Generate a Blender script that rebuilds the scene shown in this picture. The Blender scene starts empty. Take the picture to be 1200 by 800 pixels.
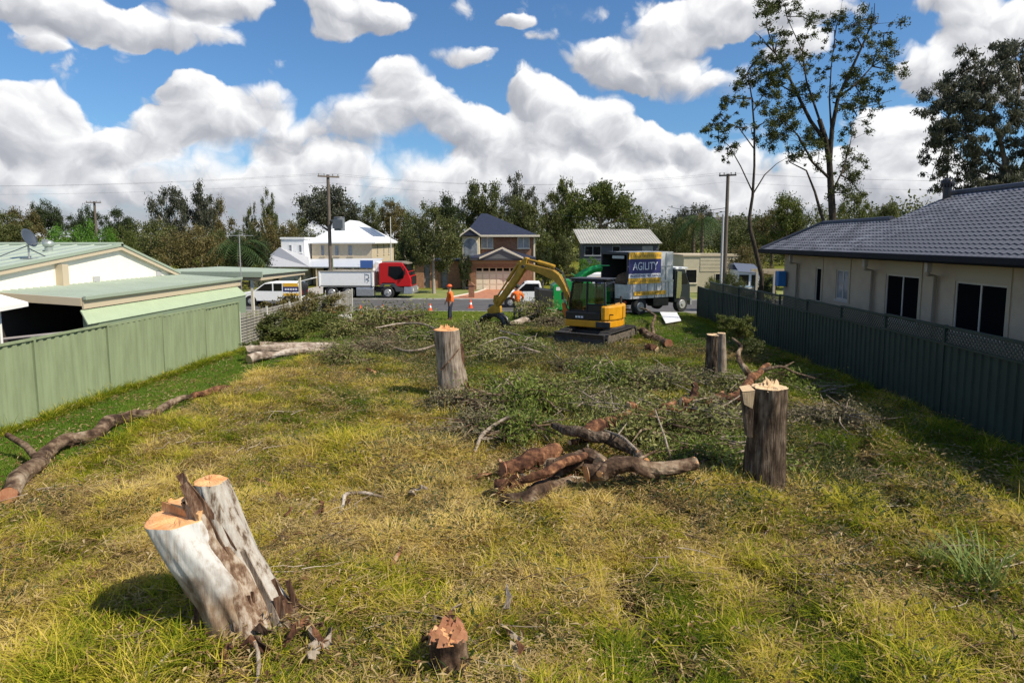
import bpy, math, random
import numpy as np
from mathutils import Vector, Matrix, Quaternion
R = math.radians
random.seed(7)
rng = np.random.default_rng(7)
SC = bpy.context.scene
COL = SC.collection

# ------------------------------------------------------------------ camera
CAM_Z, FPX, OCX, OCY, PITCH, YAW = 3.9, 750.0, 600.0, 361.0, R(6.0), math.atan(30 / 750.0)
cam = bpy.data.objects.new('camera', bpy.data.cameras.new('camera'))
COL.objects.link(cam); SC.camera = cam
cam.location = (0, 0, CAM_Z)
cam.rotation_euler = (R(90) - PITCH, 0, YAW)
cam.data.sensor_width = 36; cam.data.lens = 36 * FPX / 1200
cam.data.shift_y = -39.0 / 1200
cam.data.clip_start = 0.1; cam.data.clip_end = 6000
_m = cam.rotation_euler.to_matrix()
CR, CU, CF = _m.col[0].copy(), _m.col[1].copy(), -_m.col[2]

def ray(px, py):
    return CF + CR * ((px - OCX) / FPX) - CU * ((py - OCY) / FPX)

# ------------------------------------------------------------------ light
SUN = Vector((1.0, -0.44, 1.22)).normalized()
sl = bpy.data.objects.new('sun', bpy.data.lights.new('sun', 'SUN'))
COL.objects.link(sl)
sl.data.energy = 5.0; sl.data.angle = R(0.53); sl.data.color = (1.0, 0.90, 0.74)
sl.location = SUN * 60
sl.rotation_euler = SUN.to_track_quat('Z', 'Y').to_euler()
SC.view_settings.view_transform = 'Standard'
SC.view_settings.look = 'None'
SC.view_settings.gamma = 1.0
SC.view_settings.exposure = 0.24
SC.view_settings.use_curve_mapping = False

class NT:
    """small node tree helper"""
    def __init__(s, tree): s.t = tree; s.n = tree.nodes; s.l = tree.links
    def new(s, ty, **kw):
        n = s.n.new(ty)
        for k, v in kw.items(): setattr(n, k, v)
        return n
    def put(s, sock, v):
        if isinstance(v, bpy.types.NodeSocket): s.l.new(v, sock)
        elif v is not None:
            if hasattr(sock.default_value, '__len__') and hasattr(v, '__len__') and len(sock.default_value) == 4 and len(v) == 3: v = (*v, 1)
            sock.default_value = v
    def math(s, op, a, b=None, c=None, clamp=False):
        n = s.new('ShaderNodeMath', operation=op); n.use_clamp = clamp
        s.put(n.inputs[0], a)
        if b is not None: s.put(n.inputs[1], b)
        if c is not None: s.put(n.inputs[2], c)
        return n.outputs[0]
    def vmath(s, op, a, b=None, c=None):
        n = s.new('ShaderNodeVectorMath', operation=op)
        s.put(n.inputs[0], a)
        if b is not None: s.put(n.inputs[1], b)
        if c is not None: s.put(n.inputs[2], c)
        return n.outputs['Value'] if op in ('DOT_PRODUCT', 'LENGTH') else n.outputs[0]
    def noise(s, vec, scale, detail=4, rough=0.55, dist=0.0, dim='3D'):
        n = s.new('ShaderNodeTexNoise', noise_dimensions=dim)
        s.put(n.inputs['Vector'], vec); s.put(n.inputs['Scale'], scale); s.put(n.inputs['Detail'], detail)
        s.put(n.inputs['Roughness'], rough); s.put(n.inputs['Distortion'], dist)
        return n
    def mix(s, f, a, b, blend='MIX'):
        n = s.new('ShaderNodeMix', data_type='RGBA', blend_type=blend)
        s.put(n.inputs[0], f); s.put(n.inputs[6], a); s.put(n.inputs[7], b)
        return n.outputs[2]
    def ss(s, x, lo, hi, a=0.0, b=1.0):
        n = s.new('ShaderNodeMapRange', interpolation_type='SMOOTHSTEP')
        s.put(n.inputs[0], x); n.inputs[1].default_value = lo; n.inputs[2].default_value = hi
        n.inputs[3].default_value = a; n.inputs[4].default_value = b
        return n.outputs[0]
    def ramp(s, f, stops):
        n = s.new('ShaderNodeValToRGB'); s.put(n.inputs[0], f)
        e = n.color_ramp.elements
        while len(e) < len(stops): e.new(0.5)
        for i, (p, c) in enumerate(stops): e[i].position = p; e[i].color = (*c, 1)
        return n.outputs[0]

# ------------------------------------------------------------------ world: Nishita sky + procedural cumulus
W = bpy.data.worlds.new('World'); SC.world = W; W.use_nodes = True
W.node_tree.nodes.clear(); w = NT(W.node_tree)
sky = w.new('ShaderNodeTexSky', sky_type='NISHITA'); sky.sun_disc = False
sky.sun_elevation = math.asin(SUN.z); sky.sun_rotation = math.atan2(SUN.x, SUN.y)
sky.altitude = 0; sky.air_density = 1.0; sky.dust_density = 0.6; sky.ozone_density = 2.0
SKY_STRENGTH = 0.10
tc = w.new('ShaderNodeTexCoord').outputs['Generated']
sp = w.new('ShaderNodeSeparateXYZ'); w.put(sp.inputs[0], tc)
az = w.math('ARCTAN2', sp.outputs[0], sp.outputs[1]); el = w.math('ARCSINE', sp.outputs[2])
cb = w.new('ShaderNodeCombineXYZ'); w.put(cb.inputs[0], az); w.put(cb.inputs[1], el)
P0 = cb.outputs[0]
def warp(p, scale, amp, detail):
    n = w.noise(p, scale, detail, 0.55)
    d = w.vmath('SUBTRACT', n.outputs['Color'], (0.5, 0.5, 0.5))
    d = w.vmath('MULTIPLY', d, (amp, amp, 0))
    return w.vmath('ADD', p, d)
P1 = warp(P0, 9.0, 0.060, 2)
P1 = warp(P1, 30.0, 0.020, 4)
def azel(px, py):
    d = ray(px, py).normalized(); return math.atan2(d.x, d.y), math.asin(d.z)
BL = [ # px, py, rx, ry, weight  (photograph pixels, converted to directions)
 (45,128,52,32,1),(15,160,60,40,1),(75,175,80,40,1),
 (222,98,34,24,1),(240,132,62,42,1),(312,118,40,26,1),(185,155,50,32,1),(330,158,54,32,1),(132,172,44,26,.9),
 (470,92,44,26,1.1),(485,125,66,40,1),(425,145,58,40,1),(548,155,46,34,1),(392,190,40,24,.8),
 (632,114,44,24,1.1),(655,148,76,42,1),(740,172,56,34,1),(600,175,60,36,1),(700,140,50,30,1),
 (808,176,24,24,1),(850,198,56,30,1),
 (1045,165,60,46,1),(1040,215,110,48,1),(960,215,80,40,1),
 (60,222,150,50,.8),(250,216,150,52,.85),(440,218,150,46,.8),(620,218,150,46,.8),(790,230,140,36,.7),(960,238,160,36,.7),(1130,230,160,40,.7),
 (70,14,120,34,1),(190,30,100,26,.9),(245,0,80,24,1),(42,50,34,18,.6),(430,14,72,26,.9),(392,34,36,16,.6),(545,62,44,13,.6),(607,18,24,14,.7),(640,42,30,16,.5),
 (728,78,62,36,1),(690,62,40,22,.8),(790,42,90,36,.8),(860,18,100,36,.9),(790,92,60,26,.7),(850,100,40,22,.6),(960,10,60,26,.7),(930,60,50,30,.5),
 (1120,66,76,36,.95),(1165,24,86,34,1),(1095,92,46,24,.7),(1190,95,50,30,.9),(1110,0,60,16,.6)]
dens = None; lift = None
for (bx, by, rx, ry, wt) in BL:
    a0, e0 = azel(bx, by); a1, _ = azel(bx + rx, by); _, e1 = azel(bx, by - ry)
    ra, re = max(abs(a1 - a0), .004) * 1.10, max(abs(e1 - e0), .004) * 1.10
    d = w.vmath('MULTIPLY_ADD', P1, (1 / ra, 1 / re, 0), (-a0 / ra, -e0 / re, 0))
    q = w.vmath('DOT_PRODUCT', d, d)
    g = w.math('SUBTRACT', 1.0, q, clamp=True)
    g = w.math('MULTIPLY', g, wt)
    sy = w.vmath('DOT_PRODUCT', d, (0.35, 0.94, 0))
    gl = w.math('MULTIPLY', g, sy)
    dens = g if dens is None else w.math('ADD', dens, g)
    lift = gl if lift is None else w.math('ADD', lift, gl)
# the same broken cumulus goes on outside the picture
nout = w.noise(w.vmath('MULTIPLY', P1, (1, 1.9, 1)), 3.2, 5, 0.55)
gen = w.ss(nout.outputs[0], 0.50, 0.66)
outm = w.math('MAXIMUM', w.ss(w.math('ABSOLUTE', w.math('ADD', az, 0.04)), 0.70, 0.86), w.ss(el, 0.42, 0.55))
dens = w.math('ADD', dens, w.math('MULTIPLY', gen, outm))
def billow(p, sc, octs=4):
    tot = None; amp = 1.0; p = w.vmath('ADD', p, (0.31, 0.17, 0))
    for k in range(octs):
        n = w.noise(p, sc * 2.1 ** k, 0, .5).outputs[0]
        v = w.math('MULTIPLY', w.math('ABSOLUTE', w.math('SUBTRACT', n, .5)), 2 * amp)
        tot = v if tot is None else w.math('ADD', tot, v); amp *= .50
    return tot
B1 = billow(P1, 11.0, 5); B2 = billow(w.vmath('ADD', P1, (0.010, 0.018, 0)), 11.0, 4)
d2 = w.math('ADD', dens, w.math('MULTIPLY', w.math('SUBTRACT', B1, 0.40), 0.72))
wis = w.noise(P0, 4.0, 2, .5).outputs[0]                 # some cloud edges are crisp, some melt away
edge = w.math('ADD', 0.26, w.math('MULTIPLY', w.ss(wis, .46, .64), 0.55))
al = w.math('DIVIDE', w.math('SUBTRACT', d2, 0.14), edge, clamp=True)
alpha = w.math('MULTIPLY', w.math('MULTIPLY', al, al), w.math('SUBTRACT', 3.0, w.math('MULTIPLY', al, 2.0)))
alpha = w.math('MAXIMUM', alpha, w.ss(el, 0.13, 0.03, 0.0, 1.0) if False else w.math('SUBTRACT', 1.0, w.ss(el, 0.015, 0.12)))
rel = w.math('SUBTRACT', B1, B2)
lf = w.math('DIVIDE', lift, w.math('ADD', dens, 0.25))
sh = w.math('ADD', w.math('MULTIPLY', lf, 0.92), w.math('MULTIPLY', rel, 0.50))
sh = w.math('ADD', sh, w.math('MULTIPLY', w.math('SUBTRACT', w.noise(P1, 7.0, 3, .5).outputs[0], 0.5), 0.40))
sh = w.math('SUBTRACT', sh, w.math('MULTIPLY', w.ss(dens, 0.9, 2.4), 0.12))
shc = w.ramp(w.math('ADD', sh, 0.56, clamp=True), [(0.0, (.33, .345, .385)), (0.28, (.42, .435, .475)), (0.54, (.60, .61, .64)), (0.84, (.86, .86, .865))])
skyc = w.vmath('MULTIPLY', sky.outputs[0], (SKY_STRENGTH * .58, SKY_STRENGTH * .86, SKY_STRENGTH * 1.10))
bg = w.new('ShaderNodeBackground'); w.put(bg.inputs[0], w.mix(alpha, skyc, shc)); bg.inputs[1].default_value = 1.0
wo = w.new('ShaderNodeOutputWorld'); w.l.new(bg.outputs[0], wo.inputs[0])
W.cycles.sampling_method = 'MANUAL'; W.cycles.sample_map_resolution = 512

# ------------------------------------------------------------------ noise and terrain
_G = rng.random((8, 256, 256))
def vnoise(x, y, s, k=0):
    x = np.asarray(x, float) / s + 37.3 * (k + 1); y = np.asarray(y, float) / s + 91.7 * (k + 1)
    xi = np.floor(x).astype(int); yi = np.floor(y).astype(int); fx = x - xi; fy = y - yi
    fx = fx * fx * (3 - 2 * fx); fy = fy * fy * (3 - 2 * fy); g = _G[k % 8]
    a = g[xi % 256, yi % 256]; b = g[(xi + 1) % 256, yi % 256]; c = g[xi % 256, (yi + 1) % 256]; d = g[(xi + 1) % 256, (yi + 1) % 256]
    return (a * (1 - fx) + b * fx) * (1 - fy) + (c * (1 - fx) + d * fx) * fy
def fbm(x, y, s, k=0, n=4):
    v = 0; a = 1; t = 0
    for i in range(n): v = v + a * vnoise(x, y, s / 2 ** i, k + i); t += a; a *= .55
    return v / t
def sst(x, a, b):
    t = np.clip((np.asarray(x, float) - a) / (b - a), 0, 1); return t * t * (3 - 2 * t)
def gbase(y):
    return -0.35 * np.clip((np.asarray(y, float) - 15) / 23, 0, 1) - 0.30 * sst(y, 37.5, 40.0)
def flat(px, py): d = ray(px, py); t = -CAM_Z / d.z; return (d.x * t, d.y * t)
RUT = [(flat(*a), flat(*b)) for a, b in (((990, 480), (1010, 520)), ((1010, 520), (1028, 560)), ((1028, 560), (1062, 615)), ((728, 670), (745, 715)), ((745, 715), (775, 798)), ((870, 670), (915, 700)))]
SHADE_PITS = [(*flat(px, py), r) for px, py, r in ((885, 622, .30), (1165, 722, .34), (905, 650, .25), (618, 730, .18), (440, 618, .22), (1040, 590, .2), (350, 590, .2), (735, 600, .2), (1000, 770, .25), (500, 690, .2))]  # hollows with bare soil colour, put in as dark shadow blobs in the grass
def rutd(x, y):
    m = np.full(np.shape(x), 9.0)
    for (a, b) in RUT:
        ax, ay = a; bx, by = b; L = (bx - ax) ** 2 + (by - ay) ** 2
        t = np.clip(((x - ax) * (bx - ax) + (y - ay) * (by - ay)) / L, 0, 1)
        m = np.minimum(m, np.hypot(x - ax - t * (bx - ax), y - ay - t * (by - ay)))
    return m
def gz(x, y):
    x = np.asarray(x, float); y = np.asarray(y, float)
    inlot = sst(x, -9.4, -8.2) * (1 - sst(x, 8.0, 8.8)) * (1 - sst(y, 27, 32)) * sst(y, -2, 1)
    b = (fbm(x, y, 2.6, 0) - .5) * .42 + (fbm(x, y, .8, 3) - .5) * .34 + (fbm(x, y, .30, 6, 2) - .5) * .10
    b = b - 0.26 * np.exp(-(rutd(x, y) / .17) ** 2)
    for (a_, c_, r_) in SHADE_PITS: b = b - .20 * np.exp(-(((x - a_) / r_) ** 2 + ((y - c_) / (r_ * .8)) ** 2))
    lot2 = sst(x, -12, -11.5) * (1 - sst(x, 9, 9.4)) * (1 - sst(y, 36, 38.5))
    return gbase(y) + inlot * b + lot2 * (fbm(x, y, 3.0, 5) - .5) * .05
def gzf(x, y): return float(gz(np.array([x]), np.array([y]))[0])

def on_ground(px, py, dz=0.0):
    d = ray(px, py); t = 0.5
    o = Vector((0, 0, CAM_Z)); p = o
    z0 = 0.0
    for _ in range(25):
        if d.z > -1e-4: return o + d * 60
        t = (z0 + dz - CAM_Z) / d.z; p = o + d * t
        z0 = .5 * z0 + .5 * float(gbase(p.y)) if _ < 18 else gzf(p.x, p.y)
    return Vector((p.x, p.y, gzf(p.x, p.y) + dz))
def atY(px, py, Y):
    d = ray(px, py); return Vector((0, 0, CAM_Z)) + d * (Y / d.y)
def proj(p):
    q = Vector(p) - Vector((0, 0, CAM_Z)); f = q.dot(CF)
    return OCX + FPX * q.dot(CR) / f, OCY - FPX * q.dot(CU) / f

# ------------------------------------------------------------------ materials
MATS = {}
def mat(name, col, rough=.8, metal=0, var=0.0, scale=3.0, bump=0.0, bscale=20.0, col2=None, stops=None, spec=None, island=0.0, detail=5, stretch=None, bdist=.02):
    if name in MATS: return MATS[name]
    m = bpy.data.materials.new(name); m.use_nodes = True
    t = NT(m.node_tree); b = t.n['Principled BSDF']
    b.inputs['Roughness'].default_value = rough; b.inputs['Metallic'].default_value = metal
    if spec is not None: b.inputs['Specular IOR Level'].default_value = spec
    co = t.new('ShaderNodeTexCoord').outputs['Object']
    if stretch: co = t.vmath('MULTIPLY', co, stretch)
    c = None
    if stops: c = t.ramp(t.ss(t.noise(co, scale, detail, .6).outputs[0], .28, .72), stops)
    elif col2 is not None: c = t.mix(t.ss(t.noise(co, scale, detail, .6).outputs[0], .35, .65), col, col2)
    elif var > 0:
        c = t.mix(t.ss(t.noise(co, scale, detail, .6).outputs[0], .3, .7), tuple(x * (1 - var) for x in col), tuple(min(1, x * (1 + var)) for x in col))
    else: t.put(b.inputs['Base Color'], col)
    if island > 0:
        r = t.new('ShaderNodeNewGeometry').outputs['Random Per Island']
        f = t.math('MULTIPLY_ADD', r, 2 * island, 1 - island)
        cc = t.new('ShaderNodeCombineXYZ')
        for i in range(3): t.put(cc.inputs[i], f)
        c = t.mix(1.0, c if c is not None else (*col, 1), cc.outputs[0], 'MULTIPLY')
    if c is not None: t.put(b.inputs['Base Color'], c)
    if bump > 0:
        bn = t.new('ShaderNodeBump'); bn.inputs['Strength'].default_value = bump; bn.inputs['Distance'].default_value = bdist
        t.put(bn.inputs['Height'], t.noise(co, bscale, 5, .6).outputs[0]); t.put(b.inputs['Normal'], bn.outputs[0])
    MATS[name] = m; return m
def leafmat(name, stops, trans=.35, clump=.9, rough=.6, patch=.35):
    """leaf cards: colour varies leaf by leaf and in patches"""
    m = bpy.data.materials.new(name); m.use_nodes = True
    t = NT(m.node_tree); t.n.clear()
    ge = t.new('ShaderNodeNewGeometry')
    n = t.noise(t.new('ShaderNodeTexCoord').outputs['Object'], clump, 3, .5).outputs[0]
    oi = t.new('ShaderNodeObjectInfo').outputs['Random']
    f = t.math('ADD', t.math('MULTIPLY', ge.outputs['Random Per Island'], .55), t.math('MULTIPLY', t.ss(n, .3, .7), patch))
    f = t.math('ADD', f, t.math('MULTIPLY', oi, .15), clamp=True)
    c = t.ramp(f, stops)
    di = t.new('ShaderNodeBsdfPrincipled'); t.put(di.inputs['Base Color'], c); di.inputs['Roughness'].default_value = rough
    di.inputs['Specular IOR Level'].default_value = .35
    tr = t.new('ShaderNodeBsdfTranslucent'); t.put(tr.inputs[0], c)
    mx = t.new('ShaderNodeMixShader'); mx.inputs[0].default_value = trans
    t.l.new(di.outputs[0], mx.inputs[1]); t.l.new(tr.outputs[0], mx.inputs[2])
    o = t.new('ShaderNodeOutputMaterial'); t.l.new(mx.outputs[0], o.inputs[0])
    MATS[name] = m; return m
def glassmat(name, tint=(.02, .025, .03), rough=.05):
    m = mat(name, tint, rough=rough, spec=.8); return m

# ------------------------------------------------------------------ mesh builder
class MB:
    def __init__(s): s.v = []; s.f = []; s.sm = []; s.M = None
    def add(s, vs, fs, smooth=False):
        o = len(s.v)
        if s.M is not None: vs = [tuple(s.M @ Vector(v)) for v in vs]
        s.v += [tuple(v) for v in vs]; s.f += [tuple(i + o for i in f) for f in fs]; s.sm += [smooth] * len(fs)
        return s
    def box(s, x0, x1, y0, y1, z0, z1, taper=0):
        t = taper
        return s.add([(x0, y0, z0), (x1, y0, z0), (x1, y1, z0), (x0, y1, z0), (x0 + t, y0 + t, z1), (x1 - t, y0 + t, z1), (x1 - t, y1 - t, z1), (x0 + t, y1 - t, z1)],
                     [(0, 3, 2, 1), (4, 5, 6, 7), (0, 1, 5, 4), (1, 2, 6, 5), (2, 3, 7, 6), (3, 0, 4, 7)])
    def cbox(s, c, sx, sy, sz): return s.box(c[0] - sx / 2, c[0] + sx / 2, c[1] - sy / 2, c[1] + sy / 2, c[2] - sz / 2, c[2] + sz / 2)
    def prism(s, pts, a, b, axis='y'):
        """polygon pts (2D) extruded between a and b along axis"""
        n = len(pts)
        def mk(p, t): return {'y': (p[0], t, p[1]), 'x': (t, p[0], p[1]), 'z': (p[0], p[1], t)}[axis]
        vs = [mk(p, a) for p in pts] + [mk(p, b) for p in pts]
        fs = [tuple(range(n))[::-1], tuple(range(n, 2 * n))] + [(i, (i + 1) % n, n + (i + 1) % n, n + i) for i in range(n)]
        return s.add(vs, fs)
    def tube(s, pts, rad, n=8, smooth=True, caps=True, jit=0.0, sq=None, rnd=random):
        pts = [Vector(p) for p in pts]; m = len(pts)
        if not hasattr(rad, '__len__'): rad = [rad] * m
        vs = []; prev = None
        for i, p in enumerate(pts):
            d = (pts[min(i + 1, m - 1)] - pts[max(i - 1, 0)]).normalized()
            if prev is None:
                up = Vector((0, 0, 1)) if abs(d.z) < .9 else Vector((1, 0, 0)); u = d.cross(up).normalized()
            else: u = (prev - d * prev.dot(d)).normalized()
            prev = u; v = d.cross(u)
            for k in range(n):
                a = 2 * math.pi * k / n; r = rad[i] * (1 + (rnd.uniform(-jit, jit) if jit else 0))
                vs.append(p + (u * math.cos(a) + v * math.sin(a)) * r)
        fs = []
        for i in range(m - 1):
            for k in range(n): fs.append((i * n + k, i * n + (k + 1) % n, (i + 1) * n + (k + 1) % n, (i + 1) * n + k))
        s.add(vs, fs, smooth)
        if caps:
            s.add([vs[k] for k in range(n)], [tuple(range(n))[::-1]]); s.add([vs[(m - 1) * n + k] for k in range(n)], [tuple(range(n))])
        return s
    def cyl(s, a, b, r, r2=None, n=16, smooth=True): return s.tube([a, b], [r, r if r2 is None else r2], n, smooth)
    def ball(s, c, rx, ry=None, rz=None, n=10, m=7):
        ry = ry or rx; rz = rz or rx; vs = [(c[0], c[1], c[2] - rz)]
        for i in range(1, m):
            t = -math.pi / 2 + math.pi * i / m
            for k in range(n): a = 2 * math.pi * k / n; vs.append((c[0] + rx * math.cos(t) * math.cos(a), c[1] + ry * math.cos(t) * math.sin(a), c[2] + rz * math.sin(t)))
        vs.append((c[0], c[1], c[2] + rz)); fs = [(0, 1 + (k + 1) % n, 1 + k) for k in range(n)]
        for i in range(m - 2):
            for k in range(n): a = 1 + i * n; fs.append((a + k, a + (k + 1) % n, a + n + (k + 1) % n, a + n + k))
        a = 1 + (m - 2) * n; fs += [(a + k, a + (k + 1) % n, len(vs) - 1) for k in range(n)]
        return s.add(vs, fs, True)
    def mesh(s, name, mt, off=None):
        me = bpy.data.meshes.new(name)
        v = s.v if off is None else [(a[0] - off[0], a[1] - off[1], a[2] - off[2]) for a in s.v]
        me.from_pydata(v, [], s.f); me.update()
        me.polygons.foreach_set('use_smooth', s.sm)
        if mt is not None: me.materials.append(mt)
        return me
def tagp(o, label=None, cat=None, group=None, kind=None):
    for k, v in (('label', label), ('category', cat), ('group', group), ('kind', kind)):
        if v: o[k] = v
    return o
def link(name, me, parent=None, loc=None, rot=None):
    o = bpy.data.objects.new(name, me); COL.objects.link(o)
    if parent is not None: o.parent = parent
    if loc is not None: o.location = loc
    if rot is not None: o.rotation_euler = rot
    return o
def part(name, mb, mt, parent, bevel=0, label=None, kind=None, off=None):
    o = link(name, mb.mesh(name, mt, off), parent)
    if bevel:
        b = o.modifiers.new('bevel', 'BEVEL'); b.width = bevel; b.segments = 2; b.limit_method = 'ANGLE'; b.angle_limit = R(40)
    return tagp(o, label=label, kind=kind)
def thing(name, label, cat, loc=(0, 0, 0), rz=0, group=None, scale=None):
    o = link(name, None, None, loc, (0, 0, rz)); o.empty_display_size = .2
    if scale: o.scale = scale
    return tagp(o, label, cat, group)
def solo(name, mb, mt, loc, label=None, cat=None, group=None, kind=None, bevel=0):
    o = part(name, mb, mt, None, bevel, off=loc); o.location = loc
    return tagp(o, label, cat, group, kind)
def copy_tree(o, parent=None):
    c = o.copy(); COL.objects.link(c); c.parent = parent
    for ch in list(KIDS.get(o.name, [])) or [x for x in o.children]: copy_tree(ch, c)
    return c
KIDS = {}
def npmesh(name, V, F, mt, smooth=False):
    """V (n,3), F (m,k) arrays, all faces the same size"""
    V = np.asarray(V, np.float32); F = np.asarray(F, np.int32); k = F.shape[1]
    me = bpy.data.meshes.new(name)
    me.vertices.add(len(V)); me.vertices.foreach_set('co', V.ravel())
    me.loops.add(F.size); me.loops.foreach_set('vertex_index', F.ravel())
    me.polygons.add(len(F)); me.polygons.foreach_set('loop_start', np.arange(0, F.size, k, dtype=np.int32))
    me.polygons.foreach_set('loop_total', np.full(len(F), k, np.int32)) if bpy.app.version < (4, 0) else None
    me.polygons.foreach_set('use_smooth', np.full(len(F), smooth))
    me.update(calc_edges=True); me.validate()
    if mt is not None: me.materials.append(mt)
    return me
def text_mesh(body, size, mt, extrude=.004, width=None):
    c = bpy.data.curves.new('t', 'FONT'); c.body = body; c.size = size; c.extrude = extrude; c.align_x = 'CENTER'; c.align_y = 'CENTER'
    o = bpy.data.objects.new('t', c); COL.objects.link(o); bpy.context.view_layer.update()
    me = bpy.data.meshes.new_from_object(o.evaluated_get(bpy.context.evaluated_depsgraph_get()))
    if width:
        xs = [v.co.x for v in me.vertices]; k = width / (max(xs) - min(xs))
        for v in me.vertices: v.co.x *= k
    bpy.data.objects.remove(o); me.materials.clear(); me.materials.append(mt)
    return me

# ================================================================== SETTING: ground, road, grass
def lawnmask(x, y):
    """1 on mown lawn (along the left fence, beyond the lot, verges), 0 in the rough grass"""
    x = np.asarray(x, float); y = np.asarray(y, float)
    edge = -8.1 + (fbm(x, y, 2.0, 6) - .5) * .8
    a = 1 - sst(x, edge - .15, edge + .25)
    a = np.maximum(a, sst(y, 21.5, 24) * (1 - sst(x, -7.2, -6.2)))
    a = np.maximum(a, sst(y, 27.5, 31) * .9)
    a = np.maximum(a, sst(y, 21, 25) * sst(x, 4.2, 5.5) * .8)
    return np.clip(a, 0, 1)
def tone(x, y):
    """0 fresh green, 1 dry straw"""
    x = np.asarray(x, float); y = np.asarray(y, float)
    t = .50 + (fbm(x, y, 3.2, 1) - .5) * 1.5 + (fbm(x, y, .7, 2) - .5) * 1.5
    t = t - .32 * sst(x, 2.8, 5.5) + .12 * np.exp(-((x + 1) / 4) ** 2 - ((y - 11) / 3) ** 2)
    t = np.where(lawnmask(x, y) > .5, .10 + (fbm(x, y, 2.0, 4) - .5) * .8 + .25 * sst(y, 27, 30), t)
    return np.clip(t, 0, 1)
def bare(x, y):
    """1 on trampled earth and litter, and in the pits that stand in for shadow blobs"""
    x = np.asarray(x, float); y = np.asarray(y, float)
    b = sst(fbm(x, y, 1.7, 3), .55, .68) * .85
    b = np.maximum(b, sst(fbm(x, y, .75, 7, 3), .57, .68) * .8)
    b = np.maximum(b, .75 * np.exp(-(((x - .9) / 2.8) ** 2 + ((y - 10.6) / 1.7) ** 2)))
    b = np.maximum(b, .6 * np.exp(-(((x + 3.2) / 2.2) ** 2 + ((y - 19) / 2.0) ** 2)))
    b = np.maximum(b, .55 * np.exp(-(((x + 2.7) / .8) ** 2 + ((y - 6.3) / .6) ** 2)))
    b = np.maximum(b, .6 * np.exp(-(((x - 2.2) / 2.0) ** 2 + ((y - 24.3) / 2.2) ** 2)))
    b = np.maximum(b, 1.0 * np.exp(-(rutd(x, y) / .26) ** 2))
    for (a_, c_, r_) in SHADE_PITS: b = np.maximum(b, .95 * np.exp(-(((x - a_) / r_) ** 2 + ((y - c_) / r_) ** 2)))
    return np.clip(b * (1 - .8 * (lawnmask(x, y) > .5)), 0, 1)

xs = np.concatenate([[-1500, -700, -300, -150, -80, -50, -35, -25, -20, -16], np.arange(-13, 11.01, .14), [13, 16, 20, 26, 35, 50, 80, 150, 300, 700, 1500]])
ys = np.concatenate([[-200, -60, -20, -8, -3], np.arange(1, 17, .14), np.arange(17, 42.01, .25), [44, 47, 50, 55, 62, 70, 85, 110, 150, 250, 500, 1000, 2500]])
X, Y = np.meshgrid(xs, ys); nx, ny = len(xs), len(ys)
Z = gz(X, Y)
V = np.stack([X, Y, Z], -1).reshape(-1, 3)
i = (np.arange(ny - 1)[:, None] * nx + np.arange(nx - 1)[None, :]).ravel()
F = np.stack([i, i + 1, i + nx + 1, i + nx], -1)
gm = bpy.data.materials.new('ground'); gm.use_nodes = True
t = NT(gm.node_tree); b = t.n['Principled BSDF']; b.inputs['Roughness'].default_value = .95; b.inputs['Specular IOR Level'].default_value = .15
at = t.new('ShaderNodeAttribute', attribute_name='tone').outputs['Fac']; ab = t.new('ShaderNodeAttribute', attribute_name='bare').outputs['Fac']
co = t.new('ShaderNodeTexCoord').outputs['Object']
n1 = t.noise(co, 5.0, 8, .7).outputs[0]; n2 = t.noise(co, 26.0, 6, .7).outputs[0]
f = t.math('ADD', at, t.math('MULTIPLY', t.math('SUBTRACT', n1, .5), .9), clamp=True)
c = t.ramp(f, [(0, (.065, .090, .012)), (.4, (.17, .175, .022)), (.75, (.29, .24, .05)), (1, (.35, .27, .09))])
soil = t.ramp(n2, [(.3, (.050, .036, .020)), (.5, (.13, .092, .048)), (.7, (.24, .18, .10))])
c = t.mix(t.ss(t.math('ADD', ab, t.math('MULTIPLY', t.math('SUBTRACT', n1, .5), .8)), .3, .75), c, soil)
c = t.mix(t.ss(n2, .5, .3), c, t.mix(.5, c, (.03, .03, .012, 1)))
t.put(b.inputs['Base Color'], c)
bn = t.new('ShaderNodeBump'); bn.inputs['Strength'].default_value = .9; bn.inputs['Distance'].default_value = .05
t.put(bn.inputs['Height'], n2); t.put(b.inputs['Normal'], bn.outputs[0])
me = npmesh('ground', V, F, gm, True)
for nm, fn in (('tone', tone), ('bare', bare)):
    a = me.attributes.new(nm, 'FLOAT', 'POINT'); a.data.foreach_set('value', fn(V[:, 0], V[:, 1]).astype(np.float32))
tagp(link('ground', me), kind='structure')

GR = -0.65   # level of the street
asph = mat('asphalt', (.085, .083, .085), .9, var=.18, scale=1.2, bump=.5, bscale=60)
conc = mat('kerb_concrete', (.30, .29, .27), .9, var=.2, scale=2)
solo('road', MB().box(-160, 160, 40.4, 48.9, GR - .2, GR + .02), asph, (0, 0, 0), kind='structure')
solo('kerb', MB().box(-160, 160, 40.1, 40.398, GR - .2, GR + .12), conc, (0, 0, 0), kind='structure', bevel=.03)
solo('kerb', MB().box(-160, 160, 48.902, 49.2, GR - .2, GR + .12), conc, (0, 0, 0), kind='structure', bevel=.03)
verge = mat('verge_grass', (.13, .18, .035), .95, col2=(.23, .23, .07), scale=1.2, bump=.8, bscale=14, detail=8)
solo('verge', MB().box(-160, 160, 49.202, 58, GR - .2, GR + .10), verge, (0, 0, 0), kind='structure')
drv = mat('terracotta_paving', (.40, .17, .095), .85, var=.18, scale=3, bump=.4, bscale=30)
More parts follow.
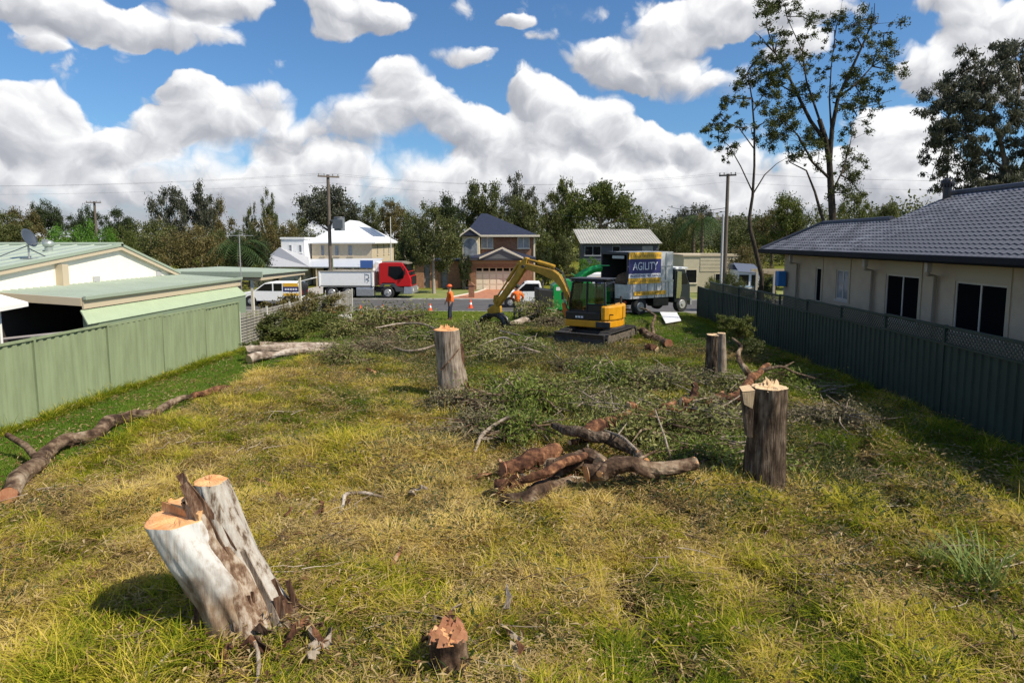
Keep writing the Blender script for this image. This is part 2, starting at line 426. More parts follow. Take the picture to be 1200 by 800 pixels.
solo('driveway', MB().add([(-7.0, 49.21, GR + .108), (-.6, 49.21, GR + .108), (.1, 59.6, GR + .108), (-4.6, 59.6, GR + .108), (-5.2, 55, GR + .108)], [(0, 1, 2, 3, 4)]).add([(-7.0, 49.21, GR + .09), (-.6, 49.21, GR + .09), (.1, 59.6, GR + .09), (-4.6, 59.6, GR + .09), (-5.2, 55, GR + .09)], [(4, 3, 2, 1, 0)]), drv, (0, 0, 0), kind='structure')
solo('driveway_edge', MB().tube([(-7.1, 49.25, GR + .11), (-5.3, 55, GR + .11), (-4.7, 59.5, GR + .11)], .10, 6), mat('pale_edging', (.50, .45, .38), .9), (0, 0, 0), kind='structure')
solo('path', MB().box(-21.5, -18.3, 49.21, 62, GR - .1, GR + .112), mat('pale_concrete', (.36, .34, .31), .9, var=.15), (0, 0, 0), kind='structure')

# ------------------------------------------------------------------ grass and litter (geometry-node instances of small tufts)
def blades(n, spread, lo, hi, wid, lean, seed, seg=3):
    g = np.random.default_rng(seed); V = []; F = []
    for _ in range(n):
        a = g.uniform(0, 2 * math.pi); r = spread * math.sqrt(g.random()); x, y = r * math.cos(a), r * math.sin(a)
        h = g.uniform(lo, hi); b = g.uniform(0, 2 * math.pi); ln = g.uniform(.2, 1) * lean * h; w_ = wid * g.uniform(.6, 1.3)
        px, py = -math.sin(b) * w_ / 2, math.cos(b) * w_ / 2; o = len(V)
        for k in range(seg):
            u = k / seg; q = 1 - u * .55
            cx, cy, cz = x + math.cos(b) * ln * u * u, y + math.sin(b) * ln * u * u, h * (u - .18 * u * u * lean)
            V += [(cx - px * q, cy - py * q, cz), (cx + px * q, cy + py * q, cz)]
        V.append((x + math.cos(b) * ln, y + math.sin(b) * ln, h * (1 - .18 * lean)))
        for k in range(seg - 1): F += [(o + 2 * k, o + 2 * k + 1, o + 2 * k + 3), (o + 2 * k, o + 2 * k + 3, o + 2 * k + 2)]
        F.append((o + 2 * seg - 2, o + 2 * seg - 1, o + 2 * seg))
    return np.array(V), np.array(F)
def litter(n, spread, L, Wd, seed, hz=.03, tilt=.5):
    g = np.random.default_rng(seed); V = []; F = []
    for _ in range(n):
        c = Vector((g.uniform(-spread, spread), g.uniform(-spread, spread), g.uniform(.3, 1) * hz)); a = g.uniform(0, 6.28); l = L * g.uniform(.6, 1.3) / 2; w_ = Wd * g.uniform(.6, 1.3) / 2
        q = Quaternion((0, 0, 1), a) @ Quaternion((0, 1, 0), g.uniform(-tilt, tilt)) @ Quaternion((1, 0, 0), g.uniform(-tilt, tilt)); o = len(V)
        V += [tuple(c + q @ Vector(p)) for p in ((-l, 0, 0), (-l * .1, -w_, .01), (l, 0, -.005), (-l * .1, w_, .01))]
        F += [(o, o + 1, o + 2), (o, o + 2, o + 3)]
    return np.array(V), np.array(F)
def instmat(name, stops, trans=.3, rough=.6, islandamt=.5):
    m = bpy.data.materials.new(name); m.use_nodes = True; t = NT(m.node_tree); t.n.clear()
    a = t.new('ShaderNodeAttribute', attribute_name='tint', attribute_type='INSTANCER').outputs['Fac']
    r = t.new('ShaderNodeNewGeometry').outputs['Random Per Island']
    f = t.math('ADD', a, t.math('MULTIPLY', t.math('SUBTRACT', r, .5), islandamt), clamp=True)
    c = t.ramp(f, stops)
    d = t.new('ShaderNodeBsdfPrincipled'); t.put(d.inputs['Base Color'], c); d.inputs['Roughness'].default_value = .85; d.inputs['Specular IOR Level'].default_value = .08
    tr = t.new('ShaderNodeBsdfTranslucent'); t.put(tr.inputs[0], c); mx = t.new('ShaderNodeMixShader'); mx.inputs[0].default_value = trans
    t.l.new(d.outputs[0], mx.inputs[1]); t.l.new(tr.outputs[0], mx.inputs[2]); o = t.new('ShaderNodeOutputMaterial'); t.l.new(mx.outputs[0], o.inputs[0])
    return m
def scatter(name, sources, mt, pts, tint, scl, label, cat='grass', tilt=.15):
    n = len(pts); me = bpy.data.meshes.new(name)
    me.vertices.add(n); me.vertices.foreach_set('co', np.asarray(pts, np.float32).ravel())
    rot = np.stack([rng.uniform(-tilt, tilt, n), rng.uniform(-tilt, tilt, n), rng.uniform(0, 6.283, n)], -1).astype(np.float32)
    a = me.attributes.new('rot', 'FLOAT_VECTOR', 'POINT'); a.data.foreach_set('vector', rot.ravel())
    a = me.attributes.new('scl', 'FLOAT', 'POINT'); a.data.foreach_set('value', np.asarray(scl, np.float32))
    a = me.attributes.new('tint', 'FLOAT', 'POINT'); a.data.foreach_set('value', np.asarray(tint, np.float32))
    a = me.attributes.new('pick', 'INT', 'POINT'); a.data.foreach_set('value', rng.integers(0, len(sources), n).astype(np.int32))
    o = link(name, me)
    g = bpy.data.node_groups.new(name, 'GeometryNodeTree')
    g.interface.new_socket('Geometry', in_out='INPUT', socket_type='NodeSocketGeometry'); g.interface.new_socket('Geometry', in_out='OUTPUT', socket_type='NodeSocketGeometry')
    gi = g.nodes.new('NodeGroupInput'); go = g.nodes.new('NodeGroupOutput'); ip = g.nodes.new('GeometryNodeInstanceOnPoints'); jn = g.nodes.new('GeometryNodeJoinGeometry')
    for k, (V, F) in enumerate(sources):
        sm = npmesh(name + '_source', V, F, mt); so = bpy.data.objects.new(name + '_source', sm)
        oi = g.nodes.new('GeometryNodeObjectInfo'); oi.inputs['Object'].default_value = so; oi.inputs['As Instance'].default_value = True
        g.links.new(oi.outputs['Geometry'], jn.inputs[0])
    def na(nm, ty):
        q = g.nodes.new('GeometryNodeInputNamedAttribute'); q.data_type = ty; q.inputs['Name'].default_value = nm
        return [s for s in q.outputs if s.enabled][0]
    g.links.new(gi.outputs[0], ip.inputs['Points']); g.links.new(jn.outputs[0], ip.inputs['Instance'])
    ip.inputs['Pick Instance'].default_value = True
    g.links.new(na('pick', 'INT'), ip.inputs['Instance Index']); g.links.new(na('scl', 'FLOAT'), ip.inputs['Scale'])
    e = g.nodes.new('FunctionNodeEulerToRotation'); g.links.new(na('rot', 'FLOAT_VECTOR'), e.inputs[0]); g.links.new(e.outputs[0], ip.inputs['Rotation'])
    g.links.new(ip.outputs[0], go.inputs[0])
    md = o.modifiers.new('scatter', 'NODES'); md.node_group = g
    return tagp(o, label, cat, kind='stuff')
def inview(x, y, mrg=.06):
    # a wedge a little wider than the picture, so that a step to the side still finds grass
    return (np.abs(x / np.maximum(y, .5) - .04) < .82 + mrg + 2.0 / np.maximum(y, 1))
def rpts(n, x0, x1, y0, y1): return rng.uniform(x0, x1, n), rng.uniform(y0, y1, n)

grass_stops = [(0, (.080, .135, .009)), (.3, (.23, .262, .016)), (.55, (.50, .445, .042)), (.8, (.64, .49, .115)), (1, (.68, .53, .21))]
gmat = instmat('grass_blades', grass_stops, .35, .6, .55)
# rough grass: near and far belts
def rough(n, x0, x1, y0, y1, smin, smax):
    x, y = rpts(n, x0, x1, y0, y1); k = inview(x, y) & (lawnmask(x, y) < .5) & (x > -10.8) & (x < 8.75)
    k &= rng.random(n) > bare(x, y) * .88
    k &= rutd(x, y) > .17
    x, y = x[k], y[k]; z = gz(x, y)
    hm = .30 + 1.45 * fbm(x, y, .9, 2)
    return np.stack([x, y, z - .01], -1), np.clip(tone(x, y) + rng.normal(0, .10, len(x)), 0, 1), rng.uniform(smin, smax, len(x)) * hm
T1 = [blades(38, .15, .08, .24, .011, 1.9, s) for s in range(6)] + [blades(24, .10, .14, .40, .009, 1.1, 20), blades(46, .18, .05, .16, .011, 2.2, 21), blades(40, .20, .06, .14, .012, 2.6, 22)]
p1, t1, s1 = rough(26000, -10.8, 8.8, 3.6, 12.5, .55, 1.1)
p2, t2, s2 = rough(26000, -10.8, 8.8, 12.5, 21, .6, 1.1)
p3, t3, s3 = rough(15000, -10.8, 8.8, 21, 32, .45, .9)
scatter('rough_grass', T1, gmat, np.concatenate([p1, p2, p3]), np.concatenate([t1, t2, t3]), np.concatenate([s1, s2, s3]), 'rough yellow-green grass in tussocks all over the cleared block')
fx_ = np.concatenate([rng.uniform(-10.92, -10.6, 900), rng.uniform(8.45, 8.82, 1300)]); fy_ = np.concatenate([rng.uniform(8, 23, 900), rng.uniform(8, 35, 1300)])
scatter('fence_weeds', T1, gmat, np.stack([fx_, fy_, gz(fx_, fy_) - .01], -1), np.clip(rng.normal(.22, .18, len(fx_)), 0, 1), rng.uniform(.5, 1.5, len(fx_)) * (.4 + fbm(fx_, fy_, .8, 2)), 'long weedy grass along the foot of both steel fences')
# flattened straw lying between the tussocks
def flat_straw(n, seed, L=.26):
    g = np.random.default_rng(seed); V = []; F = []
    for _ in range(n):
        c = Vector((g.uniform(-.2, .2), g.uniform(-.2, .2), g.uniform(.02, .09))); a = g.uniform(0, 6.28); l = L * g.uniform(.4, 1) / 2; w_ = g.uniform(.003, .007)
        d = Vector((math.cos(a), math.sin(a), g.uniform(-.25, .3))); p = Vector((-d.y, d.x, 0)) * w_; o = len(V)
        V += [tuple(c - d * l - p), tuple(c - d * l + p), tuple(c + d * l + p * .4 + Vector((0, 0, -.02))), tuple(c + d * l - p * .4 + Vector((0, 0, -.02)))]
        F += [(o, o + 1, o + 2), (o, o + 2, o + 3)]
    return np.array(V), np.array(F)
x, y = rpts(16000, -9, 8.7, 3.6, 24); k = inview(x, y) & (lawnmask(x, y) < .5) & (rng.random(len(x)) < .35 + .7 * tone(x, y)); x, y = x[k], y[k]
scatter('dry_straw', [flat_straw(26, s) for s in range(40, 44)], instmat('straw', [(0, (.16, .11, .045)), (.5, (.36, .26, .10)), (1, (.52, .40, .19))], .25), np.stack([x, y, gz(x, y) + .02], -1), rng.random(len(x)), rng.uniform(.6, 1.2, len(x)), 'dry straw lying flat between the tussocks', 'straw', .1)
# mown lawn
def lawn(n, x0, x1, y0, y1, s0, s1):
    x, y = rpts(n, x0, x1, y0, y1); k = inview(x, y, .2) & (lawnmask(x, y) >= .5) & (x > -10.9) & (x < 8.75); x, y = x[k], y[k]
    return np.stack([x, y, gz(x, y) - .01], -1), np.clip(tone(x, y) * .8 + .08 + rng.normal(0, .07, len(x)), 0, 1), rng.uniform(s0, s1, len(x))
T2 = [blades(50, .16, .03, .085, .007, .7, s) for s in (60, 61, 62)]
q = [lawn(14000, -10.9, -7, 5, 24, .8, 1.2), lawn(16000, -11, 8.8, 21, 40, 1.0, 1.9)]
lmat = instmat('lawn_blades', [(0, (.10, .19, .022)), (.3, (.16, .245, .032)), (.6, (.29, .31, .065)), (1, (.46, .38, .16))], .3, .6, .4)
scatter('mown_lawn', T2, lmat, *[np.concatenate([a[i] for a in q]) for i in range(3)], 'short green lawn along the fence and beyond the cleared block')
# fallen leaves and bark chips
x, y = rpts(15000, -10.8, 8.8, 4, 32); k = inview(x, y) & (rng.random(len(x)) < .14 + .6 * bare(x, y) + .3 * (x < -8) + .5 * np.exp(-((x - 2) / 4) ** 2 - ((y - 16) / 6) ** 2)); x, y = x[k], y[k]
scatter('fallen_leaves', [litter(8, .28, .085, .020, s) for s in (80, 81, 82)], instmat('leaf_litter', [(0, (.10, .055, .028)), (.35, (.24, .14, .065)), (.6, (.32, .22, .09)), (.85, (.40, .30, .15)), (1, (.48, .38, .22))], .15, .7, .9),
        np.stack([x, y, gz(x, y) + .03 + .10 * (lawnmask(x, y) < .5)], -1), rng.random(len(x)), rng.uniform(.6, 1.4, len(x)), 'fallen leaves and bark chips scattered over the block', 'leaf litter', .2)
# green and grey-green eucalypt leaves strewn where the crowns came down
def strew(x, y):
    d = np.exp(-(((x - 2.0) / 4.2) ** 2 + ((y - 15.0) / 4.6) ** 2)) + .8 * np.exp(-(((x + 1.5) / 4.5) ** 2 + ((y - 24) / 4.5) ** 2)) + .35 * np.exp(-(((x - 5) / 1.8) ** 2 + ((y - 11) / 4) ** 2))
    return d * (.35 + 1.3 * sst(fbm(x, y, 1.6, 2), .40, .62)) + .10 * sst(fbm(x, y, 1.2, 6), .55, .65)
x, y = rpts(60000, -8.5, 8.6, 5, 33); k = inview(x, y) & (rng.random(len(x)) < strew(x, y) * .75); x, y = x[k], y[k]
scatter('strewn_foliage', [litter(18, .24, .085, .020, s, .20, 1.2) for s in (90, 91, 92, 93)], instmat('strewn_leaves', [(0, (.045, .072, .024)), (.4, (.085, .115, .045)), (.7, (.16, .175, .06)), (.92, (.24, .22, .11)), (1, (.34, .31, .20))], .25, .5, .9),
        np.stack([x, y, gz(x, y)], -1), rng.random(len(x)) * .85, rng.uniform(.6, 1.15, len(x)), 'eucalypt leaves and sprigs strewn thickly over the middle of the block', 'foliage', .3)
# twigs
def twigs(n, seed, L=.5):
    g = random.Random(seed); m = MB()
    for _ in range(n):
        p = Vector((g.uniform(-.3, .3), g.uniform(-.3, .3), g.uniform(.03, .12))); a = g.uniform(0, 6.28); pts = [p]
        for k in range(3): a += g.uniform(-.4, .4); p = p + Vector((math.cos(a), math.sin(a), g.uniform(-.2, .25))) * L / 3 * g.uniform(.6, 1.2); pts.append(p)
        m.tube(pts, [.009, .007, .005, .003], 4, False, False, rnd=g)
    F = [f for f in m.f]; return np.array(m.v), np.array(F)
x, y = rpts(3600, -8.3, 8.6, 4.5, 32); k = inview(x, y) & (rng.random(len(x)) < .05 + .9 * strew(x, y) + .3 * bare(x, y)); x, y = x[k], y[k]
scatter('twig_litter', [twigs(5, s) for s in (100, 101, 102)], instmat('twig_bark', [(0, (.07, .045, .03)), (.6, (.17, .12, .085)), (1, (.38, .32, .25))], 0, .85, .5), np.stack([x, y, gz(x, y) + .02], -1), rng.random(len(x)), rng.uniform(.4, 1.1, len(x)), 'broken twigs scattered through the grass', 'twigs', .15)

# ================================================================== FENCES
fgreen = mat('light_green_steel', (.235, .285, .165), .6, var=.12, scale=1.3, bump=.05, spec=.25, stretch=(3, 3, .6), detail=8)
dgreen = mat('dark_green_steel', (.026, .042, .034), .55, var=.12, scale=2, spec=.3)
def panel_mesh(L, H, mt, name='panel', wave=.24, dep=.032):
    """trapezoid-ribbed sheet along +y, x = 0"""
    m = MB(); pts = []; t = 0
    while t < L - 1e-6:
        for u, d in ((0, 0), (.42, 0), (.5, 1), (.92, 1)):
            if t + u * wave < L: pts.append((t + u * wave, d * dep))
        t += wave
    pts.append((L, 0)); vs = []
    for (yy, xx) in pts: vs += [(xx, yy, 0), (xx, yy, H)]
    m.add(vs, [(2 * i, 2 * i + 2, 2 * i + 3, 2 * i + 1) for i in range(len(pts) - 1)])
    me = m.mesh(name, mt); return me
def solidify(o, th):
    s = o.modifiers.new('thickness', 'SOLIDIFY'); s.thickness = th; s.offset = 0
LF = thing('colour_steel_fence', 'light green ribbed steel fence along the left side of the block', 'fence', (-11, 3.8, 0))
nL = 8; pl = 2.4; pm = panel_mesh(pl - .06, 1.72, fgreen)
pm_post = MB().box(-.035, .035, -.03, .03, -.05, 1.82).mesh('post', fgreen)
pm_rt = MB().box(-.028, .042, 0, pl - .06, 0, .05).mesh('rail', fgreen)
for i in range(nL + 1):
    yy = i * pl
    link('post', pm_post, LF, (0, yy, gbase(3.8 + yy)))
    if i < nL:
        zb = float(gbase(3.8 + yy + 1.2)) + .05
        p = link('panel', pm, LF, (0, yy + .03, zb + random.uniform(-.012, .008)), (random.uniform(-.003, .003), random.uniform(-.014, .014), 0)); solidify(p, .004)
        link('rail', pm_rt, LF, (0, yy + .03, zb + 1.70)); link('rail', pm_rt, LF, (0, yy + .03, zb - .02))
LF_END = 3.8 + nL * pl
RFX = 8.9
RF = thing('colour_steel_fence', 'dark green steel fence with lattice top along the right side', 'fence', (RFX, 7.0, 0))
nR = 12; pm = panel_mesh(2.4 - .06, 1.62, dgreen)
pm_post = MB().box(-.035, .035, -.03, .03, -.05, 2.08).mesh('post', dgreen); pm_rt = MB().box(-.04, .036, 0, 2.34, 0, .05).mesh('rail', dgreen)
latt = MB(); hh = .32
for sgn, xo in ((1, .006), (-1, -.006)):
    k = -hh
    while k < 2.34:
        a, bb = max(k, 0), min(k + hh, 2.34)
        if bb > a:
            za = (a - k) if sgn > 0 else hh - (a - k); zb = (bb - k) if sgn > 0 else hh - (bb - k)
            latt.add([(xo - .003, a, za - .022), (xo + .003, a, za - .022), (xo + .003, bb, zb - .022), (xo - .003, bb, zb - .022), (xo - .003, a, za + .022), (xo + .003, a, za + .022), (xo + .003, bb, zb + .022), (xo - .003, bb, zb + .022)],
                     [(0, 1, 2, 3), (4, 7, 6, 5), (0, 4, 5, 1), (3, 2, 6, 7), (0, 3, 7, 4), (1, 5, 6, 2)])
        k += .105
lm = latt.mesh('lattice', mat('lattice_green', (.032, .045, .036), .6))
for i in range(nR + 1):
    yy = i * 2.4; lat = i < 11
    link('post', pm_post if lat else MB().box(-.035, .035, -.03, .03, -.05, 1.72).mesh('post', dgreen), RF, (0, yy, gbase(7.0 + yy)))
    if i < nR:
        zb = float(gbase(7.0 + yy + 1.2)) + .05
        p = link('panel', pm, RF, (0, yy + .03, zb + random.uniform(-.012, .012)), (random.uniform(-.003, .003), random.uniform(-.014, .014), 0)); solidify(p, .004)
        link('rail', pm_rt, RF, (0, yy + .03, zb - .02)); link('rail', pm_rt, RF, (0, yy + .03, zb + 1.60))
        if lat: link('lattice', lm, RF, (0, yy + .03, zb + 1.65)); link('rail', pm_rt, RF, (0, yy + .03, zb + 1.97))
# louvre fence carrying on towards the street
wh = mat('weathered_white_timber', (.25, .235, .20), .85, var=.35, scale=4)
LV = thing('slatted_fence', 'low weathered white slatted fence with shrubs running to the street', 'fence', (-11, LF_END + .05, 0))
nb = 6; slat = MB().box(-.01, .012, 0, 2.34, 0, .075).mesh('slat', wh); po = MB().box(-.03, .03, -.03, .03, -.3, 1.42).mesh('post', mat('white_post', (.62, .62, .58), .6))
for i in range(nb + 1):
    yy = i * 2.4; zb = float(gbase(LF_END + yy)); link('post', po, LV, (0, yy, zb))
    if i < nb:
        for k in range(12): link('slat', slat, LV, (0.0, yy + .03, zb + .03 + k * .112))

# ================================================================== HOUSE parts helpers
def gable_pts(x0, x1, ze, zr): return [(x0, ze), (x1, ze), ((x0 + x1) / 2, zr)]
win_glass = mat('dark_glass', (.010, .011, .013), .03, spec=.30)
house_glass = mat('black_window_glass', (.008, .008, .009), .45, spec=.0)
cur_glass = mat('curtained_glass', (.22, .24, .27), .2, spec=.7, var=.25, scale=3)
def window(parent, c, w_, h, axis, fm, gm_=win_glass, panes=2, out=-1, th=.05, sill=True):
    """window on a wall; axis 'x': wall runs along x and faces out*y; axis 'y': wall runs along y and faces out*x"""
    def B(u0, u1, z0, z1, d0, d1):
        m = MB(); a, b_ = sorted((d0 * out, d1 * out))
        return (m.box(c[0] + u0, c[0] + u1, c[1] + a, c[1] + b_, c[2] + z0, c[2] + z1) if axis == 'x' else m.box(c[0] + a, c[0] + b_, c[1] + u0, c[1] + u1, c[2] + z0, c[2] + z1))
    f = th; m = B(-w_ / 2, w_ / 2, h - f, h, -.02, .03)
    for args in ((-w_ / 2, w_ / 2, 0, f), (-w_ / 2, -w_ / 2 + f, f, h - f), (w_ / 2 - f, w_ / 2, f, h - f)):
        k = B(*args, -.02, .03); m.add(k.v, k.f)
    for i in range(1, panes): u = -w_ / 2 + w_ * i / panes; k = B(u - f / 2, u + f / 2, f, h - f, -.02, .025); m.add(k.v, k.f)
    wn = part('window', m, fm, parent)
    for i in range(panes):
        u0 = -w_ / 2 + f + (w_ - 2 * f) * i / panes; u1 = -w_ / 2 + f + (w_ - 2 * f) * (i + 1) / panes
        part('pane', B(u0, u1, f, h - f, -.01, .008), gm_, wn)
    if sill: part('sill', B(-w_ / 2 - .06, w_ / 2 + .06, -.07, -.002, -.02, .08), fm, wn)
    return wn
def ribbed(m, a, b_, c, d, nrib, h=.03):
    """sheet roof quad a-b (eave) c-d (ridge, c above b) with standing ribs running up the slope"""
    a, b_, c, d = map(Vector, (a, b_, c, d)); n = (b_ - a).cross(d - a).normalized()
    if n.z < 0: n = -n
    m.add([a, b_, c, d, a - n * .03, b_ - n * .03, c - n * .03, d - n * .03], [(0, 1, 2, 3), (7, 6, 5, 4), (0, 4, 5, 1), (1, 5, 6, 2), (2, 6, 7, 3), (3, 7, 4, 0)])
    for i in range(nrib):
        u = (i + .5) / nrib; p = a.lerp(b_, u); q_ = d.lerp(c, u); w_ = (b_ - a).normalized() * .022
        m.add([p - w_, p + w_, q_ + w_, q_ - w_, p - w_ * .5 + n * h, p + w_ * .5 + n * h, q_ + w_ * .5 + n * h, q_ - w_ * .5 + n * h], [(4, 5, 6, 7), (0, 1, 5, 4), (1, 2, 6, 5), (2, 3, 7, 6), (3, 0, 4, 7)])
    return m

# ------------------------------------------------------------------ RIGHT HOUSE: blue-grey tiled roof
cream = mat('pale_render', (.44, .35, .245), .9, var=.06, scale=2, bump=.1, bscale=60)
beige = mat('beige_lining', (.42, .35, .24), .8)
gut = mat('navy_gutter', (.010, .011, .016), .7, spec=.2)
tile_m = mat('blue_grey_tile', (.118, .125, .150), .5, var=.38, scale=1.6, bump=.3, bscale=30, detail=10, island=.14)
frame_m = mat('cream_window_frame', (.48, .44, .38), .5)
RH = thing('tiled_house', 'pale rendered house with blue-grey tiled roof behind the dark green fence', 'house', (10.6, 6, 0))
HX, HY = 10.6, 6.0
def L(x, y, z): return (x - HX, y - HY, z)
GZR = -.1
wins = [(15.75, 1.85, 1.62, 1.27, 2), (19.05, 1.75, 1.55, 1.36, 2), (22.7, .95, 1.85, 1.05, 2), (24.6, .55, 1.6, 1.3, 1)]  # y centre, width, sill z, height
wall = MB(); y0, y1, zt = 6.0, 28.0, 3.42
cuts = sorted([(c - w_ / 2, c + w_ / 2, s_, s_ + h) for c, w_, s_, h, _n in wins]); yy = y0
for a, bb, s_, tp in cuts:
    wall.box(0, .22, yy - HY, a - HY, GZR, zt); wall.box(0, .22, a - HY, bb - HY, GZR, s_); wall.box(0, .22, a - HY, bb - HY, tp, zt); yy = bb
wall.box(0, .22, yy - HY, y1 - HY, GZR, zt)
wall.box(.22, 8.4, y1 - HY - .22, y1 - HY, GZR, zt); wall.box(.22, 8.4, 0, .22, GZR, zt); wall.box(8.4, 8.62, 0, y1 - HY, GZR, zt)
part('wall', wall, cream, RH)
for i, (c, w_, s_, h, _n) in enumerate(wins):
    m = MB().box(-.03, .19, c - w_ / 2 - .12 - HY, c - w_ / 2 - .002 - HY, s_ - .1, zt) if i != 9 else MB()
    m.box(-.028, -.002, c - w_ / 2 - HY + .001, c + w_ / 2 - HY, s_ + h + .002, zt - .01)
    part('lining', m, beige, RH)
    window(RH, (0.06, c - HY, s_), w_, h, 'y', frame_m, cur_glass if i == 2 else house_glass, 2 if i < 3 else 1, -1)
for c, lab in ((20.55, None), (17.35, None), (26.4, None)):
    m = MB().tube([(-.5, c - .35 - HY, 3.3), (-.5, c - .35 - HY, 3.02), (-.09, c - HY, 2.98), (-.09, c - HY, 0)], .05, 8, True)
    m.box(-.56, -.44, c - .41 - HY, c - .29 - HY, 3.1, 3.36)
    part('downpipe', m, mat('beige_pipe', (.38, .33, .27), .5), RH)
part('fascia', MB().box(-.66, -.62, y0 - .8 - HY, y1 + .7 - HY, 3.34, 3.5).box(-.62, 0, y0 - .8 - HY, y1 + .6 - HY, 3.42, 3.44), gut, RH)
part('gutter', MB().prism([(-.80, 3.40), (-.80, 3.53), (-.78, 3.55), (-.67, 3.55), (-.67, 3.36), (-.76, 3.36)], y0 - .9 - HY, y1 + 1.0 - HY, 'y').box(-.8, 2.0, y1 + .88 - HY, y1 + 1.0 - HY, 3.38, 3.54), gut, RH, .008)
SL = .45; ex, ez = -.68, 3.52
def slope_z(x): return ez + SL * (x - ex)     # x local
r1x, r2x = 12.42 - HX, 14.3 - HX
# underlay roof planes a little below the tiles
ya, yb, ym = y0 - .8 - HY, y1 + .95 - HY, 23.1 - HY
under = MB(); dz = -.06
under.add([(ex, ya, slope_z(ex) + dz), (ex, yb, slope_z(ex) + dz), (r1x, yb - .35, slope_z(r1x) + dz), (r1x, ym, slope_z(r1x) + dz), (r2x, ym, slope_z(r2x) + dz), (r2x, ya, slope_z(r2x) + dz)], [(0, 1, 2, 3, 4, 5)])
under.add([(ex, yb, slope_z(ex) + dz), (2 * r1x - ex, yb, slope_z(ex) + dz), (r1x, yb - .35, slope_z(r1x) + dz)], [(0, 1, 2)])
under.add([(r1x, yb - .35, slope_z(r1x) + dz), (2 * r1x - ex, yb, slope_z(ex) + dz), (2 * r1x - ex, ym, slope_z(ex) + dz), (r1x, ym, slope_z(r1x) + dz)], [(0, 1, 2, 3)])
under.add([(r2x, ya, slope_z(r2x) + dz), (r2x, ym, slope_z(r2x) + dz), (2 * r2x - ex, ym, slope_z(ex) + dz), (2 * r2x - ex, ya, slope_z(ex) + dz)], [(0, 1, 2, 3)])
under.add([(ex + .6, ym, slope_z(ex + .6) + dz), (r2x, ym, slope_z(r2x) + dz), (2 * r2x - ex, ym, slope_z(ex) + dz)], [(0, 1, 2)])
roof = part('roof', under, tile_m, RH)
TW, TL, TN = .225, .25, 4
tv = []; tf = []
prof = [(u / TN * TW, .020 * math.sin(u / TN * 2 * math.pi) + .012) for u in range(TN + 1)]
for row, (sx, dzz) in enumerate(((0, .020), (TL * 1.06, -.004))):
    for (u, h) in prof: tv.append((sx, u, h + dzz))
n = TN + 1
for k in range(TN): tf.append((k, k + n, k + n + 1, k + 1))
for (u, h) in prof: tv.append((0, u, h + .004))
for k in range(TN): tf.append((k + 1, 2 * n + k + 1, 2 * n + k, k))
tm = MB().add(tv, tf, False)
ang = math.atan(SL); tmesh = tm.mesh('tile', tile_m)
tiles = []
row = 0
while True:
    xr = ex - .02 + row * TL * math.cos(ang)
    if xr + TL * .5 > r2x: break
    yend = ym if xr > r1x - .15 else min(yb - max(0, (xr - ex)) * .15, yb)
    k = 0
    while ya + (k + 1) * TW < yend:
        tiles.append((xr, ya + k * TW, slope_z(xr) - .01)); k += 1
    row += 1
def tdist(p):
    w_ = Vector((p[0] + HX, p[1] + HY, p[2] - CAM_Z)); px, py = proj((p[0] + HX, p[1] + HY, p[2]))
    return w_.length + (1000 if px > 1215 or p[1] + HY < 8 else 0)
tiles.sort(key=tdist)
for p in tiles[:300]:
    o = link('tile', tmesh, roof, p); o.rotation_euler = (0, -ang, 0)
rest = MB()
for p in tiles[300:]:
    rest.M = Matrix.Translation(p) @ Matrix.Rotation(-ang, 4, 'Y'); rest.add(tm.v, tm.f)
rest.M = None
part('tile_courses', rest, tile_m, roof, kind='stuff')
rc = MB(); rc.tube([(r2x, ya, slope_z(r2x) + .03), (r2x, ym, slope_z(r2x) + .03)], .11, 8); rc.tube([(r1x, ym + .05, slope_z(r1x) + .02), (r1x, yb - .35, slope_z(r1x) + .02), (ex, yb, slope_z(ex) + .02)], .10, 8)
part('ridge_capping', rc, mat('dark_capping', (.045, .05, .068), .5), roof)
vy = 22.7 - HY; vx = 13.95 - HX
m = MB().cyl((vx, vy, slope_z(vx) - .1), (vx, vy, slope_z(vx) + .38), .13, .13, 14); m.ball((vx, vy, slope_z(vx) + .52), .21, .21, .17, 14, 8)
for k in range(14): a = k * math.pi / 7; m.box(vx + .19 * math.cos(a) - .012, vx + .19 * math.cos(a) + .012, vy + .19 * math.sin(a) - .012, vy + .19 * math.sin(a) + .012, slope_z(vx) + .38, slope_z(vx) + .62)
part('roof_vent', m, mat('black_vent', (.012, .013, .018), .4), roof)
# pergola and blue bin at the far corner
PG = thing('pergola', 'cream post pergola beside the far corner of the tiled house', 'pergola', (11.1, 30.5, -.25))
for (x_, y_) in ((0, 0), (1.6, 0), (0, 2.4), (1.6, 2.4)): part('post', MB().box(x_ - .05, x_ + .05, y_ - .05, y_ + .05, 0, 2.6), frame_m, PG)
for k in range(5): part('rafter', MB().box(-.3, 1.9, k * .6 - .03, k * .6 + .03, 2.6, 2.74), beige, PG)
m = MB().box(-.17, .17, -.2, .2, -.32, .32); solo('hose_cabinet', MB().add([(x_ + 10.35, y_ + 27.7, z_ + 2.3) for x_, y_, z_ in m.v], m.f), mat('blue_plastic', (.02, .16, .42), .4), (10.35, 27.7, 1.98), 'blue box fixed to the far end of the tiled house', 'box', bevel=.03)

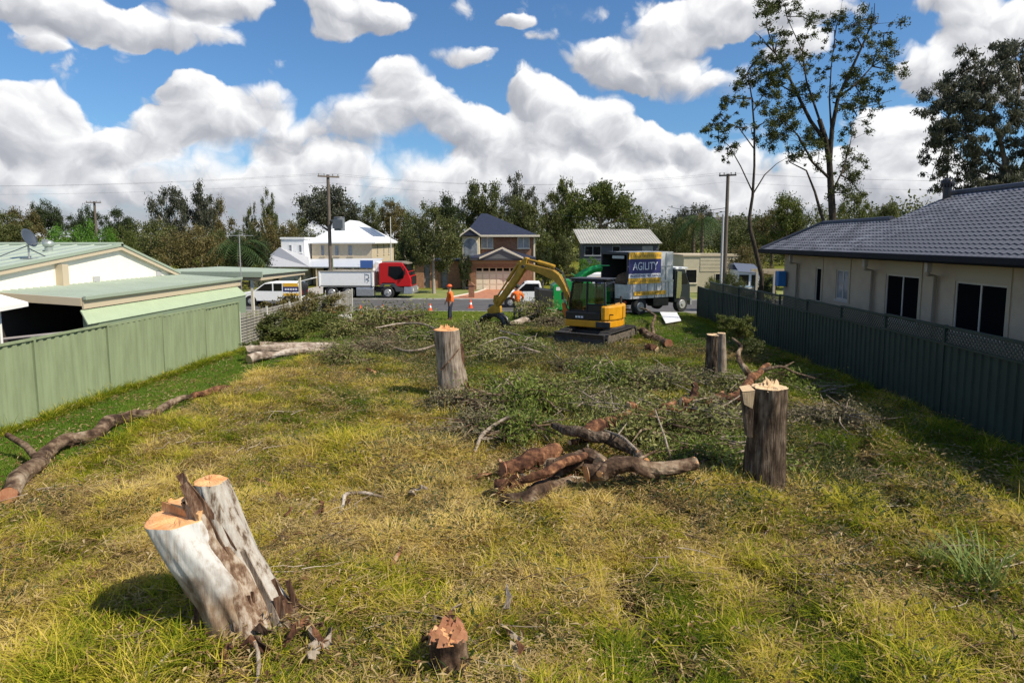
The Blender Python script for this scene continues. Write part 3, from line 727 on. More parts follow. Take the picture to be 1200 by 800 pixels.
# ------------------------------------------------------------------ LEFT HOUSE: pale green metal roof, cream gable
groof = mat('pale_green_metal', (.36, .42, .35), .45, metal=0, var=.06, scale=1, spec=.4)
gwall = mat('cream_cladding', (.84, .80, .68), .75, var=.03, scale=2)
gtrim = mat('beige_trim', (.50, .42, .30), .7)
gcap = mat('sage_flashing', (.30, .36, .28), .5)
LX = -14.0
LH = thing('gabled_house', 'cream gable-ended house with pale green metal roof behind the light green fence', 'house', (LX, 8, 0))
def l3(x, y, z): return (x - LX, y - 8, z)
AY, AZ = 20.9, 3.76; NY, NZ = 9.0, 2.35; FY, FZ = 24.3, 2.66
def rz_(y): return AZ + (y - AY) * ((AZ - NZ) / (AY - NY) if y < AY else (FZ - AZ) / (FY - AY))
part('wall', MB().prism([(NY - 8, -.1), (FY - 8 - .25, -.1), (FY - 8 - .25, rz_(FY - .25) - .06), (AY - 8, AZ - .06), (NY - 8, NZ - .06)], -9, 0, 'x'), gwall, LH)
m = MB(); ribbed(m, l3(LX + .12, NY, NZ), l3(LX - 9.3, NY, NZ), l3(LX - 9.3, AY, AZ), l3(LX + .12, AY, AZ), 16)
ribbed(m, l3(LX - 9.3, FY, FZ), l3(LX + .12, FY, FZ), l3(LX + .12, AY, AZ), l3(LX - 9.3, AY, AZ), 16)
roofL = part('roof', m, groof, LH)
def rake(y0, z0, y1, z1, x0, x1, h0, h1): return MB().add([l3(x0, y0, z0 + h0), l3(x1, y0, z0 + h0), l3(x1, y1, z1 + h0), l3(x0, y1, z1 + h0), l3(x0, y0, z0 + h1), l3(x1, y0, z0 + h1), l3(x1, y1, z1 + h1), l3(x0, y1, z1 + h1)], [(0, 3, 2, 1), (4, 5, 6, 7), (0, 1, 5, 4), (1, 2, 6, 5), (2, 3, 7, 6), (3, 0, 4, 7)])
for (a, za, b_, zb) in ((NY, NZ, AY, AZ), (AY, AZ, FY, FZ)):
    part('bargeboard', rake(a, za, b_, zb, LX + .10, LX + .14, -.16, -.035), gtrim, LH)
    part('flashing', rake(a, za, b_, zb, LX + .06, LX + .17, -.033, .045), gcap, LH)
part('ridge_capping', MB().tube([l3(LX + .17, AY, AZ + .02), l3(LX - 9.3, AY, AZ + .02)], .07, 8), gcap, LH)
part('corner_post', MB().box(.002, .22, 18.05 - 8, 18.3 - 8, 2.4, rz_(18) - .2), gtrim, LH)
for yy in (19.75, 24.0 - .9): part('wall_vent', MB().box(.003, .03, yy - 8 - .16, yy - 8 + .16, 2.62, 2.78), mat('grey_vent', (.42, .42, .42), .6), LH)
m = MB().cyl((-1.2, 19.4 - 8, rz_(19.4) - .05), (-1.2, 19.4 - 8, rz_(19.4) + .12), .11, .11, 14); m.ball((-1.2, 19.4 - 8, rz_(19.4) + .22), .17, .17, .12, 14, 8)
part('roof_vent', m, mat('zinc', (.42, .46, .42), .35, metal=.5), roofL)
# satellite dish
DX, DY = -14.5, 17.75; DZ = rz_(DY)
SD = thing('satellite_dish', 'dark grey satellite dish on a tripod on the pale green metal roof', 'satellite dish', (DX, DY, DZ))
dg = mat('dark_dish', (.05, .065, .09), .5)
part('mast', MB().cyl((0, 0, 0), (0, 0, .42), .025, .025, 8).box(-.14, .14, -.1, .1, 0, .02), mat('galvanised', (.45, .45, .45), .4, metal=.6), SD)
for (a_, b_) in (((-.7, -.6, -.04), (0, 0, .38)), ((.1, .55, .03), (0, 0, .3))): part('strut', MB().cyl(a_, b_, .015, .015, 6), dg, SD)
m = MB(); N = 20; rings = 5; vs = [(0, 0, 0)]
for r_ in range(1, rings + 1):
    for k in range(N): a = 2 * math.pi * k / N; q_ = r_ / rings; vs.append((.28 * q_ * math.cos(a), .25 * q_ * math.sin(a), .06 * q_ * q_))
fs = [(0, 1 + k, 1 + (k + 1) % N) for k in range(N)]
for r_ in range(rings - 1):
    for k in range(N): a = 1 + r_ * N; fs.append((a + k, a + N + k, a + N + (k + 1) % N, a + (k + 1) % N))
m.M = Matrix.Translation((0, 0, .58)) @ Matrix.Rotation(R(22), 4, 'Z') @ Matrix.Rotation(R(66), 4, 'Y') @ Matrix.Rotation(R(20), 4, 'X'); m.add(vs, fs, True)
o = part('reflector', m, dg, SD); solidify(o, .012)
part('feed_arm', MB().tube([(0.02, 0, .4), (.35, -.03, .45), (.52, -.05, .52)], .014, 6).box(.48, .6, -.1, 0, .48, .56), mat('galvanised', (.45, .45, .45)), SD)
# patio roof
PR = thing('patio_cover', 'pale green flat metal patio roof between the cream gable and the light green fence', 'patio cover', (-11.6, 15.8, 0))
m = MB(); ribbed(m, (0, 0, 2.45), (0, 8.6, 2.45), (-2.4, 8.6, 2.60), (-2.4, 0, 2.60), 34, .025)
part('roof', m, groof, PR)
part('fascia', MB().box(.005, .05, -.03, 8.65, 2.17, 2.47).add([(-2.4, -.05, 2.40), (.0, -.05, 2.25), (.0, -.05, 2.45), (-2.4, -.05, 2.60), (-2.4, -.01, 2.40), (.0, -.01, 2.25), (.0, -.01, 2.45), (-2.4, -.01, 2.60)], [(0, 1, 2, 3), (7, 6, 5, 4), (0, 4, 5, 1), (3, 2, 6, 7), (0, 3, 7, 4), (1, 5, 6, 2)]), gtrim, PR)
part('gutter', MB().box(.052, .14, -.05, 8.65, 2.40, 2.50), gcap, PR, .01)
for yy in (8.5,): part('post', MB().box(-.09, 0, yy - .045, yy + .045, 0, 2.26), gtrim, PR)
part('shade_panel', MB().box(-2.38, -2.34, -.6, 8.6, 0, 2.38).box(-2.3, -.62, 4.0, 4.08, 0, 2.2), mat('patio_shade_brown', (.045, .035, .03), .9), PR)  # dark brown panels added so the space under the roof looks deeply shaded
# shed lean-to against the fence
ST = thing('garden_shed', 'sage green metal lean-to shed tucked against the light green fence', 'shed', (-11.12, 15.3, 0))
m = MB(); ribbed(m, (0, .0, 1.84), (0, 8.7, 1.84), (-.47, 8.9, 2.15), (-.47, .4, 2.15), 38, .005); part('roof', m, mat('sage_metal', (.36, .44, .29), .5, var=.04), ST)
part('wall', MB().prism([(-.44, 0), (-.03, 0), (-.03, 1.80), (-.44, 2.07)], .42, 8.65, 'y'), mat('sage_wall', (.20, .26, .17), .6), ST)
# things under the patio
TB = thing('outdoor_table', 'dark covered outdoor table under the patio roof behind the fence', 'table', (-12.6, 14.6, 0))
part('cover', MB().box(-.9, .9, -1.1, 1.1, .95, 1.35, .05), mat('dark_cover', (.03, .028, .03), .8, var=.3), TB, .03)
for sx in (-.8, .8):
    for sy in (-1, 1): part('leg', MB().box(sx - .04, sx + .04, sy - .04, sy + .04, 0, .95), mat('dark_cover', (.03,) * 3), TB)
part('rail', MB().cyl((-.9, -.9, 1.55), (.95, 1.0, 1.62), .035, .035, 8), mat('grey_bar', (.22, .2, .2), .6), TB)
AW = thing('white_awning', 'white folded awning on a post at the left edge of the picture', 'awning', (-12.5, 13.6, 0))
part('canopy', MB().add([(-1.2, -.5, 2.72), (.36, .05, 2.40), (.30, 1.2, 2.44), (-1.2, 1.2, 2.85), (-1.2, -.5, 2.66), (.36, .05, 2.30), (.30, 1.2, 2.34), (-1.2, 1.2, 2.78)], [(0, 1, 2, 3), (7, 6, 5, 4), (0, 4, 5, 1), (1, 5, 6, 2), (2, 6, 7, 3), (3, 7, 4, 0)]), mat('white_canvas', (.78, .78, .76), .6), AW)
part('post', MB().cyl((.0, .7, 2.36), (.25, .4, 0), .03, .03, 8), mat('white_post', (.62,) * 3), AW)
# carport
CP = thing('carport', 'carport with sage metal roof and cream posts beyond the patio', 'carport', (-11.2, 26.0, 0))
m = MB(); ribbed(m, (0.1, -.6, 2.56), (.1, 4.6, 2.50), (-4.2, 4.6, 2.64), (-4.2, -.6, 2.70), 20, .025); part('roof', m, groof, CP)
part('beam', MB().box(-4.2, 0, -.5, -.4, 2.30, 2.52).box(-4.2, .0, 4.3, 4.4, 2.28, 2.48).box(-.1, .0, -.398, 4.298, 2.3, 2.49), gtrim, CP)
part('fascia', MB().box(-4.2, .12, -.66, -.6, 2.44, 2.66), gcap, CP)
for (x_, y_) in ((-.4, -.45), (-.15, 4.1), (-4.1, -.45), (-4.1, 4.1)): part('post', MB().box(x_ - .05, x_ + .05, y_ - .05, y_ + .05, -.15, 2.3), mat('cream_post', (.66, .62, .50), .7), CP)
# television antenna
AN = thing('tv_antenna', 'thin television antenna mast rising beside the carport roof', 'antenna', (-11.6, 24.6, 0))
gal = mat('galvanised', (.45, .45, .45))
part('mast', MB().cyl((0, 0, 0), (0, 0, 4.15), .022, .018, 6), gal, AN); part('boom', MB().cyl((-.35, 0, 4.1), (.5, .1, 4.1), .012, .012, 5), gal, AN)
for k in range(5): part('element', MB().cyl((-.3 + .19 * k, -.25, 4.1), (-.3 + .19 * k, .25, 4.1), .007, .007, 4), gal, AN)

# ------------------------------------------------------------------ houses across the street
def hip_roof(m, x0, x1, y0, y1, ze, zr, along='x', inset=None, oh=.5, th=.16):
    x0 -= oh; x1 += oh; y0 -= oh; y1 += oh; cx, cy = (x0 + x1) / 2, (y0 + y1) / 2
    if along == 'x': i_ = inset if inset is not None else (y1 - y0) / 2; A, B_ = (x0 + i_, cy, zr), (x1 - i_, cy, zr)
    else: i_ = inset if inset is not None else (x1 - x0) / 2; A, B_ = (cx, y0 + i_, zr), (cx, y1 - i_, zr)
    c = [(x0, y0, ze), (x1, y0, ze), (x1, y1, ze), (x0, y1, ze)]
    fs = [(0, 1, 5, 4), (1, 2, 5), (2, 3, 4, 5), (3, 0, 4)] if along == 'x' else [(0, 1, 4), (1, 2, 5, 4), (2, 3, 5), (3, 0, 4, 5)]
    m.add(c + [A, B_], fs); b = [(p[0], p[1], p[2] - th) for p in c]; m.add(c + b, [(0, 4, 5, 1), (1, 5, 6, 2), (2, 6, 7, 3), (3, 7, 4, 0), (4, 7, 6, 5)])
    return m
whroof = mat('white_metal_roof', (.74, .76, .78), .4, var=.04)
crm = mat('cream_brick', (.50, .42, .30), .85, var=.07, scale=4, bump=.1, bscale=40)
wht = mat('white_render', (.76, .77, .78), .8, var=.03)
Yc = 66.0; k = Yc / 750
def X_(px, Y=Yc): return (px - 630) * Y / 750
def Z_(py, Y=Yc): return CAM_Z - (py - 282) * Y / 750
CH = thing('hip_roof_house', 'cream two-storey house with white hip roof and solar panels behind the red truck', 'house', (X_(400), Yc, GR))
def c3(x, y, z): return (x - X_(400), y - Yc, z - GR)
ze = Z_(284) - GR; m = MB().box(X_(363) - X_(400), X_(435) - X_(400), 0, 10, 0, ze); part('wall', m, crm, CH)
rm = hip_roof(MB(), X_(363) - X_(400), X_(435) - X_(400), 0, 10, ze + .05, Z_(259) - GR + .2, 'y', 3.6, .45)
rf = part('roof', rm, whroof, CH)
for i, u in enumerate((.28, .42, .56)):
    m = MB(); x0 = X_(435) - X_(400) + .45
    a = Vector((x0 - .9, 2.4 + i * 1.9, ze + .05 + .9 * .62)); b_ = Vector((x0 - 2.5, 2.4 + i * 1.9, ze + .05 + 2.5 * .62)); d = Vector((0, 1.7, 0)); n = Vector((.52, 0, .85)) * .08
    m.add([a + n, a + d + n, b_ + d + n, b_ + n, a, a + d, b_ + d, b_], [(0, 1, 2, 3), (7, 6, 5, 4), (0, 4, 5, 1), (1, 5, 6, 2), (2, 6, 7, 3), (3, 7, 4, 0)]); part('solar_panel', m, mat('solar_panel', (.07, .09, .14), .15, spec=.8), rf)
for px in (393, 409): window(CH, (X_(px) - X_(400), 0, Z_(300) - GR), .5, 1.15, 'x', gtrim, cur_glass, 1)
for yy in (2.2, 5.0, 7.4): window(CH, (X_(435) - X_(400), yy, Z_(299) - GR), .5, 1.2, 'y', gtrim, cur_glass, 1, 1)
window(CH, (X_(376) - X_(400), 0, Z_(300) - GR), .4, 1.15, 'x', gtrim, cur_glass, 1)
aw = MB().add([c3(X_(355), Yc - .01, Z_(304)), c3(X_(448), Yc - .01, Z_(303)), c3(X_(440), Yc - 3.2, Z_(313, 63)), c3(X_(350), Yc - 3.2, Z_(313, 63))], [(0, 1, 2, 3)])
o = part('verandah_roof', aw, mat('pale_blue_grey_roof', (.48, .52, .60), .4), CH); solidify(o, .1)
for px in (368, 390, 412, 436): part('verandah_post', MB().box(X_(px, 63) - X_(400) - .06, X_(px, 63) - X_(400) + .06, -3.1, -2.98, 0, Z_(313, 63) - GR - .05), crm, CH)
window(CH, (X_(385) - X_(400), 0, .6), 1.6, 1.4, 'x', gtrim, win_glass, 2); window(CH, (X_(410) - X_(400), 0, .1), 1.8, 2.0, 'x', gtrim, win_glass, 2)
WH_ = thing('white_house', 'white box-shaped house with grey garage roof left of the power pole', 'house', (X_(345), 64, GR))
b0 = X_(345, 64)
part('wall', MB().box(X_(333, 64) - b0, X_(361, 64) - b0, .5, 8, 0, Z_(280, 64) - GR), wht, WH_)
part('parapet', MB().box(X_(332, 64) - b0, X_(362, 64) - b0, .4, 8.1, Z_(280, 64) - GR, Z_(279, 64) - GR + .1), wht, WH_)
part('garage', MB().box(X_(311, 64) - b0, X_(358, 64) - b0, -2.2, .499, 0, Z_(314, 64) - GR), crm, WH_)
o = part('garage_roof', MB().add([(X_(309, 60) - b0, -3.0, Z_(313, 61) - GR), (X_(364, 60) - b0, -3.0, Z_(313, 61) - GR), (X_(366, 64) - b0, .45, Z_(305, 64) - GR + .3), (X_(331, 64) - b0, .45, Z_(290, 64) - GR), (X_(320, 64) - b0, .45, Z_(299, 64) - GR)], [(0, 1, 2, 3, 4)]), mat('grey_metal_roof', (.42, .43, .46), .45), WH_); solidify(o, .08)
part('garage_door', MB().box(X_(336, 62) - b0, X_(359, 62) - b0, -2.26, -2.202, 0, 2.2), mat('grey_door', (.34, .36, .38), .6), WH_)
for kx in range(5): part('door_slat', MB().box(X_(336, 62) - b0, X_(359, 62) - b0, -2.275, -2.262, .1 + kx * .43, .42 + kx * .43), mat('grey_door', (.34, .36, .38)), WH_)
part('doorway', MB().box(X_(325, 62) - b0, X_(332, 62) - b0, -2.25, -2.202, 0, 2.2), win_glass, WH_)
for px in (344, 356): window(WH_, (X_(px, 64) - b0, .5, Z_(296, 64) - GR), .35, .8, 'x', wht, cur_glass, 1)

# brick house
brk = mat('red_brown_brick', (.22, .105, .06), .9, col2=(.30, .155, .09), scale=6, bump=.25, bscale=50)
dtile = mat('navy_tile_roof', (.022, .026, .048), .5, var=.25, scale=5, bump=.4, bscale=16)
Yb = 60.0; bx0 = X_(585, Yb)
def bx(px, Y=Yb): return X_(px, Y) - bx0
def bz(py, Y=Yb): return Z_(py, Y) - GR
BH = thing('brick_house', 'two-storey brick house with navy hip roof and cream garage door behind the driveway', 'house', (bx0, Yb, GR))
part('wall', MB().box(bx(562), bx(625), 1.6, 10, 0, bz(277)), brk, BH)
part('bay', MB().box(bx(541), bx(561), .4, 8, 0, bz(277)), mat('cream_render', (.55, .47, .30), .85), BH)
e0 = [(bx(545) - .3, 1.1, bz(276)), (bx(625) + .6, 1.1, bz(276)), (bx(625) + .6, 11, bz(276)), (bx(545) - .3, 11, bz(276))]; zr_ = Z_(250.5, 66) - GR; RA, RB = (X_(564, 66) - bx0, 6, zr_), (X_(571, 66) - bx0, 6, zr_)
rm = MB().add(e0 + [RA, RB], [(0, 1, 5, 4), (1, 2, 5), (2, 3, 4, 5), (3, 0, 4)]); rm.add(e0 + [(p_[0], p_[1], p_[2] - .16) for p_ in e0], [(0, 4, 5, 1), (1, 5, 6, 2), (2, 6, 7, 3), (3, 7, 4, 0), (4, 7, 6, 5)]); rfB = part('roof', rm, dtile, BH)
part('bay_roof', MB().prism([(bx(539), bz(276)), (bx(563), bz(276)), (bx(551), bz(268))], -.05, 4, 'y'), dtile, BH)
m = MB()
for (p, q_) in (((539, 277), (551, 268.5)), ((551, 268.5), (563.5, 277))):
    m.add([(bx(p[0]), -.12, bz(p[1])), (bx(q_[0]), -.12, bz(q_[1])), (bx(q_[0]), -.12, bz(q_[1]) + .16), (bx(p[0]), -.12, bz(p[1]) + .16), (bx(p[0]), -.06, bz(p[1])), (bx(q_[0]), -.06, bz(q_[1])), (bx(q_[0]), -.06, bz(q_[1]) + .16), (bx(p[0]), -.06, bz(p[1]) + .16)], [(0, 1, 2, 3), (7, 6, 5, 4), (0, 4, 5, 1), (1, 5, 6, 2), (2, 6, 7, 3), (3, 7, 4, 0)])
trimw = mat('cream_trim', (.66, .60, .48), .6)
part('bay_trim', m, trimw, BH)
part('gutter', MB().box(bx(543) - .5, bx(625) + .6, .98, 1.1, bz(277) - .02, bz(275)), trimw, BH)
part('corner_trim', MB().box(bx(625) + .002, bx(627), 1.5, 1.8, 0, bz(277)), trimw, BH)
# arched window in the bay
m = MB(); aw_ = [(bx(551) + .75 * math.cos(t_), bz(287) + .75 * math.sin(t_)) for t_ in [math.pi * q_ / 10 for q_ in range(11)]]
m.prism([(bx(551) + .75, bz(300))] + aw_ + [(bx(551) - .75, bz(300))], .36, .398, 'y'); ww = part('window', m, trimw, BH)
m = MB(); aw_ = [(bx(551) + .62 * math.cos(t_), bz(287) + .62 * math.sin(t_)) for t_ in [math.pi * q_ / 10 for q_ in range(11)]]
m.prism([(bx(551) + .62, bz(299))] + aw_ + [(bx(551) - .62, bz(299))], .33, .358, 'y'); part('pane', m, cur_glass, ww)
window(BH, (bx(551), .4, .15), 1.1, 2.1, 'x', trimw, win_glass, 1)
for px in (569.5, 613): window(BH, (bx(px), 1.6, bz(291)), 1.15, 1.05, 'x', trimw, cur_glass, 2)
# garage
part('garage', MB().box(bx(551), bx(559) , -1.6, 1.59, 0, bz(304)).box(bx(606), bx(624), -1.6, 1.59, 0, bz(304)).box(bx(559), bx(606), -1.6, 1.59, bz(313) + .05, bz(304)), brk, BH)
gd = part('garage_door', MB().box(bx(559) + .01, bx(606) - .01, -1.35, -1.3, 0, bz(313) + .045), mat('cream_garage_door', (.66, .55, .40), .6), BH)
for r_ in range(4):
    for c_ in range(6):
        wdt = (bx(606) - bx(559)) / 6; u = bx(559) + (c_ + .1) * wdt; z_ = .08 + r_ * .52
        part('pane' if r_ == 3 else 'door_panel', MB().box(u, u + wdt * .8, -1.372, -1.352, z_ + (.15 if r_ == 3 else 0), z_ + .42), win_glass if r_ == 3 else mat('cream_door_panel', (.80, .70, .54), .55), gd)
part('lintel', MB().box(bx(552), bx(624), -1.66, -1.602, bz(308), bz(304.5)), mat('tan_lintel', (.34, .21, .12), .85), BH)
part('garage_eave', MB().box(bx(551) - .3, bx(624) + .3, -2.0, 1.5, bz(304), bz(303) + .08), mat('dark_eave', (.05, .05, .06), .6), BH)
m = hip_roof(MB(), bx(552), bx(624), -1.6, 4.8, bz(303) + .14, bz(291), 'x', 3.0, .3, .02); part('garage_roof', m, dtile, BH)
m = MB().prism([(bx(566), bz(302)), (bx(612), bz(302)), (bx(590), bz(292.5))], -1.98, 1.0, 'y'); part('portico_gable', m, mat('grey_gable', (.12, .13, .14), .8), BH)
m = MB()
for (p, q_) in (((564, 302.5), (590, 291)), ((590, 291), (614, 302.5))):
    m.add([(bx(p[0]), -2.14, bz(p[1])), (bx(q_[0]), -2.14, bz(q_[1])), (bx(q_[0]), -2.14, bz(q_[1]) + .17), (bx(p[0]), -2.14, bz(p[1]) + .17), (bx(p[0]), -2.0, bz(p[1])), (bx(q_[0]), -2.0, bz(q_[1])), (bx(q_[0]), -2.0, bz(q_[1]) + .17), (bx(p[0]), -2.0, bz(p[1]) + .17)], [(0, 1, 2, 3), (7, 6, 5, 4), (0, 4, 5, 1), (1, 5, 6, 2), (2, 6, 7, 3), (3, 7, 4, 0)])
part('gable_trim', m, trimw, BH)
# low brick wing left of the bay
Yw = 61.5; WG = thing('brick_wing', 'low brick wall with pale window bays left of the brick house, behind the street tree', 'wall', (X_(505, Yw), Yw, GR))
w0 = X_(505, Yw)
for a_, b_ in ((485, 496), (503, 516), (524, 540)): part('pier', MB().box(X_(a_, Yw) - w0, X_(b_, Yw) - w0, 0, .5, 0, 2.6), mat('orange_brick', (.36, .19, .11), .9, var=.2, scale=5), WG)
for a_, b_ in ((496, 503), (516, 524)): part('pane', MB().box(X_(a_, Yw) - w0 + .01, X_(b_, Yw) - w0 - .01, .2, .25, 0, 2.3), cur_glass, WG)
part('roof', MB().box(X_(484, Yw) - w0, X_(541, Yw) - w0, -.4, 4, 2.6, 2.8), dtile, WG)

# dark weatherboard house
Yd = 75.0; d0 = X_(725, Yd)
DH = thing('weatherboard_house', 'dark grey weatherboard house with pale metal gable roof behind the chipper truck', 'house', (d0, Yd, GR))
def dx(px): return X_(px, Yd) - d0
def dzz(py): return Z_(py, Yd) - GR
wb = mat('dark_weatherboard', (.065, .075, .10), .8)
part('wall', MB().box(dx(683), dx(770), 0, 7, 0, dzz(285)), wb, DH)
for r_ in range(14): part('board', MB().prism([(-.035, .2 + r_ * .3), (0, .46 + r_ * .3), (0, .2 + r_ * .3)], dx(683), dx(770), 'x') if False else MB().add([(dx(683), -.04, .2 + r_ * .3), (dx(770), -.04, .2 + r_ * .3), (dx(770), -.004, .48 + r_ * .3), (dx(683), -.004, .48 + r_ * .3), (dx(683), -.001, .2 + r_ * .3), (dx(770), -.001, .2 + r_ * .3)], [(0, 1, 2, 3), (0, 4, 5, 1)]), wb, DH)
m = MB(); ribbed(m, (dx(679), -.5, dzz(285)), (dx(773), -.5, dzz(285)), (dx(766), 4, dzz(269) + .1), (dx(673), 4, dzz(269) + .1), 30, .04); ribbed(m, (dx(773), 8, dzz(285)), (dx(679), 8, dzz(285)), (dx(673), 4, dzz(269) + .1), (dx(766), 4, dzz(269) + .1), 4, .04)
part('roof', m, mat('pale_grey_metal', (.40, .39, .36), .5, var=.08, scale=.7), DH)
for px, w_, pn in ((694, 1.9, 2), (721, .9, 1), (757, 1.2, 1)): window(DH, (dx(px), -.04, dzz(299)), w_, 1.1, 'x', mat('grey_frame', (.28, .3, .33), .6), win_glass if px < 750 else cur_glass, pn)
part('verandah', MB().box(dx(683), dx(720), -1.2, -.05, 0, 1.5), mat('grey_base', (.25, .26, .27), .8), DH)

# cream flat building behind the truck on the right
Yf = 56.0; f0 = X_(830, Yf)
FB = thing('flat_roof_building', 'low cream flat-roofed building behind the twin street poles', 'building', (f0, Yf, GR))
def fx(px): return X_(px, Yf) - f0
fc = mat('cream_block', (.56, .50, .36), .85, var=.05)
part('wall', MB().box(fx(799), fx(862), 0, 7, 0, Z_(300, Yf) - GR), fc, FB); part('parapet', MB().box(fx(798), fx(862) + .1, -.08, 7.1, Z_(300, Yf) - GR, Z_(298, Yf) - GR), mat('beige_trim', (.5, .42, .3)), FB)
for r_ in range(5): part('board', MB().box(fx(818), fx(862), -.03, -.002, 1.9 + r_ * .32, 2.18 + r_ * .32), fc, FB)
window(FB, (fx(808), 0, .9), 1.0, 1.2, 'x', trimw, win_glass, 1); window(FB, (fx(846), 0, .8), 1.6, .95, 'x', trimw, win_glass, 2)
# caravan with awning
Yv = 50.0; v0 = X_(873, Yv)
CV = thing('caravan', 'white caravan with slate roof and round wheel cover near the tiled house', 'caravan', (v0, Yv, GR + .1))
def vx_(px): return X_(px, Yv) - v0
cw = mat('caravan_white', (.70, .71, .72), .35)
part('body', MB().prism([(vx_(862), .5), (vx_(889), .5), (vx_(890), 1.7), (vx_(888), 2.1), (vx_(862), 2.2)], 0, 2.2, 'y'), cw, CV, .06)
part('roof', MB().add([(vx_(861), -.25, 2.12), (vx_(889), -.25, 1.98), (vx_(886), 1.4, 2.62), (vx_(862), 1.4, 2.72)], [(0, 1, 2, 3)]).box(vx_(861), vx_(887), 1.3, 2.3, 2.2, 2.6), mat('slate_roof', (.10, .12, .17), .5), CV)
for a_, b_ in ((863, 874), (877, 884)): part('pane', MB().box(vx_(a_), vx_(b_), -.03, -.005, 1.05, 1.85), win_glass, CV)
part('wheel_cover', MB().cyl((vx_(885), -.22, .75), (vx_(885), -.05, .75), .42, .42, 20), mat('cream_cover', (.62, .57, .42), .5), CV, .02)
for px in (868, 881): part('wheel', MB().cyl((vx_(px), -.02, .24), (vx_(px), .2, .24), .32, .32, 16), mat('rubber', (.02,) * 3, .8), CV)
part('awning', MB().box(vx_(862), vx_(876), -.9, -.05, .95, 1.0), mat('blue_tarp', (.18, .27, .36), .6), CV)
# timber paling fence on the verge
PF = thing('paling_fence', 'short pale timber paling fence beside the caravan', 'fence', (X_(853, 44), 44, GR))
for k in range(14): part('paling', MB().box(k * .13, k * .13 + .11, 0, .02, 0, 1.3 + .02 * (k % 3)), mat('pale_timber', (.42, .36, .24), .85, var=.2), PF)
part('rail', MB().box(0, 1.85, .022, .06, .9, 1.0), mat('pale_timber', (.42, .36, .24)), PF)

# ------------------------------------------------------------------ poles and wires
timber = mat('weathered_pole', (.13, .105, .085), .9, var=.3, scale=3, stretch=(6, 6, .5))
insul = mat('insulator', (.35, .35, .33), .3)
def pole(px, topy, Y, base_z, r, label, arms, name='power_pole', mt=None):
    p = atY(px, 282, Y); x = p.x; zt = atY(px, topy, Y).z
    t_ = thing(name, label, 'power pole' if name == 'power_pole' else 'pole', (x, Y, base_z))
    part('pole', MB().cyl((0, 0, -.2), (0, 0, zt - base_z), r, r * .75, 12), mt or timber, t_)
    for (dz_, hw, ang_) in arms:
        c, s = math.cos(ang_), math.sin(ang_); z = zt - base_z - dz_
        mm = MB(); mm.M = Matrix.Translation((0, 0, z)) @ Matrix.Rotation(ang_, 4, 'Z'); mm.box(-hw, hw, -.06 - r, .04 - r, -.06, .06); part('crossarm', mm, timber, t_)
        for u in (-.9, -.4, .4, .9): mm = MB(); mm.M = Matrix.Translation((0, 0, z)) @ Matrix.Rotation(ang_, 4, 'Z'); mm.cyl((u * hw, -r, .06), (u * hw, -r, .22), .04, .055, 8); part('insulator', mm, insul, t_)
    return t_, Vector((x, Y, zt))
PP1, T1_ = pole(386.5, 205, 51.0, GR, .16, 'tall timber power pole with transformer standing behind the white truck bed', [(.15, .85, R(35))])
tz = Z_(262, 51) - GR
tr = part('transformer', MB().cyl((.85, -.1, tz - .55), (.85, -.1, tz + .45), .42, .42, 18), mat('transformer_grey', (.16, .18, .20), .5), PP1, .02)
part('transformer_fins', MB().box(.46, 1.24, -.62, -.5, tz - .4, tz + .3).box(.15, .5, -.15, .05, tz + .2, tz + .32), mat('transformer_dark', (.09, .10, .12), .5), PP1)
part('transformer_lid', MB().cyl((.85, -.1, tz + .452), (.85, -.1, tz + .53), .45, .40, 18), mat('transformer_dark', (.09, .10, .12)), PP1)
part('conduit', MB().cyl((.2, -.08, 0), (.2, -.08, 3.2), .05, .05, 8), mat('moss_conduit', (.16, .18, .10), .8), PP1)
PP2, T2_ = pole(850.5, 204, 47.0 + 4.5, GR, .17, 'timber power pole with crossarm rising right of the chipper truck', [(.12, .65, R(-25))])
PP3, T3_ = pole(846.5, 252, 50.5, GR, .11, 'pale steel stub pole standing close beside the timber pole', [], 'steel_pole', mat('pale_steel', (.42, .42, .42), .5))
PP4, T4_ = pole(113.5, 236, 78, GR, .17, 'distant power pole among trees above the left roof', [(.15, .9, 0.1)])
FP, T5_ = pole(458, 254, 62, GR, .05, 'thin white flagpole right of the cream house', [], 'flagpole', mat('white_post', (.62,) * 3))
wirem = mat('black_wire', (.03, .03, .035), .6)
def wire(a, b_, sag, label, r=.005):
    pts = [Vector(a).lerp(Vector(b_), t_ / 24) - Vector((0, 0, sag * 4 * (t_ / 24) * (1 - t_ / 24))) for t_ in range(25)]
    solo('power_line', MB().tube(pts, r, 5), wirem, tuple(pts[0]), label, 'power line', 'overhead wires along the street')
for i, dz_ in enumerate((-.0, -.02, -.7)):
    o1, o2 = (-.8, .8, 0)[i], (-.6, .6, 0)[i]
    nm = ('upper front', 'upper rear', 'lower')[i]
    wire(T1_ + Vector((o1, -.1, dz_ + .1)), T2_ + Vector((o2, 0, dz_ + .1)), .9, f'{nm} wire strung between the two tall street poles')
    wire((T1_.x - 62, T1_.y + 3, T1_.z + .6 + dz_), T1_ + Vector((o1, -.1, dz_ + .1)), 1.0, f'{nm} wire running left from the transformer pole')
    wire(T2_ + Vector((o2, 0, dz_ + .1)), (T2_.x + 42, T2_.y - 3, T2_.z + dz_), .8, f'{nm} wire running right from the crossarm pole behind the tall gum')
wire((T2_.x, T2_.y, T2_.z - 2.6), (X_(780, 66), 66, Z_(243, 66)), .3, 'sagging service cable dropping left from the crossarm pole', .022)
wire((T2_.x, T2_.y, T2_.z - 2.9), (X_(640, 70), 70, Z_(250, 70)), .6, 'second service cable sagging towards the dark house', .014)

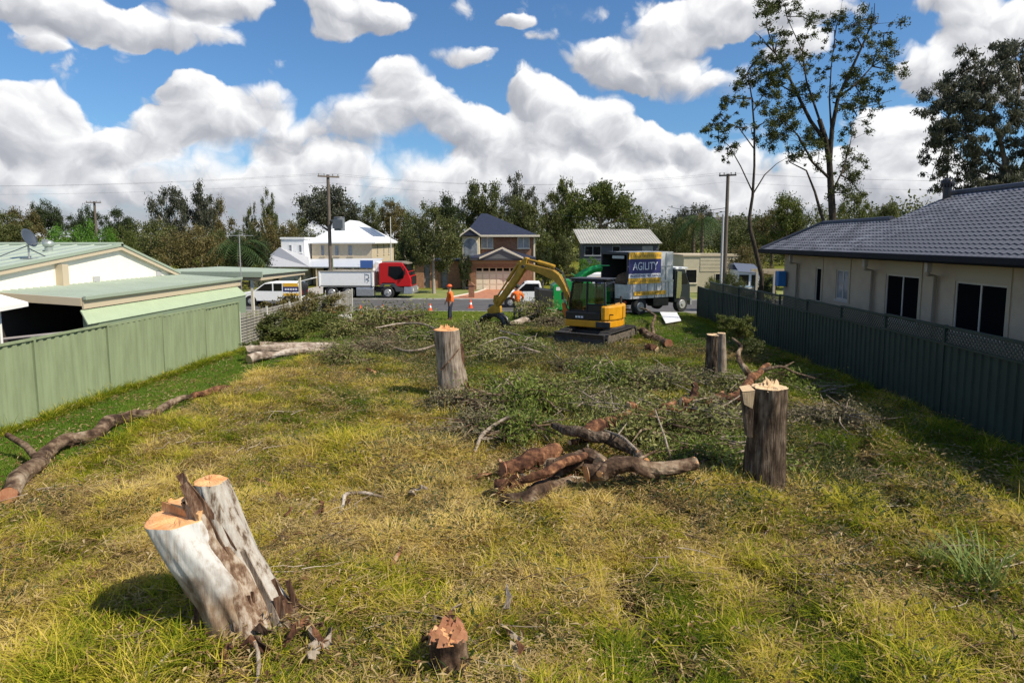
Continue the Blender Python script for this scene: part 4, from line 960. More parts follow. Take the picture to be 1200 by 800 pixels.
# ================================================================== VEHICLES
blk = mat('black_paint', (.012, .012, .014), .35); rub = mat('rubber', (.02,) * 3, .8); steel = mat('brushed_silver', (.46, .47, .48), .38, metal=.7, var=.12, scale=6)
redp = mat('red_paint', (.48, .010, .014), .28); whp = mat('white_paint', (.84, .84, .83), .35, var=.03, scale=4); hub = mat('wheel_rim', (.5, .5, .5), .35, metal=.6)
red_l = mat('tail_red', (.35, .01, .01), .3); clr_l = mat('lamp_lens', (.7, .7, .68), .1); orl = mat('amber_lens', (.7, .25, .02), .3)
def wheel(par, x, y, z, r, w_, side=-1, dual=False):
    wd = part('wheel', MB().tube([(x, y - w_ / 2, z), (x, y - w_ / 2 + .04, z), (x, y + w_ / 2 - .04, z), (x, y + w_ / 2, z)], [r * .9, r, r, r * .9], 24), rub, par)
    f = y + side * (w_ / 2 + .002)
    part('rim', MB().tube([(x, f, z), (x, f + side * .03, z)], [r * .58, r * .52], 20).tube([(x, f + side * .031, z), (x, f + side * .08, z)], [r * .2, r * .16], 10), hub, wd)
    return wd
# ---- red tipper truck
g0 = GR + .1; YT = 48.95; xT = X_(370, YT)
RT = thing('tipper_truck', 'tipper truck with red cab and white tray parked across the road', 'truck', (xT, YT, g0 - .05))
RT.scale = (1.0, 1.0, 1.0)
part('chassis', MB().box(.1, 7.0, .75, 1.65, .62, .9).box(4.4, 6.6, .3, 2.1, .55, .8), blk, RT)
tb = part('tray', MB().box(.05, 4.3, 0, 2.4, .98, 1.06).box(0, 4.3, 0, .06, 1.0, 2.12).box(0, 4.3, 2.34, 2.4, 1.0, 2.12).box(4.24, 4.3, .06, 2.34, 1.06, 2.4).box(0, .06, .06, 2.34, 1.06, 2.08), whp, RT)
for y_ in (-.04, 2.32): part('top_rail', MB().box(-.02, 4.36, y_, y_ + .12, 2.121, 2.2), mat('tan_rail', (.35, .31, .25), .6), tb)
for u in (.02, 4.18): part('rib', MB().box(u, u + .1, -.05, -.002, .99, 2.12), whp, tb)
part('logo', MB().box(3.62, 3.66, -.012, -.002, 1.3, 2.0).tube([(3.72, -.008, 1.95), (3.95, -.008, 1.9), (3.95, -.008, 1.65), (3.75, -.008, 1.6), (3.98, -.008, 1.45), (3.8, -.008, 1.3)], .028, 5), mat('grey_logo', (.22, .23, .25), .6), tb)
part('hoist_cover', MB().prism([(4.32, 2.1), (4.75, 2.1), (4.75, 2.75), (4.5, 2.9), (4.32, 2.9)], .5, 1.9, 'y'), whp, RT, .03)
cabp = [(4.72, 1.05), (4.72, 2.7), (4.85, 2.82), (6.55, 2.82), (6.95, 2.2), (7.2, 1.55), (7.2, .98), (6.1, .98), (5.9, 1.25), (4.95, 1.25), (4.85, 1.05)]
cb_ = part('cab', MB().prism(cabp, 0, 2.4, 'y'), redp, RT, .05)
part('side_window', MB().prism([(5.45, 1.85), (5.5, 2.55), (6.42, 2.55), (6.75, 2.05), (6.62, 1.62), (6.0, 1.5)], -.012, .01, 'y'), win_glass, cb_)
m = MB().add([(6.60, .12, 2.78), (6.60, 2.28, 2.78), (6.99, 2.28, 2.18), (6.99, .12, 2.18)], [(0, 1, 2, 3)]); m.add([(7.0, .14, 2.1), (7.0, 2.26, 2.1), (7.12, 2.26, 1.84), (7.12, .14, 1.84)], [(0, 1, 2, 3)]); o = part('windscreen', m, win_glass, cb_); solidify(o, .03)
part('sun_visor', MB().prism([(6.45, 2.86), (6.9, 2.78), (6.9, 2.7), (6.5, 2.78)], .1, 2.3, 'y').box(4.9, 6.5, .3, 2.1, 2.83, 2.9), mat('dark_visor', (.25, .22, .18), .4), cb_)
part('grille', MB().box(7.203, 7.23, .3, 2.1, 1.1, 1.75), blk, cb_)
part('bumper', MB().box(6.62, 7.32, -.02, 2.42, .42, .96, .04), steel, RT, .03)
for y_ in (.12, 1.98): part('headlight', MB().box(7.321, 7.35, y_, y_ + .3, .62, .84), clr_l, RT)
part('mudguard', MB().prism([(4.82, .95), (4.85, 1.2), (5.0, 1.23), (5.95, 1.23), (6.2, .97), (6.62, .9), (6.6, .6), (6.05, .6), (5.95, .85), (5.8, 1.05), (5.6, 1.12), (5.1, 1.12), (4.95, .95)], .0, .4, 'y'), mat('grey_guard', (.06, .065, .07), .6), RT)
part('fuel_tank', MB().prism([(.0, .25), (.55, .25), (.6, .35), (.6, .85), (.5, .93), (.05, .93), (0, .8)], 2.92, 4.28, 'x'), steel, RT, .03)
for y_ in (0.17, 2.23):
    for x_ in (1.0, 2.28, 5.38): wheel(RT, x_, y_, .5, .5, .30, -1 if y_ < 1 else 1)
for y_ in (-.25, 2.5): part('mirror', MB().box(6.72, 6.8, y_, y_ + .16, 1.9, 2.4).tube([(6.7, y_ + .1, 2.45), (6.55, .1 if y_ < 1 else 2.3, 2.6)], .02, 5), blk, cb_)
part('mudflap', MB().box(.32, .35, .02, .4, .3, .9), blk, RT); part('tail_lamp', MB().box(-.03, -.002, .15, .4, .85, .97), red_l, RT)
part('step', MB().box(4.85, 5.0, .02, .3, .35, .8), blk, RT)
BS = thing('blue_sign', 'small blue sign seen above the white truck tray beside the cab', 'sign', (X_(428, 54), 54, GR))
part('board', MB().box(-.55, .55, 0, .04, 2.25, 2.9), mat('blue_sign', (.05, .12, .36), .5), BS); part('post', MB().box(-.04, .04, .042, .1, 0, 2.6), gal, BS)

# ---- generic car / wagon, nose towards -x, near side at y = 0
def car(name, label, cat, loc, rz, L_, H_, Wd, prof, glass, paint, wheels, r=.34, group=None):
    t_ = thing(name, label, cat, loc, rz, group)
    bd = part('body', MB().prism(prof, 0, Wd, 'y'), paint, t_, .045)
    for gl in glass:
        part('side_window', MB().prism(gl, -.008, .0, 'y'), win_glass, bd); part('side_window', MB().prism(gl, Wd, Wd + .008, 'y'), win_glass, bd)
    for x_ in wheels:
        part('wheel_arch', MB().tube([(x_, -.006, r), (x_, .06, r)], r * 1.22, 20), blk, bd); part('wheel_arch', MB().tube([(x_, Wd - .06, r), (x_, Wd + .006, r)], r * 1.22, 20), blk, bd)
        wheel(t_, x_, .09, r, r, .2, -1); wheel(t_, x_, Wd - .09, r, r, .2, 1)
    for y_ in (.08, Wd - .38): part('headlight', MB().box(-.02, .05, y_, y_ + .3, .68, .84), clr_l, t_); part('tail_light', MB().box(L_ - .04, L_ + .015, y_, y_ + .22, .8, 1.1), red_l, t_)
    part('bumper', MB().box(-.07, .12, .06, Wd - .06, .28, .55).box(L_ - .12, L_ + .07, .06, Wd - .06, .3, .56), mat('grey_bumper', (.08,) * 3, .6), t_, .03)
    return t_, bd
def screen(par, x0, z0, x1, z1, Wd): o = part('windscreen', MB().add([(x0, .12, z0), (x0, Wd - .12, z0), (x1, Wd - .18, z1), (x1, .18, z1)], [(0, 1, 2, 3)]), win_glass, par); solidify(o, .02)
orgs = mat('yellow_sign', (.70, .40, .03), .5); navy = mat('navy_sign', (.02, .022, .12), .45); whs = mat('white_sign', (.72, .72, .74), .5)
prof_w = [(0, .35), (0, .78), (.12, .92), (1.0, 1.06), (1.75, 1.58), (2.0, 1.66), (3.95, 1.66), (4.2, 1.5), (4.3, .35)]
gl_w = [[(1.18, 1.08), (1.80, 1.54), (2.32, 1.58), (2.32, 1.06)], [(2.42, 1.06), (2.42, 1.58), (3.0, 1.58), (3.0, 1.06)]]
VT, vb = car('work_van', 'white van with blue and yellow signage and raised rear hatch behind the slatted fence', 'van', (X_(276, 44), 43.6, GR + .02), R(3), 4.3, 1.66, 1.8, prof_w, gl_w, whp, (.8, 3.4))
screen(vb, 1.02, 1.08, 1.74, 1.56, 1.8)
part('sign_yellow', MB().box(3.08, 4.12, -.014, -.002, 1.36, 1.60), orgs, vb); part('sign_navy', MB().box(3.08, 4.16, -.014, -.002, 1.02, 1.355), navy, vb); part('sign_yellow', MB().box(3.08, 4.2, -.014, -.002, .72, .90), orgs, vb)
for k in range(5): part('lettering', MB().box(3.2 + k * .18, 3.33 + k * .18, -.02, -.015, 1.12, 1.24), whs, vb)
part('hatch', MB().add([(4.0, .1, 1.68), (4.0, 1.7, 1.68), (5.0, 1.65, 1.95), (5.0, .15, 1.95), (4.0, .1, 1.62), (4.0, 1.7, 1.62), (5.0, 1.65, 1.89), (5.0, .15, 1.89)], [(0, 1, 2, 3), (7, 6, 5, 4), (0, 4, 5, 1), (1, 5, 6, 2), (2, 6, 7, 3), (3, 7, 4, 0)]), whp, vb, .01)
part('boot_opening', MB().box(4.302, 4.31, .12, 1.68, .7, 1.58), blk, vb)
UT, ub = car('utility_vehicle', 'silver-white utility vehicle with dark tray behind the second worker', 'utility vehicle', (X_(584, 44.3), 43.4, GR + .02), R(2), 4.9, 1.75, 1.8,
             [(0, .38), (0, .85), (.15, 1.0), (1.15, 1.10), (1.85, 1.68), (2.05, 1.74), (2.9, 1.72), (3.05, 1.10), (4.9, 1.08), (4.9, .5), (4.2, .4)], [[(1.35, 1.12), (1.92, 1.62), (2.8, 1.62), (2.9, 1.12)]], whp, (.85, 3.9), .33)
screen(ub, 1.18, 1.12, 1.84, 1.66, 1.8); part('ladder_rack', MB().tube([(3.1, .1, 1.1), (3.1, .1, 1.8), (3.1, 1.7, 1.8), (3.1, 1.7, 1.1)], .03, 6).tube([(4.8, .1, 1.1), (4.8, .1, 1.8), (4.8, 1.7, 1.8), (4.8, 1.7, 1.1)], .03, 6), blk, UT)
VN, nb_ = car('signed_van', 'taller white van with blue sign showing above the green chipper', 'van', (X_(657, 46), 45.2, GR + .02), 0, 4.7, 2.2, 1.9, [(0, .35), (0, .95), (.9, 1.25), (1.5, 2.1), (1.8, 2.25), (4.6, 2.25), (4.7, 2.1), (4.7, .35)], [[(1.15, 1.3), (1.62, 2.0), (2.2, 2.0), (2.2, 1.3)]], whp, (.9, 3.8))
screen(nb_, .94, 1.3, 1.46, 2.05, 1.9); part('sign_navy', MB().box(2.4, 4.2, -.014, -.002, 1.45, 1.85), navy, nb_); part('sign_yellow', MB().box(2.4, 4.2, -.014, -.002, 1.86, 2.0), orgs, nb_)
# red letter box / car lamp glimpsed by the garage pier
solo('letterbox', MB().box(-5.42, -4.98, 50.0, 50.3, GR, GR + 1.05).prism([(-5.5, GR + 1.05), (-4.9, GR + 1.05), (-5.2, GR + 1.3)], 49.95, 50.35, 'y'), mat('red_brown_brick', (.2, .1, .06)), (-5.2, 50.15, GR), 'small brick letterbox beside the terracotta driveway', 'letterbox', bevel=.01)

# ---- chipper truck
p = on_ground(735, 371); th = R(33)
CT = thing('chipper_truck', 'silver box truck with navy and yellow agility sign panels beside the green fence', 'truck', (p.x, p.y, float(gbase(p.y)) + .02), th)
sil = mat('silver_sheet', (.52, .53, .54), .42, metal=.35, var=.18, scale=2.5, bump=.12, bscale=5)
Lb = 3.45; Wb = 2.35
part('tray', MB().box(0, Lb, 0, .06, .95, 1.9).box(0, Lb, Wb - .06, Wb, .95, 1.9).box(0, Lb, .06, Wb - .06, .95, 1.02).box(0, .06, .06, Wb - .06, 1.02, 1.75).box(Lb - .06, Lb, .06, Wb - .06, 1.02, 1.9), sil, CT, .008)
part('canopy', MB().box(0.02, Lb - .05, .01, .05, 1.902, 3.52).box(.02, Lb - .05, Wb - .05, Wb - .01, 1.902, 3.52).box(.02, Lb - .05, .01, Wb - .01, 3.522, 3.57).box(Lb - .1, Lb - .06, .051, Wb - .051, 1.902, 3.52), sil, CT)
part('canopy_lining', MB().box(.05, Lb - .12, .055, .062, 1.92, 3.5).box(.05, Lb - .12, Wb - .06, Wb - .055, 1.92, 3.5).box(.05, Lb - .12, .062, Wb - .062, 3.49, 3.515).box(Lb - .13, Lb - .121, .062, Wb - .062, 1.2, 3.49), mat('dark_interior', (.03, .028, .026), .9), CT)
part('rear_frame', MB().box(-.03, .018, 0, .1, 1.9, 3.58).box(-.03, .018, Wb - .1, Wb, 1.9, 3.58).box(-.03, .018, .1, Wb - .1, 3.42, 3.58), mat('dark_frame', (.02, .022, .03), .5), CT)
part('rear_lamp', MB().box(-.06, -.032, .3, 1.3, 3.2, 3.36), mat('grey_tarp', (.5, .5, .48), .6), CT)
part('load', MB().ball((1.3, 1.2, 1.9), 1.0, .95, .55, 12, 7), mat('wood_chip_load', (.16, .10, .055), .95, var=.4, scale=12, bump=.8, bscale=40), CT)
part('post', MB().box(Lb - .62, Lb - .56, -.03, -.002, .96, 3.5).box(Lb * .62, Lb * .62 + .05, -.03, -.002, .96, 1.88), steel, CT)
part('rail', MB().box(-.02, Lb, -.035, .0 - .002, 1.86, 1.95).box(-.02, Lb, -.03, -.002, 2.74, 2.78), steel, CT)
for xx in (.35, .9, 1.45, 2.0, 2.55, 3.1): part('stay', MB().box(xx, xx + .05, -.028, -.002, .96, 1.85), steel, CT)
bw = 2.42
sy_ = part('sign_panel', MB().box(.02, bw, -.045, -.036, 3.18, 3.56), orgs, CT); part('sign_panel', MB().box(.02, bw, -.045, -.036, 2.36, 3.175), navy, CT)
part('sign_panel', MB().box(.02, bw, -.045, -.036, 2.12, 2.355), whs, CT); part('sign_panel', MB().box(.02, bw, -.045, -.036, 1.80, 2.115), orgs, CT)
part('sign_panel', MB().box(.45, 2.85, -.045, -.036, 1.14, 1.36), orgs, CT)
def lettering(body, x, z, h, width, mt): o = link('lettering', text_mesh(body, h, mt, .004, width), CT, (x, -.052, z), (R(90), 0, 0)); return o
lettering('AGILITY', .02 + bw / 2, 2.76, .62, 1.85, mat('sign_letter_white', (.72, .74, .80), .5))
lettering('PROFESSIONAL TREE SERVICE', .02 + bw / 2, 2.235, .2, 2.2, navy)
dash = mat('faded_print', (.42, .24, .03), .6); mm = MB()
for row, z_, x0_, x1_ in ((0, 3.36, .1, 2.3), (1, 1.95, .1, 2.3), (2, 1.25, .6, 2.7)):
    xx = x0_
    while xx < x1_: wq = random.uniform(.05, .16); mm.box(xx, xx + wq, -.05, -.046, z_ - .07, z_ + .07); xx += wq + .05
part('faded_print', mm, dash, CT, kind='stuff')
part('chassis', MB().box(.1, 4.9, .6, 1.75, .55, .9), blk, CT); part('toolbox', MB().box(2.0, 3.2, .08, .6, .45, .9), blk, CT, .02)
cbm = part('cab', MB().prism([(3.62, .75), (3.62, 2.35), (3.7, 2.52), (4.45, 2.52), (4.75, 1.85), (4.9, 1.6), (4.92, .6), (3.62, .6)], .05, 2.25, 'y'), mat('dark_green_cab', (.012, .018, .020), .4), CT, .05)
part('cab_roof', MB().box(3.6, 4.6, .02, 2.28, 2.525, 2.66), whp, cbm, .03); part('side_window', MB().prism([(4.15, 1.65), (4.15, 2.3), (4.45, 2.3), (4.7, 1.85), (4.65, 1.65)], .038, .049, 'y'), win_glass, cbm)
part('exhaust_shroud', MB().prism([(3.70, .85), (4.02, .85), (4.12, 1.3), (4.1, 2.4), (3.76, 2.45)], -.02, .04, 'y'), mat('chrome', (.7, .7, .7), .15, metal=1), CT, .01)
part('bumper', MB().box(4.93, 5.05, .05, 2.25, .4, .8), steel, CT)
for y_ in (.2, 2.15):
    for x_ in (1.0, 4.25): wheel(CT, x_, y_, .47, .47, .32, -1 if y_ < 1 else 1)
part('mudguard', MB().tube([(1.0 + .56 * math.cos(a_), .2, .47 + .56 * math.sin(a_)) for a_ in [R(q_) for q_ in range(10, 180, 20)]], .03, 5), blk, CT)
part('tail_lamp', MB().box(-.03, -.001, .08, .3, .7, .85), red_l, CT)
# ---- green wood chipper on the tow bar
p = on_ground(645, 375.5); gr = mat('chipper_green', (.012, .27, .06), .35); 
WC = thing('wood_chipper', 'bright green wood chipper with curved discharge chute behind the excavator', 'wood chipper', (p.x, p.y, float(gbase(p.y))), R(8))
part('hopper', MB().add([(-.75, -.8, .55), (.25, -.45, .7), (.25, .45, .7), (-.75, .8, .55), (-.75, -.85, 1.72), (.25, -.45, 1.6), (.25, .45, 1.6), (-.75, .85, 1.72)], [(0, 3, 2, 1), (4, 5, 6, 7), (0, 1, 5, 4), (1, 2, 6, 5), (2, 3, 7, 6), (3, 0, 4, 7)]), mat('black_hopper', (.010, .011, .012), .6), WC, .02)
part('feed_table', MB().prism([(-1.05, .15), (-.85, .12), (-.3, .5), (-.3, .75), (-.6, .72)], -.6, .6, 'y').box(-.35, .1, -.82, -.72, .2, .75), gr, WC, .01)
part('housing', MB().prism([(.05, .6), (2.2, .6), (2.2, 1.9), (1.9, 2.15), (.5, 2.2), (.05, 1.85)], -.55, .55, 'y'), gr, WC, .03)
part('engine_cover', MB().box(2.05, 3.1, -.5, .5, .65, 1.75).box(2.2, 3.0, -.52, -.501, .8, 1.6), mat('dark_chipper_green', (.010, .17, .045), .4), WC, .03)
part('feed_roller_guard', MB().prism([(.1, 1.6), (.95, 1.6), (.85, 2.0), (.3, 2.05)], -.4, .4, 'y').cyl((.35, 0, 2.0), (.35, 0, 2.55), .09, .09, 10).box(.2, .6, -.3, .3, 2.3, 2.42), gr, WC, .01)
chute = [(1.25, 0, 1.6), (1.3, 0, 1.95), (1.5, .02, 2.25), (1.85, .05, 2.5), (2.3, .1, 2.68), (2.75, .14, 2.78)]
part('chute', MB().tube(chute, [.30, .27, .24, .22, .20, .19], 4, False), gr, WC, .015)
part('chute_deflector', MB().box(2.7, 3.15, -.04, .32, 2.86, 2.9), gr, WC); part('chute_handle', MB().tube([(1.35, -.3, 1.9), (1.2, -.5, 2.4), (1.0, -.5, 2.5)], .02, 6), gr, WC)
part('drawbar', MB().box(3.1, 4.4, -.06, .06, .45, .57).box(.3, 3.1, -.4, .4, .45, .6), blk, WC)
for y_ in (-.75, .75): wheel(WC, 1.4, y_, .36, .36, .22, -1 if y_ < 0 else 1)
part('mudguard', MB().box(.95, 1.85, -.9, -.6, .76, .80).box(.95, 1.85, .6, .9, .76, .80), blk, WC)
part('lamp', MB().box(.2, .42, -.56, -.5, 1.62, 1.8), clr_l, WC)

# ---- excavator
yel = mat('excavator_yellow', (.62, .29, .010), .42, var=.10, scale=3, bump=.06, bscale=30); ygr = mat('arm_yellow', (.42, .235, .018), .55, var=.22, scale=4, bump=.1, bscale=25)
orc = mat('orange_guard', (.62, .17, .02), .5, var=.1); dgy = mat('dark_steel', (.035, .034, .036), .6, var=.3, scale=5, bump=.2, bscale=30)
UC = Vector((2.47, 25.8)); ez0 = float(gbase(25.8))
EX = thing('excavator', 'yellow excavator with black cab and grapple standing in the cleared block', 'excavator', (UC.x, UC.y, ez0), R(152))
rot = Matrix.Rotation(R(240 - 152), 4, 'Z')
def BX(p): return (.92 + (p[0] - .98) * .67,) + tuple(p[1:-1]) + (p[-1] + .03 * max(0, p[0] - .98),)
def stadium(x0, x1, r, zc, n=10):
    return [(x0 + r * math.cos(a_), zc + r * math.sin(a_)) for a_ in [R(90 + 180 * k / n) for k in range(n + 1)]] + [(x1 + r * math.cos(a_), zc + r * math.sin(a_)) for a_ in [R(-90 + 180 * k / n) for k in range(n + 1)]]
for sy in (-1, 1):
    yc = sy * .86; m = MB(); m.M = rot
    out_ = stadium(-1.2, 1.2, .29, .30); inn = stadium(-1.2, 1.2, .235, .30); n_ = len(out_)
    for (ya_, yb_) in ((yc - .2, yc + .2),):
        vs = [(x_, ya_, z_) for x_, z_ in out_] + [(x_, yb_, z_) for x_, z_ in out_] + [(x_, ya_, z_) for x_, z_ in inn] + [(x_, yb_, z_) for x_, z_ in inn]; fs = []
        for k in range(n_): k2 = (k + 1) % n_; fs += [(k, k2, n_ + k2, n_ + k), (2 * n_ + k, 3 * n_ + k, 3 * n_ + k2, 2 * n_ + k2), (k, 2 * n_ + k, 2 * n_ + k2, k2), (n_ + k, n_ + k2, 3 * n_ + k2, 3 * n_ + k)]
        m.add(vs, fs)
    per = 2 * 2.4 + 2 * math.pi * .29; s_ = 0
    while s_ < per:
        if s_ < 2.4: c_ = (-1.2 + s_, .59, 0)
        elif s_ < 2.4 + math.pi * .29: a_ = (s_ - 2.4) / .29; c_ = (1.2 + .29 * math.sin(a_), .3 + .29 * math.cos(a_), a_)
        elif s_ < 4.8 + math.pi * .29: c_ = (1.2 - (s_ - 2.4 - math.pi * .29), .01, math.pi)
        else: a_ = (s_ - 4.8 - math.pi * .29) / .29; c_ = (-1.2 - .29 * math.sin(a_), .3 - .29 * math.cos(a_), math.pi + a_)
        mm = MB(); mm.M = rot @ Matrix.Translation((c_[0], yc, c_[1])) @ Matrix.Rotation(c_[2], 4, 'Y'); mm.box(-.035, .035, -.205, .205, -.012, .025); m.M = None; m.add(mm.v, mm.f); m.M = rot; s_ += .145
    tk = part('track', m, mat('track_rubber', (.035, .033, .032), .85, var=.3, scale=6), EX)
    m = MB(); m.M = rot; m.box(-1.15, 1.15, yc - .13, yc + .13, .18, .44); part('track_frame', m, mat('dusty_steel', (.11, .092, .07), .85, var=.45, scale=8), tk)
    for x_ in (-1.18, -.72, -.36, 0, .36, .72, 1.18):
        r_ = .21 if abs(x_) > 1 else .10; m = MB(); m.M = rot; m.cyl((x_, yc - .16, .30 if abs(x_) > 1 else .17), (x_, yc + .16, .30 if abs(x_) > 1 else .17), r_, r_, 14); part('roller', m, mat('dusty_steel', (.16, .14, .11)), tk)
m = MB(); m.M = rot; m.box(-.7, .7, -.66, .66, .28, .55).box(.7, 1.75, -.55, -.42, .25, .4).box(.7, 1.75, .42, .55, .25, .4); part('undercarriage', m, dgy, EX)
m = MB(); m.M = rot
arc = [(1.86, .56), (1.80, .50), (1.77, .38), (1.78, .24), (1.84, .10), (1.90, .08)]
m.prism(arc + [(x_ - .06, z_) for x_, z_ in arc[::-1]], -1.04, 1.04, 'y').box(1.70, 1.80, -1.06, 1.06, .50, .57); part('blade', m, dgy, EX, .01)
part('slew_ring', MB().cyl((0, 0, .55), (0, 0, .70), .5, .5, 28), dgy, EX)
plan = [(1.0, -.75), (1.05, -.3), (1.05, .95), (-.5, .98)] + [(-.50 + -.48 * math.sin(a_), .98 * math.cos(a_)) for a_ in [R(q_) for q_ in range(20, 180, 20)]] + [(-.5, -.95)]
part('deck', MB().prism(plan, .70, .97, 'z'), yel, EX, .03)
plr = [(-.48, .97)] + [(-.52 + -.50 * math.sin(a_), .99 * math.cos(a_)) for a_ in [R(q_) for q_ in range(15, 180, 15)]] + [(-.48, -.97)]
part('engine_hood', MB().prism(plr, .975, 1.55, 'z'), yel, EX, .06)
part('hood_line', MB().box(-1.03, -1.0, -.02, .02, 1.0, 1.5), blk, EX)
part('counterweight', MB().prism([(x_ * 1.02, y_ * .8) for x_, y_ in plr], .60, .698, 'z').box(-.9, -.3, .99, 1.03, .72, .95), dgy, EX, .02)
part('side_cover', MB().box(-.47, 1.02, .30, .97, .975, 1.28), blk, EX, .03)
part('side_tank', MB().box(-.24, .9, -.92, -.35, .975, 1.35), yel, EX, .04)
for k in range(3): part('lettering', MB().box(.25 + k * .12, .34 + k * .12, .972, .98, 1.05, 1.13), whs, EX)
cab_prof = [(-.60, 1.0), (-.58, 2.42), (-.51, 2.5), (.68, 2.5), (.78, 2.4), (.92, 1.6), (.90, 1.0)]
fr = MB()
for y_ in (-.12, .79):
    pp = [(x_, y_, z_) for x_, z_ in cab_prof]; fr.tube(pp + [pp[0]], .045, 6); fr.tube([(.18, y_, 1.0), (.16, y_, 2.48)], .04, 6); fr.tube([(-.66, y_, 1.58), (.2, y_, 1.58)], .03, 5)
for x_, z_ in cab_prof[:6]: fr.tube([(x_, -.12, z_), (x_, .79, z_)], .04, 6)
fr.box(-.4, .85, -.12, .79, 2.46, 2.55).box(-.65, .16, .76, .795, 1.0, 1.57).box(.2, .90, .76, .795, 1.0, 1.35).box(-.68, -.64, -.1, .76, 1.0, 1.55)
cab_o = part('cab', fr, blk, EX)
part('roof', MB().box(-.68, .94, -.17, .84, 2.551, 2.60), mat('cab_roof_black', (.03, .03, .034), .5), cab_o, .02)
tg = bpy.data.materials.new('tinted_glass'); tg.use_nodes = True; q_ = NT(tg.node_tree); q_.n.clear(); g1 = q_.new('ShaderNodeBsdfTransparent'); g1.inputs[0].default_value = (.32, .36, .35, 1); g2 = q_.new('ShaderNodeBsdfGlossy'); g2.inputs['Roughness'].default_value = .03; mx = q_.new('ShaderNodeMixShader'); mx.inputs[0].default_value = .10
q_.l.new(g1.outputs[0], mx.inputs[1]); q_.l.new(g2.outputs[0], mx.inputs[2]); oo = q_.new('ShaderNodeOutputMaterial'); q_.l.new(mx.outputs[0], oo.inputs[0])
for pts in ([(-.62, .775, 1.62), (.13, .775, 1.62), (.13, .775, 2.42), (-.60, .775, 2.42)], [(.2, .775, 1.38), (.87, .775, 1.38), (.88, .775, 1.6), (.74, .775, 2.38), (.2, .775, 2.42)], [(-.65, -.08, 1.6), (-.65, .76, 1.6), (-.63, .76, 2.38), (-.63, -.08, 2.38)], [(.90, -.08, 1.1), (.90, .74, 1.1), (.92, .74, 1.6), (.78, .74, 2.38), (.78, -.08, 2.38), (.92, -.08, 1.6)]):
    o = part('pane', MB().add(pts, [tuple(range(len(pts)))]), tg, cab_o); solidify(o, .008)
part('seat', MB().box(-.1, .4, .1, .6, 1.3, 1.45).box(-.22, -.1, .1, .6, 1.4, 2.15), mat('dark_seat', (.04, .04, .045), .8), cab_o, .04)
part('console', MB().box(.65, .85, .1, .7, 1.2, 1.65), blk, cab_o, .03)
yb = -.22
hose = mat('hose_black', (.015,) * 3, .6)
for dy_ in (-.05, .05): part('hose', MB().tube([BX((1.2, yb + dy_, .95)), BX((1.6, yb + dy_, 1.75)), BX((2.2, yb + dy_, 2.72)), BX((2.9, yb + dy_, 2.95)), BX((4.2, yb + dy_, 3.06)), BX((4.9, yb + dy_, 3.2)), BX((5.3, yb + dy_, 2.75))], .02, 6), hose, EX)
part('work_light', MB().box(.88, .96, .6, .75, 2.45, 2.56), clr_l, cab_o); part('mirror', MB().box(1.1, 1.14, .98, 1.1, 1.75, 2.05).tube([(1.0, .93, 1.7), (1.12, 1.02, 1.75)], .012, 5), blk, cab_o)
part('exhaust', MB().cyl((-.75, -.5, 1.5), (-.75, -.5, 1.85), .045, .045, 10), dgy, EX)
for zz in (1.12, 1.2, 1.28, 1.36): part('hood_vent', MB().box(-.9, -.62, -.99, -.965, zz, zz + .04), blk, EX)
part('decal', MB().box(-.95, -.55, .80, .83, 1.2, 1.24), blk, EX)
part('handrail', MB().tube([(1.1, .5, 1.2), (1.18, .5, 1.4), (1.1, .5, 1.9)], .018, 6), blk, cab_o)
def plate(pts, hw, mt, nm, bev=.02, yc_=yb): return part(nm, MB().prism([BX(q_) for q_ in pts], yc_ - hw, yc_ + hw, 'y'), mt, EX, bev)
plate([(.98, .5), (1.35, .42), (1.45, .8), (1.1, 1.02), (.98, .98)], .2, mat('dark_pivot', (.05, .04, .03), .7), 'swing_bracket')
plate([(1.02, .62), (1.22, .58), (1.68, 1.30), (2.22, 2.04), (2.75, 2.36), (3.8, 2.60), (4.9, 2.76), (5.05, 2.85), (4.95, 3.0), (4.6, 2.98), (3.4, 2.86), (2.75, 2.78), (2.35, 2.60), (1.95, 2.2), (1.4, 1.35), (1.02, .9)], .125, ygr, 'boom')
part('boom_pin', MB().cyl((1.15, yb - .24, .74), (1.15, yb + .24, .74), .07, .07, 12).cyl(BX((4.88, yb - .22, 2.85)), BX((4.88, yb + .22, 2.85)), .07, .07, 12), dgy, EX)
part('boom_cylinder', MB().cyl(BX((1.38, yb, .55)), BX((1.85, yb, 1.15)), .10, .10, 14).cyl(BX((1.85, yb, 1.15)), BX((2.25, yb, 1.85)), .05, .05, 10), steel, EX)
plate([(1.30, .50), (1.50, .48), (1.98, 1.10), (2.06, 1.45), (1.9, 1.5), (1.62, 1.12)], .05, orc, 'cylinder_guard', .02, yb + .21)
part('arm_cylinder', MB().cyl(BX((2.75, yb, 2.92)), BX((3.9, yb, 3.08)), .09, .09, 14).cyl(BX((3.9, yb, 3.08)), BX((4.72, yb, 3.16)), .045, .045, 10), ygr, EX)
plate([(4.62, 3.22), (4.82, 3.25), (5.15, 3.02), (5.6, 2.45), (7.12, 1.12), (7.05, .95), (6.9, .92), (5.3, 2.25), (4.85, 2.72), (4.7, 2.95)], .12, ygr, 'arm')
part('bucket_cylinder', MB().cyl(BX((5.3, yb, 3.0)), BX((6.2, yb, 2.15)), .075, .075, 12).cyl(BX((6.2, yb, 2.15)), BX((6.95, yb, 1.45)), .04, .04, 10), ygr, EX)
part('bucket_cylinder_bracket', MB().cyl(BX((5.2, yb - .14, 3.0)), BX((5.2, yb + .14, 3.0)), .09, .09, 10), ygr, EX)
